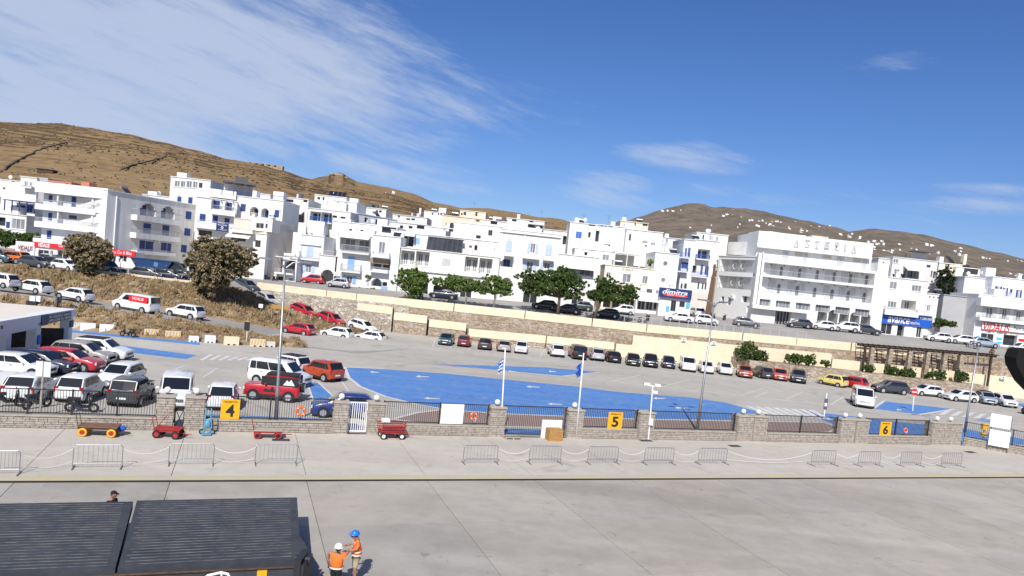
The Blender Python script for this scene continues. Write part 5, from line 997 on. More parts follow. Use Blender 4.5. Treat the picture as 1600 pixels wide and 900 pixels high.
def car_meshes(t):
    if t in CM: return CM[t]
    L, W, H, ws, rs, re, rb, bz, cl, wr = CT[t]; w2 = W/2; X = lambda f: L/2-f*L
    box = t in ('jeep', 'van', 'bigvan', 'cube'); nose = .82 if t != 'jeep' else .93
    hz = bz-(.02 if t == 'jeep' else .10 if t in ('van', 'bigvan') else .04)
    st = [(0, .80*w2, cl+.16, bz*.66), (.018, .90*w2, cl+.04, bz*.78 if t != 'jeep' else bz*.93), (.06, .965*w2, cl, bz*nose), (ws*.72, w2, cl, hz), (ws+.04, w2, cl, bz), (.55, w2, cl, bz+.01), (.86, w2, cl, bz+.02), (.965, .965*w2, cl+.03, bz+(.01 if rb > .9 else -.02)), (.99, .92*w2, cl+.08, bz-.03), (1, .84*w2, cl+.18, bz-.12)]
    M = MB(); rows = []
    for f, w_, zb, zt in st:
        x = X(f); zm = zb+(zt-zb)*.45; rows.append([(x, -w_*.93, zb), (x, -w_*.99, zb+.12), (x, -w_, zm), (x, -w_*.985, zt-.10), (x, -w_*.93, zt-.01), (x, -w_*.5, zt+.025), (x, 0, zt+.035), (x, w_*.5, zt+.025), (x, w_*.93, zt-.01), (x, w_*.985, zt-.10), (x, w_, zm), (x, w_*.99, zb+.12), (x, w_*.93, zb), (x, -w_*.93, zb)])
    M.grid(rows); M.f.append(tuple(range(13))); k = (len(rows)-1)*14; M.f.append(tuple(k+i for i in range(13))[::-1])
    # greenhouse
    wb, wt = .93*w2, (.80 if not box else .88)*w2
    B = [(X(ws), wb*.90, bz-.02), (X(ws+.10), wb, bz), (X((ws+rb)/2), wb*1.005, bz), (X(rb-.08), wb*.99, bz), (X(rb), wb*.90, bz-.03)]
    rr = re-rs; T = [(X(rs), wt*.93, H-.05), (X(rs+rr*.12), wt*.99, H-.02), (X(rs+rr*.5), wt, H), (X(re-rr*.12), wt*.985, H-.02), (X(re), wt*.93, H-.06)]
    rows = []
    for (xb, yb_, zb), (xt, yt_, zt) in zip(B, T):
        rows.append([(xb, -yb_, zb), (xb+(xt-xb)*.5, -(yb_+(yt_-yb_)*.42), zb+(zt-zb)*.5), (xb+(xt-xb)*.9, -yt_*1.02, zb+(zt-zb)*.9), (xt, -yt_*.88, zt), (xt, 0, zt+.03), (xt, yt_*.88, zt), (xb+(xt-xb)*.9, yt_*1.02, zb+(zt-zb)*.9), (xb+(xt-xb)*.5, yb_+(yt_-yb_)*.42, zb+(zt-zb)*.5), (xb, yb_, zb)])
    M.grid(rows); k = len(M.v)-45; M.f.append(tuple(k+i for i in range(9))); M.f.append(tuple(k+36+i for i in range(9))[::-1])
    body = fixn(M.mesh('body', None, True)); body.materials.append(None)
    try: body.set_sharp_from_angle(angle=R(42))
    except Exception: pass
    # glass patches
    def lerp(a, b, t): return tuple(a[i]+(b[i]-a[i])*t for i in range(3))
    def patch(b0, b1, t1, t0, off, ins=.05, lo=.06, hi=.90):
        pts = [lerp(lerp(b0, t0, h), lerp(b1, t1, h), u) for h, u in ((lo, ins), (lo, 1-ins), (hi, 1-ins), (hi, ins))]
        o = Vector(off); return [Vector(p)+o for p in pts]
    out = {}
    sp_ = lambda s, i: (B[i][0], s*B[i][1], B[i][2]); tp_ = lambda s, i: (T[i][0], s*T[i][1]*.99, T[i][2])
    gl = {}
    for s, nm in ((-1, 'r'), (1, 'l')):
        cuts = [(0.13, .50), (.52, .80)] + ([(.82, .95)] if t in ('estate', 'suv', 'van', 'bigvan') else [(.82, .92)])
        if t == 'pickup' or t == 'jeep': cuts = [(.15, .52), (.55, .92)]
        for ci, (c0, c1) in enumerate(cuts):
            Bl = lambda f: (X(ws+(rb-ws)*f), s*wb*1.012, bz); Tl = lambda f: (X(rs+(re-rs)*f), s*wt*1.012, H-.06)
            pts = []
            for h, f in ((.08, c0), (.08, c1), (.86, c1), (.86, c0)):
                p = lerp(Bl(f), Tl(f), h); bow = .05*W*math.sin(h*math.pi)*.32; pts.append((p[0], p[1]+s*bow+s*.012, p[2]))
            mid = []
            for f in (c1, c0):
                p = lerp(Bl(f), Tl(f), .5); mid.append((p[0], p[1]+s*(.05*W*.32)+s*.012, p[2]))
            M = MB(); M.quad(pts[0], pts[1], mid[0], mid[1]); M.quad(mid[1], mid[0], pts[2], pts[3]); gl[(nm, ci)] = M.mesh('side_window', CARGLASS)
    def endglass(i, name, fx):
        b, tt = B[i], T[i]; r_ = []
        for h in (.10, .5, .92):
            p = lerp((b[0], 0, b[2]), (tt[0], 0, tt[2]), h); yw = (b[1]+(tt[1]-b[1])*h)*.93; r_.append([(p[0]+fx*.012, -yw, p[2]+.012), (p[0]+fx*.02, 0, p[2]+.015), (p[0]+fx*.012, yw, p[2]+.012)])
        return MB().grid(r_).mesh(name, CARGLASS)
    gl['windscreen'] = endglass(0, 'windscreen', 1); gl['rear_window'] = endglass(4, 'rear_window', -1)
    # wheels, lamps
    ty = MB(); ty.tube([(0, -.1, 0), (0, .1, 0)], wr, 18); tyre = ty.mesh('wheel', RUBBER)
    rm = MB(); rm.tube([(0, .08, 0), (0, .112, 0)], wr*.62, 14)
    rim = rm.mesh('rim', RIM)
    ar = MB(); ar.tube([(0, 0, 0), (0, .015, 0)], wr*1.17, 20); arch = ar.mesh('wheel_arch', TRIM)
    hl = MB().box(-.05, .05, -.17, .17, -.085, .085).mesh('headlight', HEADL); tl = MB().box(-.03, .03, -.11, .11, -.17, .17).mesh('tail_light', TAILL)
    gr = MB().box(-.02, .03, -w2*.55, w2*.55, -.10, .10).mesh('grille', TRIM); bp = MB().box(-.03, .03, -w2*.86, w2*.86, -.09, .09).mesh('lower_bumper', TRIM)
    pl = MB().box(-.01, .012, -.26, .26, -.055, .055).mesh('number_plate', PLATE); mi = MB().ball((0, 0, 0), .11, 8, 5, (.7, 1, .75)).mesh('mirror', None); mi.materials.append(None)
    ss = MB().box(-L*.27, L*.27, -.012, .012, -.06, .06).mesh('sill', TRIM); hd = MB().box(-.09, .09, -.012, .012, -.02, .02).mesh('door_handle', TRIM)
    CM[t] = dict(body=body, gl=gl, tyre=tyre, rim=rim, arch=arch, hl=hl, tl=tl, gr=gr, bp=bp, pl=pl, mi=mi, ss=ss, hd=hd); return CM[t]
def pmat(o, m): o.material_slots[0].link = 'OBJECT'; o.material_slots[0].material = m
def car(t, colr, pos, head, label, pitch=0.0, roof=None, group='parked cars', far=False):
    m = car_meshes(t); L, W, H, ws, rs, re, rb, bz, cl, wr = CT[t]; w2 = W/2; name = {'bigvan': 'van', 'van': 'van', 'pickup': 'pickup_truck', 'jeep': 'off_road_car'}.get(t, 'car')
    e = empty('parked_'+name if name in ('car', 'van') else name, pos, 0, label, name.split('_')[0] if name != 'off_road_car' else 'car', group, rot=(0, -R(pitch), R(head)))
    b = link('body', m['body'], e); pmat(b, PAINTS[colr])
    if roof:
        o = MB().box(L/2-re*L+.1, L/2-rs*L-.1, -w2*.74, w2*.74, H+.005, H+.045).build('roof_panel', roof, e)
    for k, g in m['gl'].items(): link(g.name.split('.')[0], g, b if False else e)
    for fx in (.185, .815):
        for s in (-1, 1):
            a = link('wheel_arch', m['arch'], e); a.location = (L/2-fx*L, s*(w2-.004)+(-.008 if s < 0 else -.004), wr*1.02)
            w_ = link('wheel', m['tyre'], e); w_.location = (L/2-fx*L, s*(w2-.07), wr)
            r_ = link('rim', m['rim'], w_); r_.rotation_euler.z = 0 if s > 0 else math.pi
    for s in (-1, 1):
        o = link('headlight', m['hl'], e); o.location = (L/2-.10, s*w2*.70, bz*.70); o.rotation_euler.z = -s*R(22)
        o = link('tail_light', m['tl'], e); o.location = (-L/2+.045, s*w2*.80, bz*.86)
        o = link('mirror', m['mi'], e); o.location = (L/2-(ws+.09)*L, s*(w2+.08), bz+.06); pmat(o, PAINTS[colr])
        o = link('sill', m['ss'], e); o.location = (0, s*(w2*.985), cl+.10)
        for hx in (.52, .74)[:1 if t in ('small', 'jeep', 'bigvan') else 2]: o = link('door_handle', m['hd'], e); o.location = (L/2-hx*L, s*(w2-.001), bz-.14)
    o = link('grille', m['gr'], e); o.location = (L/2-.03, 0, bz*.58)
    o = link('lower_bumper', m['bp'], e); o.location = (L/2-.06, 0, cl+.10); o = link('lower_bumper', m['bp'], e); o.location = (-L/2+.06, 0, cl+.14)
    o = link('number_plate', m['pl'], e); o.location = (L/2+.012, 0, bz*.44); o = link('number_plate', m['pl'], e); o.location = (-L/2-.012, 0, bz*.55)
    return e
def shiftc(p, t, head, k=.8):
    L, W = CT[t][:2]; v = Vector((p.x, p.y, 0)).normalized(); h = Vector((math.cos(R(head)), math.sin(R(head)), 0)); d = abs(v.dot(h)); s = (d*L/2+math.sqrt(max(0, 1-d*d))*W/2)*k; return p+Vector((v.x*s, v.y*s, 0))
def lotcar(x, y, t, c, head, label, **k): return car(t, c, shiftc(G(x, y), t, head), head, label, **k)
g1 = 'cars in the rear row of the car park'
for x, y, t, c, h, lab in (
    (697, 540, 'hatch', 'teal', 268, 'dark teal hatchback, leftmost of the rear parking row'), (725, 542.5, 'small', 'maroon', 90, 'dark red hatchback second from left in the rear row'),
    (757, 547, 'hatch', 'brown', 91, 'dark brown hatchback third from left in the rear row'), (786, 550, 'estate', 'champ', 93, 'champagne estate behind the left flagpole'), (814, 553, 'small', 'white', 267, 'small white car facing out, fifth in the rear row'),
    (868, 558, 'suv', 'white', 95, 'white crossover parked after the gap in rear row'), (901, 562, 'van', 'black', 96, 'black people carrier behind the right flagpole'), (929, 564, 'suv', 'silver', 95, 'silver crossover between two black cars'),
    (955, 567, 'hatch', 'black', 96, 'low black hatchback right of the silver crossover'), (988, 572, 'hatch', 'black', 264, 'black hatchback facing out in middle of rear row'), (1015, 574.5, 'suv', 'black', 262, 'large black crossover facing out'),
    (1043, 576, 'small', 'navy', 262, 'dark navy small car left of the white van'), (1073, 581, 'van', 'white', 263, 'white compact van facing out in the rear row'), (1102, 584, 'small', 'white', 263, 'small white car directly right of the white compact van'),
    (1131, 586, 'small', 'white', 263, 'small white car left of the orange-red hatchback'), (1162, 590.5, 'hatch', 'rust', 258, 'orange-red hatchback facing out beside the large shrub'), (1189, 591.5, 'small', 'dgrey', 98, 'dark grey small car seen from behind by planter wall'),
    (1217, 595, 'hatch', 'oldred', 255, 'old red hatchback with white windscreen sunshade'), (1246, 599, 'suv', 'dgrey', 250, 'dark grey crossover at right end of angled row'), (1300, 604, 'small', 'yellow', 128, 'pale yellow small car by the planter wall'),
    (1331, 607, 'small', 'red', 128, 'red small car right of the pale yellow car'), (1389, 616, 'suv', 'dgrey', 183, 'dark grey crossover parked sideways behind white van'), (1446, 620, 'hatch', 'white', 188, 'white hatchback behind the no entry sign'),
    (1499, 628.5, 'hatch', 'white', 188, 'white hatchback passing behind the right lamp post'), (1539, 632, 'small', 'sblue', 255, 'pale silver-blue small car with dark roof'), (1568, 636, 'small', 'white', 262, 'white tiny car at right end of the car park row'),
    (1346, 637, 'bigvan', 'white', 250, 'white delivery van standing alone in the car park'), (1624, 652, 'suv', 'black', 200, 'black car cut off by the right edge of picture')):
    lotcar(x, y, t, c, h, lab, group=g1, roof=TRIM if c == 'sblue' else None)
g2 = 'cars behind the fence at left'
for x, y, t, c, h, lab, rf in (
    (30, 592, 'hatch', 'white', 4, 'white hatchback at far left beside dark estate', None), (62, 586, 'estate', 'navy', 4, 'dark navy estate between white hatchback and red estate', None), (106, 582, 'estate', 'red', 5, 'bright red estate car near the kiosk', None),
    (128, 572, 'suv', 'champ', 6, 'champagne crossover behind the red estate', None), (158, 565, 'suv', 'white', 5, 'white crossover with black roof behind champagne crossover', TRIM), (188, 610, 'small', 'white', 272, 'white boxy small car facing the fence', None),
    (126, 631, 'small', 'white', 100, 'white boxy small car seen from behind by yellow cart', None), (205, 637, 'cube', 'dgrey', 101, 'dark grey compact crossover seen from behind at fence', None), (48, 630, 'hatch', 'white', 104, 'white hatchback with its door open at the fence', None),
    (274, 641, 'van', 'white', 292, 'white small van between two stone gate pillars', None), (347, 642, 'small', 'white', 108, 'white car partly behind the yellow number four sign', None), (436, 606, 'van', 'white', 352, 'white window van behind the red off-road car', None),
    (448, 588, 'cube', 'white', 158, 'white small crossover behind the window van', TRIM), (500, 597, 'cube', 'rust', 150, 'orange-rust small crossover left of the blue paint', None), (426, 628, 'jeep', 'red', 186, 'red off-road car with black top and spare wheel', TRIM),
    (536, 654, 'hatch', 'blue', 196, 'dark blue hatchback parked behind fence pillars', None)):
    e = lotcar(x, y, t, c, h, lab, group=g2, roof=rf)
    if t == 'jeep':
        sw = MB().tube([(-1.83, 0, .95), (-2.02, 0, .95)], .33, 18).build('spare_wheel', RUBBER, e); MB().tube([(-2.021, 0, .95), (-2.03, 0, .95)], .28, 18).build('wheel_cover', SIGNW, sw)
        MB().box(-1.6, .4, -.66, .66, 1.74, 1.80).build('roof_rack', TRIM, e); MB().box(-1.7, .65, -.832, -.80, 1.1, 1.66).box(-1.7, .65, .80, .832, 1.1, 1.66).build('black_top', TRIM, e)
        for s in (-1, 1): letter('4x4', -.1 if s < 0 else -.1, .75, .62, .92, s*.835 if s < 0 else -.835, TRIM, e)
        M = MB(); M.quad((-1.5, .845, 1.15), (-.75, .845, 1.15), (-1.0, .845, 1.5), (-1.12, .845, 1.36), (-1.25, .845, 1.55)); M.build('mountain_decal', SIGNW, e)
        M = MB(); M.quad((-.3, .823, .62), (.5, .823, .62), (.4, .823, .86), (.1, .823, .74), (-.1, .823, .98)); M.build('boat_decal', TRIM, e)
    if 'door open' in lab: MB().box(0, 1.0, 0, .06, .35, 1.35, Matrix.Translation((.7, .87, 0)) @ Matrix.Rotation(R(118), 4, 'Z')).build('open_door', PAINTS['white'], e)
g3 = 'cars on the sloping side road'
for x, y, Y, t, c, h, pt, lab in (
    (0, 448, 76, 'small', 'white', 172, 2, 'white car cut off at left edge on the side road'), (50, 457, 77.5, 'hatch', 'white', 170, 2, 'white hatchback second from left on the side road'), (117, 469, 79, 'hatch', 'white', 168, 2, 'white hatchback behind the red-panelled van on side road'),
    (212, 486, 80, 'bigvan', 'white', 167, 2, 'white van with red side panel on the side road'), (289, 497, 81.5, 'suv', 'white', 167, 2, 'white crossover behind the red-panelled van'), (466, 522, 87.5, 'hatch', 'red', 165, 1.5, 'red hatchback lowest on the side road under lamp post'),
    (526, 528, 90, 'hatch', 'white', 168, 1.5, 'white hatchback right of the low red hatchback'), (578, 534, 91.5, 'hatch', 'white', 165, 1, 'white black-wheeled hatchback at the mouth of side road'),
    (566, 517, 96, 'hatch', 'white', 338, -8, 'white hatchback lowest on the steep ramp'), (517, 505, 98, 'hatch', 'red', 335, -11, 'red hatchback second lowest on the steep ramp'), (474, 492, 99.5, 'hatch', 'red', 335, -12, 'red hatchback higher up the steep ramp'),
    (415, 473, 101, 'sedan', 'silver', 334, -13, 'silver sedan near the top of the steep ramp'), (384, 452, 102, 'sedan', 'dgrey', 332, -12, 'dark sedan under the large tamarisk at the ramp top')):
    e = car(t, c, P(x, y, Y), h, lab, pt, group=g3)
    if 'red side panel' in lab:
        for s in (-1, 1):
            p_ = MB().box(-2.2, .25, s*.94-.012, s*.94+.012, 1.15, 1.85).build('side_panel', RED, e)
            if s > 0: o = link('lettering', textmesh('VIDALIS', 1.5, .32, SIGNW, shear=.2), p_); o.location = (-.2, .956, 1.38); o.rotation_euler.z = math.pi
g4 = 'cars on the upper street'
for x, Y, t, c, h, lab in (
    (-12, 92, 'van', 'teal', 10, 'dark teal van at the left edge of upper street'), (20, 93.5, 'suv', 'orange', 170, 'bright orange crossover on the upper street'), (55, 91, 'hatch', 'dgrey', 352, 'dark grey hatchback in front of orange crossover'), (86, 93.5, 'sedan', 'black', 352, 'black sedan behind the dark grey hatchback'),
    (104, 91, 'hatch', 'white', 340, 'white hatchback left of the small tamarisk'), (82, 97, 'hatch', 'silver', 345, 'silver car half hidden behind white hatchback'), (165, 92.5, 'pickup', 'dgrey', 345, 'dark grey pickup right of the small tamarisk'), (148, 97, 'suv', 'black', 340, 'black crossover behind the pickup'),
    (230, 93, 'hatch', 'dgrey', 5, 'dark car in front of the blue skip'), (262, 94, 'hatch', 'navy', 5, 'navy car right of the blue skip'), (285, 95.5, 'sedan', 'black', 5, 'black sedan left of the large tamarisk'), (280, 103, 'suv', 'black', 350, 'black crossover by the arched block'),
    (488, 116.5, 'small', 'red', 178, 'red car parked left of the arched passage'), (528, 113.5, 'small', 'silver', 178, 'silver small car right of the arched passage'), (692, 112, 'sedan', 'navy', 180, 'dark sedan under the low spreading tree'),
    (850, 111, 'hatch', 'navy', 176, 'dark hatchback left of the pine trunk'), (884, 109.5, 'sedan', 'black', 178, 'black sedan right of the pine trunk'), (905, 113, 'hatch', 'dgrey', 178, 'dark grey hatchback behind the black sedan'), (946, 109, 'hatch', 'black', 176, 'black hatchback under the two-headed pine'), (972, 113, 'small', 'white', 178, 'white car half hidden right of black hatchback'),
    (1059, 111, 'sedan', 'white', 178, 'white sedan in front of the navy-signed office'), (1102, 111, 'small', 'white', 355, 'white hatchback at the side street corner'), (1165, 112, 'hatch', 'grey', 350, 'grey hatchback turning below the hotel corner'), (1086, 122, 'suv', 'white', 95, 'white crossover parked up the side street'),
    (1246, 115, 'hatch', 'dgrey', 176, 'dark hatchback by the hotel entrance'), (1283, 115, 'hatch', 'white', 176, 'white hatchback at the first hotel arch'), (1318, 115, 'suv', 'white', 176, 'white crossover below the hotel arches'), (1353, 115, 'hatch', 'dgrey', 356, 'dark hatchback at right end of the hotel'),
    (1464, 115, 'hatch', 'white', 176, 'white hatchback right of the blue-signed car hire'), (1499, 115, 'hatch', 'white', 176, 'white hatchback before the grey building side'), (1536, 114.5, 'hatch', 'sblue', 355, 'pale blue hatchback before red-lettered shop'), (1596, 113, 'small', 'white', 176, 'white car at right edge of the upper street')):
    yh = 354+.105*x; X = (x-800)/FPX*Y; z = street_z(X, Y); p = P(x, yh+40, Y); p = P(x+(0), yh+(10-z)*FPX/Y, Y); p.z = street_z(p.x, Y); car(t, c, p, h, lab, group=g4, roof=None)

# ------------------------------------------------------------------ scooters
def scooter_proto(colr):
    b = {}
    M = MB(); M.tube([(-.55, 0, .62), (-.2, 0, .55), (.05, 0, .32), (.35, 0, .34), (.5, 0, .62), (.52, 0, .92)], [.13, .16, .12, .10, .12, .07], 7); b['body'] = M.mesh('body', colr, True)
    b['seat'] = MB().box(-.62, .0, -.13, .13, .70, .82).mesh('seat', TRIM); b['handlebar'] = MB().tube([(.45, -.32, 1.02), (.52, 0, .98), (.45, .32, 1.02)], .025, 5).mesh('handlebar', TRIM)
    b['wheel'] = MB().torus((0, 0, 0), .21, .07, 'Y', 14, 6).mesh('wheel', RUBBER); b['fork'] = MB().tube([(.62, 0, .27), (.5, 0, .75)], .035, 5).mesh('fork', STEEL); return b
SCP = [scooter_proto(PAINTS[c]) for c in ('black', 'dgrey', 'silver')]
def scooter(p, head, label, kind=0):
    b = SCP[kind]; e = empty('motor_scooter', p, 0, label, 'scooter', 'parked scooters', rot=(R(8), 0, R(head)))
    for k in ('body', 'seat', 'handlebar', 'fork'): link(k, b[k], e)
    for x in (-.5, .64): w_ = link('wheel', b['wheel'], e); w_.location = (x, 0, .27)
for x, y, h, k, lab in ((8, 638, 40, 0, 'black scooter at far left behind the fence'), (55, 640, 70, 1, 'scooter leaning by the notice post behind the fence'), (125, 646, 20, 0, 'black motorcycle lying low behind fence near yellow cart'), (200, 527, 175, 0, 'dark scooter standing between the concrete blocks')):
    scooter(shiftc(G(x, y), 'small', 0, .2), h, lab, k)
for x, Y, h, k, lab in ((393, 114, 80, 0, 'leftmost scooter in the row by the beige house'), (404, 114, 85, 0, 'second scooter in the row by the beige house'), (415, 114, 75, 1, 'third scooter in the row by the beige house'), (428, 113.5, 80, 0, 'rightmost scooter in the row by the beige house'), (655, 107, 60, 0, 'scooter left of the leftmost street tree'), (700, 107, 80, 1, 'scooter between spreading tree and round street tree'), (975, 107, 30, 1, 'scooter right of the black hatchback under pine'), (1002, 108, 20, 2, 'scooter in front of the cafe awning'), (1130, 117, 60, 0, 'scooter up the side street beside hotel wing'), (1112, 116, 50, 0, 'scooter at the foot of the wooden poles'), (1517, 112, 120, 2, 'scooter beside the pale blue hatchback'), (1010, 110, 100, 0, 'black scooter close to the cafe glazing')):
    yh = 354+.105*x; X = (x-800)/FPX*Y; z = street_z(X, Y); p = P(x, yh+(10-z)*FPX/Y, Y); p.z = street_z(p.x, Y); scooter(p, h, lab, k)

# ------------------------------------------------------------------ quay fence (local frame: x along fence, y inland, z up)
FF = Fac('O', 60, 1300, 669, 1, 1); FF.o = Vector((FA.x, FA.y, 0)); FF.e = FD; FF.n = FN; FF.ang = FANG
def su(px, py=660): return FF.uv(px, py)[0]
ZL = FF.uv(430, 658.5)[1]; ZF = FF.uv(430, 622.5)[1]; ZP = FF.uv(258, 621)[1]
def stonework(u0, u1, y0, y1, z0, z1, seed, course=.13):
    """courses of uneven stones on all four sides of a block"""
    rnd = random.Random(seed); M = MB(); z = z0
    while z < z1-.03:
        h = min(course*rnd.uniform(.75, 1.3), z1-z)
        for side in (0, 1, 2, 3):
            L = (u1-u0) if side in (0, 2) else (y1-y0); p = 0
            while p < L-.04:
                w_ = min(rnd.uniform(.22, .55), L-p)
                if L-p-w_ < .12: w_ = L-p
                d = rnd.uniform(.015, .06); g = .012
                if side == 0: M.box(u0+p+g, u0+p+w_-g, y0-d, y0+.05, z+g, z+h-g)
                elif side == 2: M.box(u0+p+g, u0+p+w_-g, y1-.05, y1+d, z+g, z+h-g)
                elif side == 1: M.box(u1-.05, u1+d, y0+p+g, y0+p+w_-g, z+g, z+h-g)
                else: M.box(u0-d, u0+.05, y0+p+g, y0+p+w_-g, z+g, z+h-g)
                p += w_
        z += h
    return M
def fence_empty(name, label, cat, group=None, u=0): return empty(name, FF.o+FF.e*u, FF.ang, label, cat, group)
PIL = [(244, 270, 260, 611), (288, 318, 304, 613), (521, 543, 533, 619), (575, 599, 588, 622), (766, 789, 777, 628), (888, 911, 900, 634), (1000, 1022, None, 0), (1154, 1177, 1166, 643), (1178, 1200, 1190, 645), (1315, 1337, 1326, 650), (1339, 1359, 1348, 651)]
ORD = ['leftmost stone gate pillar beside the small white van', 'stone pillar left of the number four sign', 'stone pillar left of the white bar gate', 'stone pillar right of the white bar gate', 'stone pillar beside the left flagpole', 'stone pillar beside the right flagpole', 'stone pillar behind the camera mast', 'left stone pillar of the middle narrow gap', 'right stone pillar of the middle narrow gap', 'left stone pillar of the gap before number six sign', 'right stone pillar directly left of number six sign']
PU = []
for i, ((a, b, bx, by), lab) in enumerate(zip(PIL, ORD)):
    u0, u1 = su(a), su(b); PU.append((u0, u1)); e = fence_empty('gate_pillar', lab, 'pillar', 'stone fence pillars')
    MB().box(u0, u1, .0, .75, 0, ZP).build('core', MORTAR, e); stuff(stonework(u0, u1, 0, .75, .12, ZP-.04, 100+i).build('stonework', STONE2, e))
    MB().box(u0-.06, u1+.06, -.06, .81, ZP, ZP+.09).build('cap', CAPST, e)
    if bx:
        g = MB().ball(((u0+u1)/2, .38, ZP+.33), .17, 14, 9).build('globe_lamp', mat('white_globe', (0.80, 0.79, 0.75), .35), e, True); MB().tube([((u0+u1)/2, .38, ZP+.09), ((u0+u1)/2, .38, ZP+.18)], .06, 8).build('lamp_base', DKGREY, g)
u0, u1 = su(1459), su(1505); e = fence_empty('stone_wall_block', 'wide stone wall block with two globe lamps at right', 'wall')
MB().box(u0, u1, 0, .75, 0, ZP).build('core', MORTAR, e); stuff(stonework(u0, u1, 0, .75, .12, ZP-.04, 140).build('stonework', STONE2, e)); MB().box(u0-.06, u1+.06, -.06, .81, ZP, ZP+.09).build('cap', CAPST, e)
for f in (.25, .72): g = MB().ball((u0+(u1-u0)*f, .38, ZP+.33), .17, 14, 9).build('globe_lamp', MATS['white_globe'], e, True); MB().tube([(u0+(u1-u0)*f, .38, ZP+.09), (u0+(u1-u0)*f, .38, ZP+.18)], .06, 8).build('lamp_base', DKGREY, g)
PU.append((u0, u1))
def bars(u0, u1, z0, z1, y, m, sp=.125, r=.011, post=2.4):
    M = MB(); n = max(2, int((u1-u0)/sp))
    for k in range(1, n): c = u0+(u1-u0)*k/n; M.box(c-r, c+r, y-r, y+r, z0+.04, z1-.04)
    return M
def fence_panel(label, a, b, low=True, mcol=BLACKM, posts=(), u01=None):
    u0, u1 = u01 or (a, b); e = fence_empty('railing_fence', label, 'fence', 'railing panels of the quay fence'); z0 = ZL+.06 if low else .22
    if low:
        MB().box(u0, u1, .14, .56, 0, ZL-.06).build('core', MORTAR, e); stuff(stonework(u0+.02, u1-.02, .14, .56, .12, ZL-.07, int(abs(u0)*10), .12).build('stonework', STONE2, e)); MB().box(u0, u1, .08, .62, ZL-.06, ZL).build('coping', CAPST, e)
    MB().box(u0, u1, .33, .38, ZF-.05, ZF).build('top_rail', mcol, e); MB().box(u0, u1, .33, .38, z0, z0+.05).build('bottom_rail', mcol, e)
    stuff(bars(u0, u1, z0, ZF, .355, mcol).build('bars', mcol, e))
    for c in (u0+.03, u1-.03)+tuple(posts): MB().box(c-.04, c+.04, .315, .395, (ZL if low else .14), ZF+.03).build('post', mcol, e)
    return e
fl = fence_panel('long railing fence panel at far left in front of parked cars', su(-260), PU[0][0], posts=(su(-80), su(40, 640), su(110, 640), su(180)))
fence_panel('railing fence panel carrying the yellow number four sign', PU[1][1], PU[2][0], posts=(su(421),))
fence_panel('railing fence panel with blank white board and lifebuoy', PU[3][1], PU[4][0], posts=(su(688),))
fence_panel('tall railing fence panel behind the wooden crate', PU[4][1], PU[5][0], low=False)
fence_panel('railing fence panel carrying the yellow number five sign', PU[5][1], PU[6][0])
fence_panel('railing fence panel behind the middle lamp post', PU[6][1], PU[7][0])
fence_panel('railing fence panel before the tip of the paver island', PU[8][1], PU[9][0], posts=(su(1257),))
fence_panel('railing fence panel carrying the yellow number six sign', PU[10][1], PU[11][0], posts=(su(1407),))
_o, _e, _n, _a = FF.o, FF.e, FF.n, FF.ang
q0, q1 = G(1506, 696), G(1600, 713.5); FF.o = Vector((q0.x, q0.y+.2, 0)); FF.e = Vector((q1.x-q0.x, q1.y-q0.y, 0)).normalized(); FF.n = Vector((FF.e.y, -FF.e.x, 0)); FF.ang = math.atan2(FF.e.y, FF.e.x)
fence_panel('railing fence panel at far right behind white notice boards', 0.02, 14, posts=(su(1545, 690), su(1582, 690)))
e = fence_empty('notice_board', 'tall white two-panel notice board at far right', 'sign')
for r_ in ((1547.5, 648, 1580, 669), (1545, 673, 1578, 698)): u0, u1, a, b = FF.rect(*r_, off=.1); MB().box(u0, u1, -.12, -.06, a, b).build('board', SIGNW, e)
u0, u1, a, b = FF.rect(1546, 650, 1578, 712, off=.1)
for c in (u0, u1): MB().box(c-.03, c+.03, -.05, 0, .14, b).build('post', STEEL, e)
for k in range(4): uu = FF.rect(1549, 651+k*3.5, 1570+k*2, 652+k*3.5, off=.13); MB().box(uu[0], uu[1], -.125, -.12, uu[2], uu[3]).build('text_line', LGREY, e)
FF.o, FF.e, FF.n, FF.ang = _o, _e, _n, _a
# gates
def gate(label, u0, u1, m, zt, brace):
    e = fence_empty('gate', label, 'gate'); M = MB(); M.box(u0, u0+.06, .3, .36, .2, zt).box(u1-.06, u1, .3, .36, .2, zt).box(u0+.06, u1-.06, .3, .36, .2, .27).box(u0+.06, u1-.06, .3, .36, zt-.07, zt); M.build('frame', m, e)
    if brace: MB().tube([(u0+.05, .33, .25), (u1-.05, .33, zt-.05)], .02, 4).build('brace', m, e); MB().tube([(u1-.05, .335, .25), (u0+.05, .335, zt-.05)], .02, 4).build('brace', m, e)
    else:
        for k in range(1, 9): c = u0+(u1-u0)*k/9; MB().box(c-.02, c+.02, .31, .35, .27, zt-.07).build('bar', m, e)
gate('narrow dark gate with crossed bracing between the left pillars', PU[0][1]+.03, PU[1][0]-.03, BLACKM, ZL+.5, True)
gate('white bar gate between two stone pillars', PU[2][1]+.03, PU[3][0]-.03, WHITEP, ZF-.1, False)
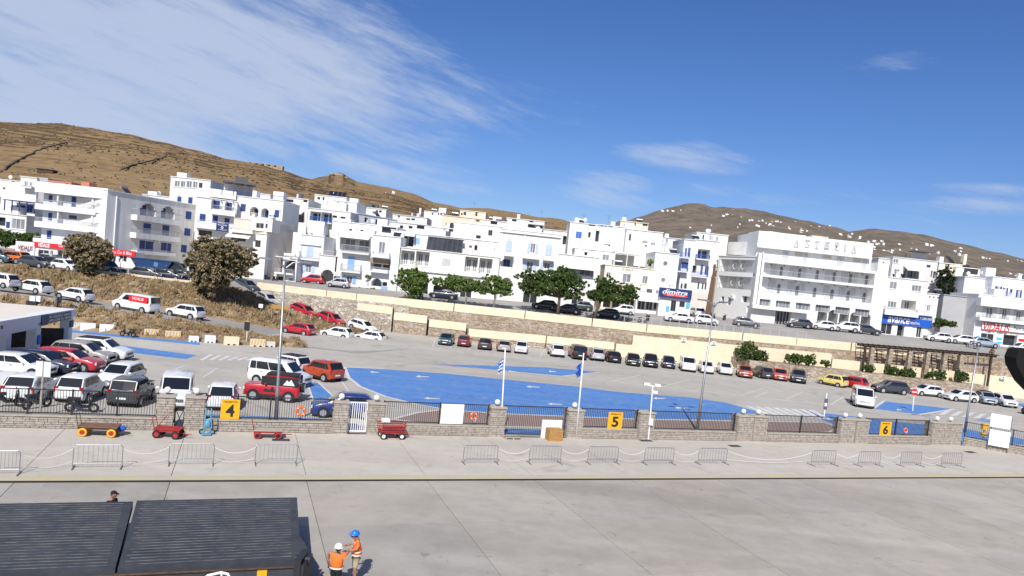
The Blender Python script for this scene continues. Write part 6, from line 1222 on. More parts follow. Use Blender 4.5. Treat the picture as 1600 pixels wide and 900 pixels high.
# signs on the fence
def fsign(label, r_, num):
    u0, u1, a, b = FF.rect(*r_, off=-.28); e = fence_empty('number_sign', label, 'sign', 'yellow berth number signs'); MB().box(u0, u1, .25, .29, a, b).build('board', SIGNY, e); w_ = u1-u0; h = b-a
    letter(num, u0+w_*.27, u1-w_*.27, a+h*.12, a+h*.74, .245, TRIM, e, 0, .03); letter('\u03a0\u03a1\u039f\u0392\u039b\u0397\u03a4\u0391', u0+w_*.14, u1-w_*.14, a+h*.83, a+h*.93, .245, TRIM, e)
fsign('yellow berth sign with large black 4', (345, 624, 374.5, 654.5), '4'); fsign('yellow berth sign with large black 5', (950, 644, 972, 670), '5'); fsign('yellow berth sign with large black 6', (1375, 659, 1392, 681), '6')
u0, u1, a, b = FF.rect(689, 632, 724, 662, off=-.28); e = fence_empty('blank_board', 'blank white board hung on the fence left of lifebuoy', 'sign'); MB().box(u0, u1, .25, .29, a, b).build('board', SIGNW, e); MB().box(u0-.02, u1+.02, .29, .31, a-.02, a+.05).box(u0-.02, u1+.02, .29, .31, b-.05, b+.02).build('frame', LGREY, e)
for (x, y, r_, lab) in ((470, 642.5, 9.3, 'orange lifebuoy on fence right of number four sign'), (740, 650, 8.2, 'orange lifebuoy on fence right of the blank white board'), (1415, 672, 7, 'orange lifebuoy on fence right of number six sign')):
    u, z = FF.uv(x, y, -.22); k = abs(FF.uv(x+r_, y)[0]-u); e = fence_empty('lifebuoy', lab, 'lifebuoy', 'lifebuoys on the fence'); MB().torus((u, .22, z), k*.76, k*.24, 'Y', 28, 8).build('ring', BUOY, e, True)
    for t in range(4):
        an = math.pi/4+t*math.pi/2; c = (u+k*.76*math.cos(an), .22, z+k*.76*math.sin(an)); MB().ball(c, k*.28, 8, 6, (.75, 1.0, .75)).build('white_band', SIGNW, e, True)
    MB().tube([(u+k*.9, .2, z-k*.3), (u+k*.5, .19, z-k*1.25), (u-.1, .19, z-k*.7)], .015, 4).build('rope', SIGNW, e)
# flagpoles and flags
def flag(label, flab, x0, y0, x1, y1, m, fy0, fy1):
    b = G(x0, y0); t = P(x1, y1, b.y); e = empty('flagpole', b, 0, label, 'flagpole', 'flagpoles'); d = t-b; MB().tube([(0, 0, 0), d], [.055, .035], 10).build('pole', WHITEP, e, True); MB().ball(d, .06, 8, 6).build('finial', WHITEP, e)
    h0 = P(x1, fy0, b.y).z-b.z; h1 = P(x1, fy1, b.y).z-b.z; rows = []
    for j in range(9):
        z = h0+(h1-h0)*j/8; rows.append([(-.04-(.34*(i/5)*(.5+.5*math.sin(j*.9)**2))-.02, .09*math.sin(i*1.9+j*.6), z-.18*i/5) for i in range(6)])
    f = empty('flag', b+Vector((d.x*.96, 0, 0)), 0, flab, 'flag')
    if m is None:
        for j in range(8): MB().grid(rows[j:j+2]).build('flag_stripe', SBLUE if j % 2 == 0 else SIGNW, f)
    else: MB().grid(rows).build('cloth', m, f)
flag('white flagpole with drooping striped flag, left of the two', 'blue and white striped flag drooping on the left flagpole', 782, 682, 789.5, 545, None, 560, 582)
flag('white flagpole with drooping blue flag, right of the two', 'plain dark blue flag drooping on the right flagpole', 900, 685, 912, 553, SBLUE, 566, 588)
# camera mast
b = G(1013, 687); e = empty('camera_mast', b, 0, 'slim white mast with security cameras and grey box', 'mast'); t = P(1020, 603, b.y)-b
MB().tube([(0, 0, 0), t], .045, 8).build('pole', WHITEP, e); MB().box(-.14, .14, -.17, -.02, 1.0, 1.45).build('control_box', LGREY, e); MB().box(t.x-.45, t.x+.3, -.03, .03, t.z-.03, t.z+.03).build('arm', WHITEP, e)
for dx, dz in ((-.4, .08), (.3, .08), (.15, -.4)): c = MB().box(t.x+dx-.2, t.x+dx+.2, -.09, .09, t.z+dz-.07, t.z+dz+.08).build('camera', SIGNW, e); MB().box(t.x+dx-.22, t.x+dx-.2, -.06, .06, t.z+dz-.05, t.z+dz+.05).build('lens', TRIM, c)
# lamp posts
def lamp(label, bx, by, tx, ty, arms):
    b = G(bx, by); t = P(tx, ty, b.y)-b; e = empty('lamp_post', b, 0, label, 'street lamp', 'car park lamp posts'); MB().tube([(0, 0, 0), (t.x*.25, 0, t.z*.25), (t.x*.26, 0, t.z*.26), t], [.12, .105, .085, .05], 12).build('pole', STEEL, e, True); MB().box(-.22, .22, -.22, .22, -.02, .05).build('base_plate', STEEL, e)
    MB().box(-.08, .08, -.16, -.1, .6, 1.1).build('service_door', DKGREY, e)
    for a in arms:
        d = Vector((math.cos(R(a)), math.sin(R(a)), 0)); ar = MB().tube([t+Vector((0, 0, -.35)), t+d*.4+Vector((0, 0, .02)), t+d*.9+Vector((0, 0, .1))], .04, 6).build('arm', STEEL, e); c = t+d*1.05+Vector((0, 0, .11))
        MB().box(-.32, .32, -.12, .12, -.05, .05, Matrix.Translation(c) @ Matrix.Rotation(R(a), 4, 'Z')).build('lantern', STEEL, ar)
lamp('tall left lamp post with four arms beside the red off-road car', 430, 672, 446, 410, (20, 110, 200, 290)); lamp('tall lamp post with four arms at the blue paint', 1089, 674, 1116, 473, (20, 110, 200, 290)); lamp('tall lamp post at far right behind the fence', 1507, 676, 1529, 541, (20, 200))
# wooden utility poles on the street
for x, y0, x1, y1, lab in ((1108, 488, 1117, 413, 'tall wooden utility pole at the side street corner'), (1104, 488, 1114, 430, 'shorter wooden utility pole leaning beside the tall one')):
    b = P(x, y0, 114); t = P(x1, y1, 114); e = empty('utility_pole', b, 0, lab, 'pole'); MB().tube([(0, 0, -1), t-b], [.28, .2], 10).build('shaft', POLEW, e); MB().box((t-b).x-.5, (t-b).x+.5, -.26, -.2, (t-b).z-.5, (t-b).z-.42).build('crossarm', POLEW, e)
# ------------------------------------------------------------------ crowd barriers and ropes
BAR = [(-30, 30, 706, 741), (113, 190, 695, 731), (263, 333, 694, 726), (398, 463, 694, 725.5), (723, 776, 696, 724), (826, 875, 698, 724), (918, 964, 699, 724), (1006, 1051, 700, 725), (1090, 1134, 701, 725), (1267, 1304, 705, 727), (1340, 1374, 706, 728), (1406, 1438, 707, 728), (1470, 1501, 708.5, 729)]
NAMES = ['first', 'second', 'third', 'fourth', 'fifth', 'sixth', 'seventh', 'eighth', 'ninth', 'tenth', 'eleventh', 'twelfth', 'thirteenth']
ENDS = []
for i, (a, b, y0, y1) in enumerate(BAR):
    p0, p1 = G(a, y1+(.5 if i < 2 else 0)), G(b, y1); d = p1-p0; L = d.length; an = math.atan2(d.y, d.x); h = max(.95, min(1.12, P((a+b)/2, y0, (p0.y+p1.y)/2).z-.14))
    e = empty('crowd_barrier', p0, an, NAMES[i]+' steel crowd barrier from the left along the platform', 'barrier', 'steel crowd barriers')
    MB().tube([(0, 0, .06), (0, 0, h-.08), (.08, 0, h), (L-.08, 0, h), (L, 0, h-.08), (L, 0, .06)], .019, 6).build('frame', STEEL, e); MB().tube([(0, 0, .2), (L, 0, .2)], .014, 5).build('bottom_rail', STEEL, e); n = 10
    for k in range(1, n): MB().tube([(L*k/n, 0, .2), (L*k/n, 0, h)], .0085, 4).build('bar', STEEL, e)
    for c in (.02, L-.02): MB().box(c-.02, c+.02, -.34, .34, 0, .05).build('foot', STEEL, e)
    ENDS.append((p0+Vector((0, 0, h*.85)), p1+Vector((0, 0, h*.85)), p0, p1))
ROPE = mat('white_rope', (0.72, 0.71, 0.68), .8)
for i in range(len(BAR)-1):
    if i == 3: continue
    a, b = ENDS[i][1], ENDS[i+1][0]; s_ = .28 if i != 8 else .5; o = MB().tube([a.lerp(b, k/12)-Vector((0, 0, s_*4*(k/12)*(1-k/12))) for k in range(13)], .013, 5).build('rope', ROPE)
    tag(o, 'sagging white rope between %s and %s crowd barriers' % (NAMES[i], NAMES[i+1]), 'rope', 'ropes between the crowd barriers')
    c, d = ENDS[i][3]+Vector((0, 0, .3)), ENDS[i+1][2]+Vector((0, 0, .3)); o = MB().tube([c.lerp(d, k/8)-Vector((0, 0, .16*4*(k/8)*(1-k/8))) for k in range(9)], .008, 5).build('rope', ROPE); tag(o, 'lower slack rope between %s and %s crowd barriers' % (NAMES[i], NAMES[i+1]), 'rope', 'ropes between the crowd barriers')
# drain covers
for x, y, lab in ((439, 687.5, 'dark drain grate near the flat red cart'), (1148, 697, 'dark drain grate near the ninth barrier'), (1516, 706.5, 'dark drain grate by the right wall block'), (1009, 688.5, 'dark drain grate at the foot of camera mast')):
    p = G(x, y); e = empty('drain_grate', (p.x, p.y, .146), FF.ang, lab, 'grate'); MB().box(-.45, .45, -.25, .25, -.01, .006).build('frame', DKGREY, e)
    for k in range(8): MB().box(-.4+k*.105, -.35+k*.105, -.2, .2, .006, .014).build('bar', BLACKM, e)

# ------------------------------------------------------------------ porters' carts
def wheel(e, x, y, r, tm, rm, w_=.08):
    o = MB().torus((x, y, r), r*.76, r*.27, 'Y', 18, 7).build('wheel', tm, e, True); MB().tube([(x, y-w_*.4, r), (x, y+w_*.4, r)], r*.58, 12).build('hub', rm, o)
def cart(label, xc, y, ang, L, W, deckz, deck, frame, tyre, rim, r, rails=0, handle=True, name='luggage_cart'):
    e = empty(name, G(xc, y), R(ang)+FF.ang, label, 'cart', 'porters carts by the fence'); e.location.x += 0
    MB().box(-L/2, L/2, -W/2, W/2, deckz, deckz+.05).build('deck', deck, e); MB().box(-L/2+.02, L/2-.02, -W/2+.04, -W/2+.1, deckz-.1, deckz-.001).box(-L/2+.02, L/2-.02, W/2-.1, W/2-.04, deckz-.1, deckz-.001).build('chassis', frame, e)
    for x in (-L*.36, L*.36):
        for s in (-1, 1): wheel(e, x, s*(W/2-.02), r, tyre, rim)
        MB().tube([(x, -W/2, r), (x, W/2, r)], .025, 6).build('axle', frame, e); MB().tube([(x, -W*.3, r), (x, -W*.3, deckz)], .03, 5).tube([(x, W*.3, r), (x, W*.3, deckz)], .03, 5).build('bracket', frame, e)
    if handle: MB().tube([(-L/2, -W*.3, deckz), (-L/2-.12, -W*.3, deckz+.55), (-L/2-.12, W*.3, deckz+.55), (-L/2, W*.3, deckz)], .02, 5).build('push_handle', frame, e); MB().tube([(L/2, 0, r*1.2), (L/2+.5, 0, .2)], .025, 5).build('draw_bar', frame, e)
    for k in range(rails):
        z = deckz+.16+k*.15
        for s in (-1, 1): MB().box(-L/2, L/2, s*W/2-.015, s*W/2+.015, z, z+.05).build('side_rail', frame, e)
        MB().box(L/2-.03, L/2, -W/2, W/2, z, z+.05).build('end_rail', frame, e)
    return e
DECKW = mat('brown_ply', (0.22, 0.11, 0.07), .8, var=.3, scale=5)
e = cart('flat cart with brown deck and bright yellow wheels', 155, 680, -6, 1.75, .85, .46, DECKW, RUST, YELLOWP, REDM, .21); MB().ball((.95, .15, .35), .16, 8, 6, (1.3, 1, .9)).build('blue_bundle', SBLUE, e)
e = cart('red flat cart with raised handle between the gate pillars', 263, 683, -14, 1.25, .8, .44, REDM, REDM, RUBBER, REDM, .2); MB().tube([(-.6, .3, .5), (-.2, .3, 1.1), (0, .3, 1.15)], .02, 5).build('upright_bar', REDM, e)
cart('flat red cart with pale boards below number four sign', 418, 684, 0, 1.45, .7, .42, mat('pale_board', (0.42, 0.37, 0.31), .85, var=.2, scale=6), REDM, REDM, RUBBER, .18)
e = cart('red railed cart with white wheel near the blank board', 611, 684.5, 2, 1.45, .75, .42, REDM, REDM, RUBBER, SIGNW, .18, 3); MB().box(-.62, -.2, -.2, .2, .95, 1.12).build('white_box', SIGNW, e)
e = empty('hand_truck', G(323, 679), FF.ang, 'light blue upright hand truck against the stone pillar', 'hand truck'); MB().tube([(-.15, 0, .1), (-.13, .15, 1.35), (.13, .15, 1.35), (.15, 0, .1)], .035, 6).build('frame', CYAN, e); MB().box(-.22, .22, -.3, 0, .05, .09).build('toe_plate', CYAN, e)
for z in (.4, .75, 1.05): MB().tube([(-.15, .08, z), (.15, .08, z)], .03, 5).build('crossbar', CYAN, e)
for s in (-1, 1): wheel(e, s*.25, .05, .14, RUBBER, CYAN)
MB().ball((0, 0, .55), .16, 8, 6, (1, .7, 1.4)).build('rope_coil', CYAN, e)
# crate, panel, pallet, right notice boards, yellow post
u0, u1, a, b = FF.rect(855, 665, 876, 683, off=.55); e = fence_empty('wooden_crate', 'plain wooden crate in front of the white panel', 'crate')
for k in range(5): MB().box(u0, u1, -.95, -.92, .14+k*.142, .27+k*.142).build('front_plank', WOOD, e); MB().box(u0, u0+.03, -.92, -.3, .14+k*.142, .27+k*.142).build('side_plank', WOOD, e); MB().box(u1-.03, u1, -.92, -.3, .14+k*.142, .27+k*.142).build('side_plank', WOOD, e)
for k in range(4): MB().box(u0, u1, -.95+k*.165, -.79+k*.165-.01, .852, .875).build('lid_plank', WOOD, e)
u0, u1, a, b = FF.rect(848, 657, 879, 679, off=.2); e = fence_empty('leaning_board', 'white panel leaning on the fence behind the crate', 'panel'); MB().box(u0, u1, -.08, -.02, .14, b).build('board', SIGNW, e)
for k in range(3): MB().box(u0+.1, u1-.1, -.085, -.08, b-.3-k*.28, b-.28-k*.28).build('seam', LGREY, e)
u0, u1, a, b = FF.rect(789, 677, 812, 683, off=.4); e = fence_empty('wooden_pallet', 'weathered wooden pallet lying by the left flagpole', 'pallet')
for k in range(5): MB().box(u0, u1, -.7+k*.16, -.58+k*.16, .24, .26).build('slat', DWOOD if k == 2 else CAPST, e)
for k in range(3): c = u0+(u1-u0)*k/2; MB().box(c-.04, c+.04, -.7, .06, .14, .24).build('bearer', CAPST, e)
b = G(1535, 690); e = empty('signal_post', b, 0, 'short post with two yellow boxes behind right fence', 'post'); t = P(1536, 662, b.y).z-b.z; MB().tube([(0, 0, 0), (0, 0, t)], .05, 7).build('pole', DKGREY, e); MB().box(-.22, .22, -.15, .15, t-.5, t).build('upper_box', YELLOWP, e); MB().box(-.22, .22, -.15, .15, t-1.05, t-.75).build('lower_box', YELLOWP, e); MB().box(-.25, .25, -.17, -.15, t-.98, t-.88).build('band', RUST, e)
# small traffic signs in the lot
def signpost(label, bx, by, tx, ty, kind):
    b = G(bx, by); t = P(tx, ty, b.y)-b; e = empty('traffic_sign', b, 0, label, 'sign'); MB().tube([(0, 0, 0), t], .05, 8).build('pole', WHITEP, e)
    if kind == 'noentry':
        d = MB().tube([(t.x, -.05, t.z-.3), (t.x, -.09, t.z-.3)], .36, 24).build('disc', RED, e); MB().box(t.x-.25, t.x+.25, -.105, -.09, t.z-.36, t.z-.24).build('white_bar', SIGNW, d)
    elif kind == 'plate': MB().box(t.x-.16, t.x+.16, -.07, -.05, t.z-1.5, t.z-.5).build('plate', DKGREY, e); MB().box(t.x-.1, t.x+.1, -.085, -.07, t.z-1.2, t.z-.9).build('symbol', SIGNW, e)
    elif kind == 'white': MB().box(t.x-.42, t.x+.42, -.07, -.05, t.z-.8, t.z).build('plate', SIGNW, e)
    elif kind == 'dark': MB().box(t.x-.28, t.x+.28, -.12, -.05, t.z-.9, t.z).build('plate', TRIM, e)
signpost('no entry sign on white post in the blue bay', 1426, 642, 1429, 608, 'noentry'); signpost('white post with small dark plate by zebra crossing', 1287, 655, 1292, 614, 'plate')
signpost('white post with dark plate beside the verge', 385, 537, 387, 503, 'dark')
def bankpost(label, bx, by, tx, ty, Y, kind):
    b = P(bx, by, Y); t = P(tx, ty, Y)-b; e = empty('bank_sign', b, 0, label, 'sign'); MB().tube([(0, 0, -.4), t], .04, 6).build('pole', CAPST, e)
    if kind == 'w': MB().box(t.x-.28, t.x+.28, -.06, -.04, t.z-.5, t.z).build('plate', SIGNW, e); MB().box(t.x-.14, t.x+.14, -.07, -.06, t.z-.38, t.z-.15).build('symbol', LGREY, e)
    if kind == 'b': MB().box(t.x-.1, t.x+2.2, -.06, -.03, t.z-.55, t.z-.05).build('board', WOOD, e)
bankpost('small white sign on the earth bank', 406, 502, 408, 475, 92, 'w'); bankpost('ochre wooden board sign on the earth bank', 424, 502, 425.5, 475, 92, 'b'); bankpost('bare post under the ochre board on the bank', 450, 503, 452, 484, 92, 'n'); bankpost('bare post between the red cars on the bank', 512, 505, 513, 490, 94, 'n'); bankpost('rusty post at the stone slope', 593, 515, 594, 495, 101, 'n')
b = G(62, 650); e = empty('notice_post', b, 0, 'white notice plates on post behind the left fence', 'sign'); MB().tube([(0, 0, 0), (.05, 0, 2.9)], .05, 6).build('pole', CAPST, e)
for x in (-.32, .1): MB().box(x, x+.36, -.07, -.05, 2.1, 2.9).build('plate', LGREY, e)
# concrete blocks along the verge
BLK = [(125, 147, 506, 517, SIGNW), (155, 178, 508, 519.5, SIGNW), (111, 119, 504, 515, CAPST), (225, 246, 515.5, 526.5, 's'), (258, 280, 518.5, 529.5, 's'), (295, 309, 526, 534, SIGNW), (320, 335, 525, 535.5, SIGNW), (350, 371, 527, 539, COPING), (391, 412, 531, 541.5, 's'), (412, 428, 535, 542, CAPST)]
for i, (a, b, y0, y1, m_) in enumerate(BLK):
    p0, p1 = G(a, y1), G(b, y1); d = p1-p0; L = max(.9, d.length); h = max(.55, P((a+b)/2, y0, p0.y).z-.14); e = empty('concrete_block', p0, math.atan2(d.y, d.x)*.6, NAMES[i]+' concrete road block from the left along the verge', 'block', 'concrete road blocks'); M = MB()
    P2 = [(0, h), (L, h), (L, 0), (L*.8, 0), (L*.76, .14), (L*.62, .14), (L*.58, 0), (L*.42, 0), (L*.38, .14), (L*.24, .14), (L*.2, 0), (0, 0)]
    M.quad(*[(x, 0, z) for x, z in P2]); M.quad(*[(x, .6, z) for x, z in P2[::-1]]); M.quad((0, 0, h), (L, 0, h), (L, .6, h), (0, .6, h)); M.quad((0, .6, 0), (0, 0, 0), (0, 0, h), (0, .6, h)); M.quad((L, 0, 0), (L, .6, 0), (L, .6, h), (L, 0, h))
    bm0 = mat('block_concrete', (0.66, 0.62, 0.55), .9, var=.15, scale=2); M.build('block', bm0 if m_ == 's' or m_ is CAPST else m_, e)
    if m_ == 's':
        for k in range(5): x = L*k/5; MB().quad((x+.02, -.004, .16), (x+L*.1, -.004, .16), (x+L*.19, -.004, h-.03), (x+L*.09+.02, -.004, h-.03)).build('yellow_stripe', YELLOWP, e)
# guard rail of the upper street
gp = [P(132, 420, 89.5), P(190, 426, 90), P(245, 432.5, 91), P(312, 440, 92.3)]; e = empty('guard_rail', (0, 0, 0), 0, 'low pale guard rail along the upper street edge', 'guard rail')
for k in range(3): a, b = gp[k], gp[k+1]; M = MB(); M.quad(a+Vector((0, 0, -.3)), b+Vector((0, 0, -.3)), b, a); M.quad(a, b, b+Vector((0, .08, 0)), a+Vector((0, .08, 0))); M.quad(b+Vector((0, .08, -.3)), a+Vector((0, .08, -.3)), a+Vector((0, .08, 0)), b+Vector((0, .08, 0))); M.build('beam', COPING, e)
for q_ in gp: MB().box(-.08, .08, .09, .2, -1.3, .15, Matrix.Translation(q_)).build('post', POLEW, e)
for x, y0, y1, lab in ((243, 431, 410, 'blue sign on post by the guard rail'), (188, 425, 404, 'grey sign on post behind the pickup'), (295, 436, 417, 'thin grey post left of the large tamarisk')):
    b = P(x, y0, 90.6); t = P(x+1, y1, 90.6)-b; e = empty('street_sign', b, 0, lab, 'sign'); MB().tube([(0, 0, 0), t], .04, 6).build('pole', STEEL, e); MB().box(t.x-.25, t.x+.25, -.06, -.04, t.z-.5, t.z).build('plate', mat('dull_blue', (0.10, 0.20, 0.36), .6) if 'blue' in lab else LGREY, e)
# blue skip
b = sbase(241, 418, 103); e = empty('waste_skip', b, 0, 'dark blue open waste skip by the arched block', 'skip'); M = MB()
lo = [(-2.0, -.9, .15), (2.0, -.9, .15), (2.0, .9, .15), (-2.0, .9, .15)]; hi = [(-3.0, -1.05, 1.7), (3.0, -1.05, 1.7), (3.0, 1.05, 1.7), (-3.0, 1.05, 1.7)]
for k in range(4): M.quad(lo[k], lo[(k+1) % 4], hi[(k+1) % 4], hi[k])
M.quad(*lo[::-1]); M.build('hopper', mat('skip_blue', (0.02, 0.06, 0.17), .5, var=.3, scale=2), e); MB().box(-3.05, 3.05, -1.12, -1.0, 1.66, 1.78).box(-3.05, 3.05, 1.0, 1.12, 1.66, 1.78).build('rim', MATS['skip_blue'], e)
for s in (-1, 1): MB().tube([(s*2.3, -1.0, 1.1), (s*2.3, -1.16, 1.1)], .08, 8).build('lifting_lug', STEEL, e)
# pergola
pg0, pg1 = P(1348, 540, 101.0), P(1557, 557, 101.0); e = empty('timber_pergola', (pg0.x, pg0.y, 0), 0, 'long dark timber pergola on stone piers below the street', 'pergola'); Lp = pg1.x-pg0.x; zt0, zt1 = pg0.z, pg1.z
def tz(u): return zt0+(zt1-zt0)*u/Lp
for y in (0, 1.6): MB().tube([(0, y, zt0), (Lp, y, zt1)], .16, 4).build('beam', DWOOD, e)
for k in range(26): u = Lp*k/25; MB().box(u-.05, u+.05, -.5, 2.0, tz(u)+.14, tz(u)+.26).build('rafter', DWOOD, e)
for k, x in enumerate((1362, 1391, 1422, 1450, 1477, 1503)):
    u = P(x, 560, 101).x-pg0.x; MB().box(u-.28, u+.28, -.1, .5, .5, tz(u)-.15).build('pier', STONE, e)
for x in (1350, 1549): u = P(x, 560, 101).x-pg0.x; MB().box(u-.12, u+.12, -.1, .14, .5, tz(u)-.14).build('timber_post', DWOOD, e)
us = [P(x, 560, 101).x-pg0.x for x in (1350, 1362, 1391, 1422, 1450, 1477, 1503)]
for a, b in zip(us, us[1:]):
    for k in range(6): z0, z1 = tz(a)-.55-k*.42, tz(b)-.75-k*.42; MB().tube([(a+.3, 1.2+(k % 2)*.1, z0), (b-.3, 1.2+(k % 2)*.1, z1)], .055, 4).build('trellis_slat', DWOOD, e)
    m_ = (a+b)/2; MB().tube([(m_-.2, 1.1, tz(m_)-.3), (m_+.3, 1.1, tz(m_)-3)], .06, 4).build('trellis_upright', DWOOD, e)

# ------------------------------------------------------------------ kiosk canopy at left
kb0 = G(102, 542); kb1 = G(52, 556); KZ = P(60, 491, kb1.y).z
kd = kb0-kb1; kd.z = 0; kl = kd.length; ka = math.atan2(kd.y, kd.x)
e = empty('entrance_canopy', kb1, ka, 'white flat-roofed entrance canopy with blue signs at left edge', 'canopy'); H_ = KZ-.14
KW = mat('kiosk_white', (0.70, 0.72, 0.76), .7, var=.05, scale=1)
for u in (-.45, kl-.35): MB().box(u, u+.75, -.3, .4, 0, H_-.55).build('post', KW, e)
MB().box(-.6, kl+.5, -.45, .55, H_-.6, H_).build('beam', KW, e)
MB().box(-13, -.6, -.45, .1, H_-1.0, H_).build('beam', KW, e); MB().box(-5.2, -4.5, -.4, .05, 0, H_-1.0).build('post', KW, e)
MB().box(-13, kl+.5, .55, 7.5, H_-.25, H_-.001).box(-13, -.6, .101, .55, H_-.25, H_-.002).build('roof', mat('roof_cream', (0.70, 0.63, 0.54), .9, var=.06, scale=1), e); MB().box(kl+.2, kl+.5, 7.0, 7.4, 0, H_-.26).build('post', KW, e)
o = MB().box(-.2, .9, -.52, -.46, H_-.85, H_-.05).build('blue_sign', NAVY, e)
o = MB().box(.92, kl-.6, -.52, -.46, H_-.75, H_-.1).build('sign_board', DKGREY, e); letter('\u03a0\u0395 \u039b\u0399\u039c\u0395\u039d\u039f\u03a3 \u03a4\u0397\u039d\u039f\u03a5', 1.0, kl-.7, H_-.38, H_-.2, -.525, SIGNW, o); letter('WELCOME TO TINOS', 1.0, kl-.7, H_-.66, H_-.48, -.525, SIGNW, o)
MB().box(kl-.3, kl+.35, -.4, -.31, H_-1.5, H_-.95).build('blue_sign', NAVY, e); MB().box(-.3, .2, -.4, -.31, H_-2.3, H_-1.6).build('blue_sign', SBLUE, e); MB().box(-6.2, -5.9, -.47, -.455, H_-.55, H_-.3).build('wall_mark', DKGREY, e)
wp = [G(-60, 548), G(-10, 552), G(40, 553)]; 
e = empty('canopy_back_wall', (0, 0, 0), 0, 'stone wall behind the entrance canopy with shade painted into its colour', 'wall'); a, b = G(-80, 543), G(96, 543); M = MB(); M.quad(a, b, b+Vector((0, 0, 1.6)), a+Vector((0, 0, 1.6))); M.quad(a+Vector((0, 0, 1.6)), b+Vector((0, 0, 1.6)), b+Vector((0, .4, 1.6)), a+Vector((0, .4, 1.6))); M.quad(b, b+Vector((0, .4, 0)), b+Vector((0, .4, 1.6)), b+Vector((0, 0, 1.6))); M.build('masonry', mat('shade_painted_stone', (0.07, 0.06, 0.05), .95, var=.5, scale=3), e)  # near-black wall colour stands in for the shade under the canopy
a, b = P(-60, 450, 72.4), P(92, 466, 74); e = empty('stone_building_wall', (0, 0, 0), 0, 'rubble stone wall with dark doorway below the side road', 'wall'); A0, B0 = Vector((a.x, a.y, .1)), Vector((b.x, b.y, .1)); k = Vector((0, .5, 0)); M = MB(); M.quad(A0, B0, b, a); M.quad(a, b, b+k, a+k); M.quad(B0, B0+k, b+k, b); M.build('masonry', STONE, e)
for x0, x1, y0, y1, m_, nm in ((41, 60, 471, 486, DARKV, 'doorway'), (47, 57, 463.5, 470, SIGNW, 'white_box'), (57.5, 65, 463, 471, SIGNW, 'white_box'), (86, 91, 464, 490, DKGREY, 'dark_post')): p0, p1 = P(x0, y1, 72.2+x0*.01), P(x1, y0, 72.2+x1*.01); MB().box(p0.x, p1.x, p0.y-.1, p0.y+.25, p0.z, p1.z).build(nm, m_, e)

# ------------------------------------------------------------------ ship's ramp in the foreground
RZ = 1.15
def rp(px, py, z): return G(px, py, z)
def panel(label, TL, TR, BR, BL, zf, zn, extra=None):
    a, b, c, d = rp(*TL, zf), rp(*TR, zf), rp(*BR, zn), rp(*BL, zn); e = empty('ramp_flap', d, 0, label, 'ramp', 'ship ramp flaps'); o = Vector(d); pts = [d-o, c-o]+([rp(*q_, zn+(zf-zn)*t)-o for q_, t in extra] if extra else [])+[b-o, a-o]; n = len(pts); M = MB(); dn = Vector((0, 0, -.28))
    M.quad(*pts); M.quad(*[p+dn for p in pts[::-1]])
    for k in range(n): M.quad(pts[k]+dn, pts[(k+1) % n]+dn, pts[(k+1) % n], pts[k])
    M.build('deck_plate', DECK, e)
    A, B, Cc, D = a-o, b-o, c-o, d-o; R_ = 26
    for k in range(1, R_):
        t = k/R_; p0 = D.lerp(A, t).lerp(Cc.lerp(B, t), .03+.02*(k % 2)); p1 = D.lerp(A, t).lerp(Cc.lerp(B, t), .955); w_ = (A-D).normalized()*.013; up = Vector((0, 0, .012)); 
        M = MB(); M.quad(p0-w_+up, p1-w_+up, p1+w_+up, p0+w_+up); M.quad(p0-w_, p1-w_, p1-w_+up, p0-w_+up); M.quad(p1+w_, p0+w_, p0+w_+up, p1+w_+up); M.build('grip_bar', DECKR, e)
    return e, o, (A, B, Cc, D)
e, o, K = panel('right dark steel ramp flap with raised grip bars', (214, 782), (464, 777), (467, 873), (184, 888), RZ, RZ-.1, [((481, 857), .18), ((468, 836), .40)])
panel('left dark steel ramp flap cut off by the picture edge', (-140, 789), (208, 783.5), (180, 888), (-160, 902), RZ, RZ-.1)
a, c = rp(-160, 908, RZ-.25), rp(466, 880, RZ-.25); e = empty('ramp_girder', a, 0, 'dark steel girder along the near side of the ramp', 'girder'); v = c-a; h = Vector((0, 0, -.85)); k = Vector((0, -.25, 0)); M = MB(); M.quad(h, v+h, v, Vector((0, 0, 0))); M.quad(k+h, v+k+h, v+k, k); M.quad(k, v+k, v, Vector((0, 0, 0))); M.quad(v+k+h, v+h, v, v+k); M.build('web_plate', DECK, e)
f0, f1 = v*.895, v*.925
M = MB(); q_ = Vector((0, -.256, 0)); M.quad(v*.890+q_+Vector((0, 0, -.8)), v*.918+q_+Vector((0, 0, -.8)), v*.918+q_, v*.890+q_); M.build('yellow_stripe', SIGNY, e)
M = MB().tube([k*1.1, v+k*1.1], .035, 6); M.build('edge_pipe', RUST, e)
hb = rp(472, 880, RZ-.3); eg = e; e = MB().box(-.10, .10, -.5, .35, -.8, .3).build('hinge', BLACKM, eg); e.location = hb-a; MB().tube([(-.2, -.05, .12), (.25, -.05, .12)], .14, 12).build('pin', BLACKM, e); MB().box(.14, .22, -.6, .3, -.82, .2).build('link_plate', BLACKM, e); MB().tube([(.1, -.4, -.5), (.45, -.5, -.8)], .1, 8).build('ram', STEEL, e)
rb = rp(352, 893, RZ-.15); e = empty('white_handrail', rb, 0, 'bent white tubular handrail in front of the ramp', 'handrail'); MB().tube([(-.75, -.35, -.95), (-.55, -.32, -.25), (-.35, -.3, -.02), (.0, -.3, .10), (.18, -.3, .08), (.32, -.3, -.1), (.5, -.3, -.95)], .038, 8).build('rail', WHITEP, e, True); MB().tube([(.02, -.3, .08), (.02, -.3, -.95)], .03, 8).build('upright', WHITEP, e)
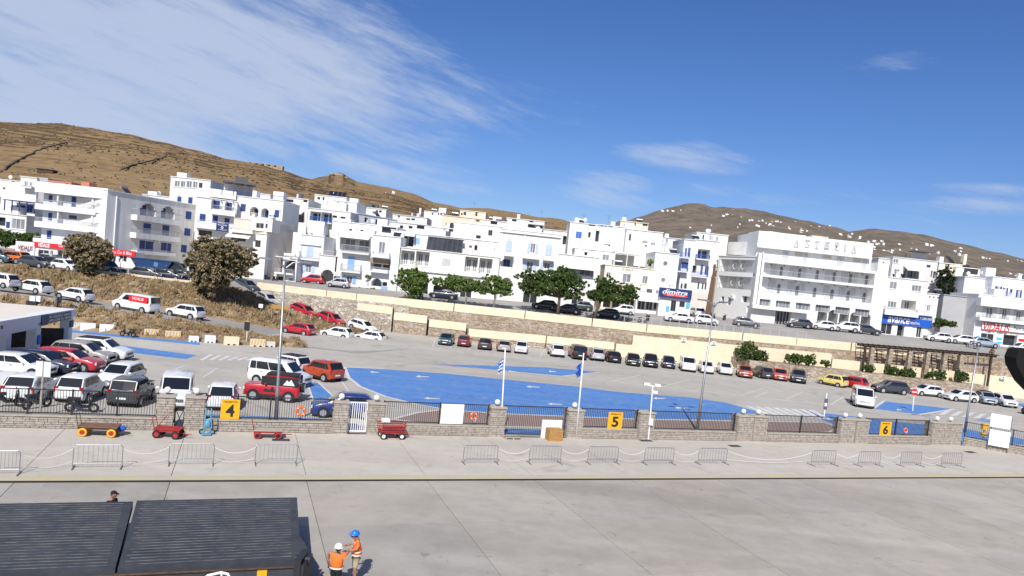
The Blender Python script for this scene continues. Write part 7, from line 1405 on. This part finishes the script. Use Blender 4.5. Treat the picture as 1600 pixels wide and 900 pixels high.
# dark ship fitting at the right edge, close to the camera
fp = P(1592, 578, 5.0); e = empty('ship_fitting', fp, 0, 'black rounded ship fitting poking in at right edge', 'ship part'); M = MB()
pr = [(-.075, .085), (-.06, .14), (-.03, .155), (.6, .165), (.6, -.4), (.12, -.16), (.02, -.08), (-.06, .03)]
M.quad(*[(x, -.06, z) for x, z in pr[::-1]]); M.quad(*[(x, .06, z) for x, z in pr]); n = len(pr)
for i in range(n): a, b = pr[i], pr[(i+1) % n]; M.quad((a[0], -.06, a[1]), (b[0], -.06, b[1]), (b[0], .06, b[1]), (a[0], .06, a[1]))
M.build('housing', mat('matt_black', (0.006, 0.006, 0.007), .9), e); MB().box(.5, .7, -.05, .05, -1.5, .1).build('bracket', MATS['matt_black'], e)

# ------------------------------------------------------------------ people
def skinmesh(name, pts, edges, radii, m, sub=2):
    me = bpy.data.meshes.new(name); me.from_pydata([Vector(p) for p in pts], edges, []); ob = bpy.data.objects.new(name, me); col.objects.link(ob)
    md = ob.modifiers.new('s', 'SKIN'); md.use_smooth_shade = True
    for i, r_ in enumerate(radii):
        sv = me.skin_vertices[0].data[i]; sv.radius = r_ if isinstance(r_, tuple) else (r_, r_); sv.use_root = (i == 0)
    ob.modifiers.new('b', 'SUBSURF').levels = sub; bpy.context.view_layer.update(); dg = bpy.context.evaluated_depsgraph_get(); out = bpy.data.meshes.new_from_object(ob.evaluated_get(dg)); bpy.data.objects.remove(ob)
    out.materials.clear(); out.materials.append(m); out.name = name; out.polygons.foreach_set('use_smooth', [True]*len(out.polygons)); return out
def person(label, loc, face, H, top, bottom, hat, arms, shorts=False, vest=True, head_tilt=0.0, hatkind='helmet', hair=TRIM, sit=False, braces=True):
    """local frame: +X is the facing direction; arms = [(elbow, wrist, hand) left, right]"""
    s = H/1.78; e = empty('person', loc, R(face), label, 'person'); sh, hip, kn = 1.46*s, .94*s, .50*s
    pts = [(0, 0, hip), (0, 0, 1.18*s), (-.01, 0, 1.38*s), (.0, 0, 1.50*s), (.03*s+head_tilt*.5, 0, 1.60*s), (.06*s+head_tilt, 0, 1.68*s)]; ed = [(0, 1), (1, 2), (2, 3), (3, 4), (4, 5)]; rad = [(.12, .16), (.115, .155), (.12, .17), .065, .07, .085]
    sl_ = []
    for k, sg in enumerate((1, -1)):
        n = len(pts); el, wr_, ha = arms[k]; pts += [(0, sg*.19*s, 1.43*s), el, wr_]; ed += [(2, n), (n, n+1), (n+1, n+2)]; rad += [.065, .045, .033]
        n = len(pts); pts += [(0, sg*.10*s, .86*s), (.02, sg*.11*s, kn), (-.01, sg*.11*s, .10*s), (.12, sg*.12*s, .05*s)]; ed += [(0, n), (n, n+1), (n+1, n+2), (n+2, n+3)]; rad += [.092, .062, .043, .04]
    if sit:
        for k in (0, 1):
            n = 6+k*7+3; sg = 1-2*k; pts[n:n+4] = [(.2, sg*.10, .94), (.44, sg*.11, .92), (.42, sg*.11, .57), (.54, sg*.12, .53)]
    link('body', skinmesh('body', pts, ed, rad, SKIN), e)
    # hands: palm and five fingers
    for k, sg in enumerate((1, -1)):
        el, wr_, ha = [Vector(q_) for q_ in arms[k]]; d = (ha-wr_).normalized(); sd = d.cross(Vector((0, 0, 1)))
        sd = sd.normalized() if sd.length > .1 else Vector((0, 1, 0)); M = MB(); M.tube([wr_-d*.02, wr_+d*.05, wr_+d*.09], [.028, .036, .03], 8)
        for j in range(4):
            b = wr_+d*.085+sd*(j-1.5)*.019; l = (.065, .075, .07, .055)[j]; M.tube([b, b+d*l*.5-Vector((0, 0, .008)), b+d*l-Vector((0, 0, .03))], [.0095, .009, .007], 6)
        b = wr_+d*.03-sd*.03; M.tube([b, b-sd*.022+d*.03, b-sd*.02+d*.06], [.012, .011, .008], 6); M.build('hand', SKIN, e, True)
    # shirt / vest
    tp = [(0, 0, hip-.08), (0, 0, 1.18*s), (-.01, 0, 1.38*s), (0, 0, 1.475*s)]; te = [(0, 1), (1, 2), (2, 3)]; tr = [(.175, .215), (.155, .20), (.155, .205), .085]
    for k, sg in enumerate((1, -1)):
        n = len(tp); el = Vector(arms[k][0]); shd = Vector((0, sg*.19*s, 1.43*s)); tp += [tuple(shd), tuple(shd.lerp(el, .75))]; te += [(2, n), (n, n+1)]; tr += [.085, .066]
    link('hi_vis_top' if vest else 'jacket', skinmesh('top', tp, te, tr, top), e)
    lp = [(0, 0, hip+.10)]; le = []; lr = [(.145, .185)]
    for sg in (1, -1):
        n = len(lp); lp += [(0, sg*.10*s, .84*s), (.02, sg*.11*s, kn+.02)]; le += [(0, n), (n, n+1)]; lr += [.108, .085]
        if not shorts: lp.append((-.01, sg*.11*s, .12*s)); le.append((n+1, n+2)); lr.append(.065)
    if sit: lp = [(0, 0, hip+.10), (.2, .10, .94), (.44, .11, .92), (.42, .11, .58), (.2, -.10, .94), (.44, -.11, .92), (.42, -.11, .58)]
    link('shorts' if shorts else 'trousers', skinmesh('legs', lp, le, lr, bottom), e)
    for sg in (1, -1): MB().ball((.07 if not sit else .48, sg*.115*s, .05 if not sit else .53), .06, 8, 6, (2.1, .95, .9)).build('shoe', TRIM, e, True)
    if vest:
        for z, rx, ry in (((1.0*s, .166, .206), (1.12*s, .160, .202)) if braces else ((.93*s, .170, .210),)):
            M = MB(); n = 20; M.grid([[(rx*1.03*math.cos(2*math.pi*j/n), ry*1.03*math.sin(2*math.pi*j/n), z+dz) for j in range(n+1)] for dz in (0, .05)]); M.build('reflective_band', STRIPE, e, True)
        for sg in (1, -1) if braces else (): M = MB(); M.grid([[(x, sg*.1+w_, z) for x, z in ((.164, 1.16*s), (.165, 1.3*s), (.125, 1.43*s), (0, 1.52*s), (-.125, 1.44*s), (-.17, 1.3*s), (-.164, 1.16*s))] for w_ in (-.025, .025)]); M.build('reflective_brace', STRIPE, e, True)
    hc = Vector((.06*s+head_tilt, 0, 1.685*s)); MB().ball(hc, .1, 14, 10, (1.02, .82, 1.22)).build('head', SKIN, e, True)
    M = MB(); M.tube([hc+Vector((.09, 0, .01)), hc+Vector((.125, 0, -.03)), hc+Vector((.095, 0, -.045))], [.012, .02, .012], 6); M.build('nose', SKIN, e, True)
    for sg in (1, -1): MB().ball(hc+Vector((.088, sg*.034, .012)), .014, 8, 6).build('eye', SIGNW, e); MB().ball(hc+Vector((0, sg*.083, -.01)), .028, 8, 6, (.8, .4, 1.2)).build('ear', SKIN, e, True)
    MB().box(hc.x+.085, hc.x+.099, -.025, .025, hc.z-.075, hc.z-.066).build('mouth', DKRED, e)
    MB().ball(hc+Vector((-.015, 0, .012)), .104, 12, 8, (.98, .84, 1.16)).build('hair', hair, e, True) if hatkind != 'none' else None
    M = MB(); n = 18
    if hatkind == 'helmet':
        M.grid([[(hc.x-.005+.135*math.cos(t)*math.cos(2*math.pi*j/n)*1.08, .125*math.cos(t)*math.sin(2*math.pi*j/n), hc.z+.035+.125*math.sin(t)) for j in range(n+1)] for t in [math.pi/2*i/6 for i in range(7)]])
        h_ = M.build('hard_hat', hat, e, True); M = MB(); M.grid([[(hc.x+.005+r_*math.cos(2*math.pi*j/n)*(1.28 if math.cos(2*math.pi*j/n) > 0 else 1.02), r_*.93*math.sin(2*math.pi*j/n), hc.z+z) for j in range(n+1)] for r_, z in ((.135, .045), (.155, .03), (.152, .022))]); M.build('brim', hat, h_, True)
    else:
        M.grid([[(hc.x-.005+.112*math.cos(t)*math.cos(2*math.pi*j/n), .098*math.cos(t)*math.sin(2*math.pi*j/n), hc.z+.05+.09*math.sin(t)) for j in range(n+1)] for t in [math.pi/2*i/5 for i in range(6)]])
        h_ = M.build('cap', hat, e, True); M = MB(); M.grid([[(hc.x+.08+x, y*(1-x*2), hc.z+.055-x*.25) for y in (-.075, 0, .075)] for x in (0, .06, .12)]); M.build('peak', hat, h_, True)
    return e
BHAT = mat('blue_hard_hat', (0.02, 0.16, 0.62), .3); WHAT = mat('white_hard_hat', (0.78, 0.76, 0.70), .35); SHORT = mat('checked_shorts', (0.52, 0.44, 0.33), .9, c2=(0.33, 0.28, 0.2), scale=14); DARKC = mat('dark_cloth', (0.012, 0.013, 0.018), .9)
wb_ = P(558, 829, 21.6); wa_ = P(529, 851, 20.9)
person('worker in blue hard hat, orange vest and pale shorts on the quay', (wb_.x+.05, 21.6, 0), 197, wb_.z-.05, ORANGE, SHORT, BHAT, [((.02, .27, 1.16), (.30, .24, 1.10), (.40, .22, 1.10)), ((.05, -.26, 1.17), (.33, -.16, 1.12), (.42, -.12, 1.12))], shorts=True, head_tilt=.05)
person('worker in white hard hat and orange top seen from behind', (wa_.x, 20.9, 0), 82, wa_.z-.05, ORANGE, DARKC, WHAT, [((-.02, .27, 1.15), (.05, .29, .90), (.07, .29, .82)), ((.10, -.28, 1.18), (.30, -.22, 1.13), (.40, -.18, 1.14))], braces=False)
pc = P(176, 767, 25.0); person('seated person in black cap and dark top behind the ramp', (pc.x, 25.0, pc.z-1.80), 350, 1.78, DARKC, DARKC, DARKC, [((-.02, .25, 1.14), (.12, .24, .98), (.18, .23, .98)), ((-.02, -.25, 1.14), (.12, -.24, .98), (.18, -.23, .98))], vest=False, hatkind='cap', sit=True)
e = empty('mooring_bollard', (pc.x, 25.0, 0), 0, 'black mooring bollard used as a seat behind the ramp', 'bollard'); zb_ = pc.z-1.80+.82; MB().tube([(0, 0, 0), (0, 0, .05), (0, 0, .06), (0, 0, zb_-.1), (0, 0, zb_-.08), (0, 0, zb_)], [.28, .28, .17, .17, .24, .24], 16).build('post', BLACKM, e)
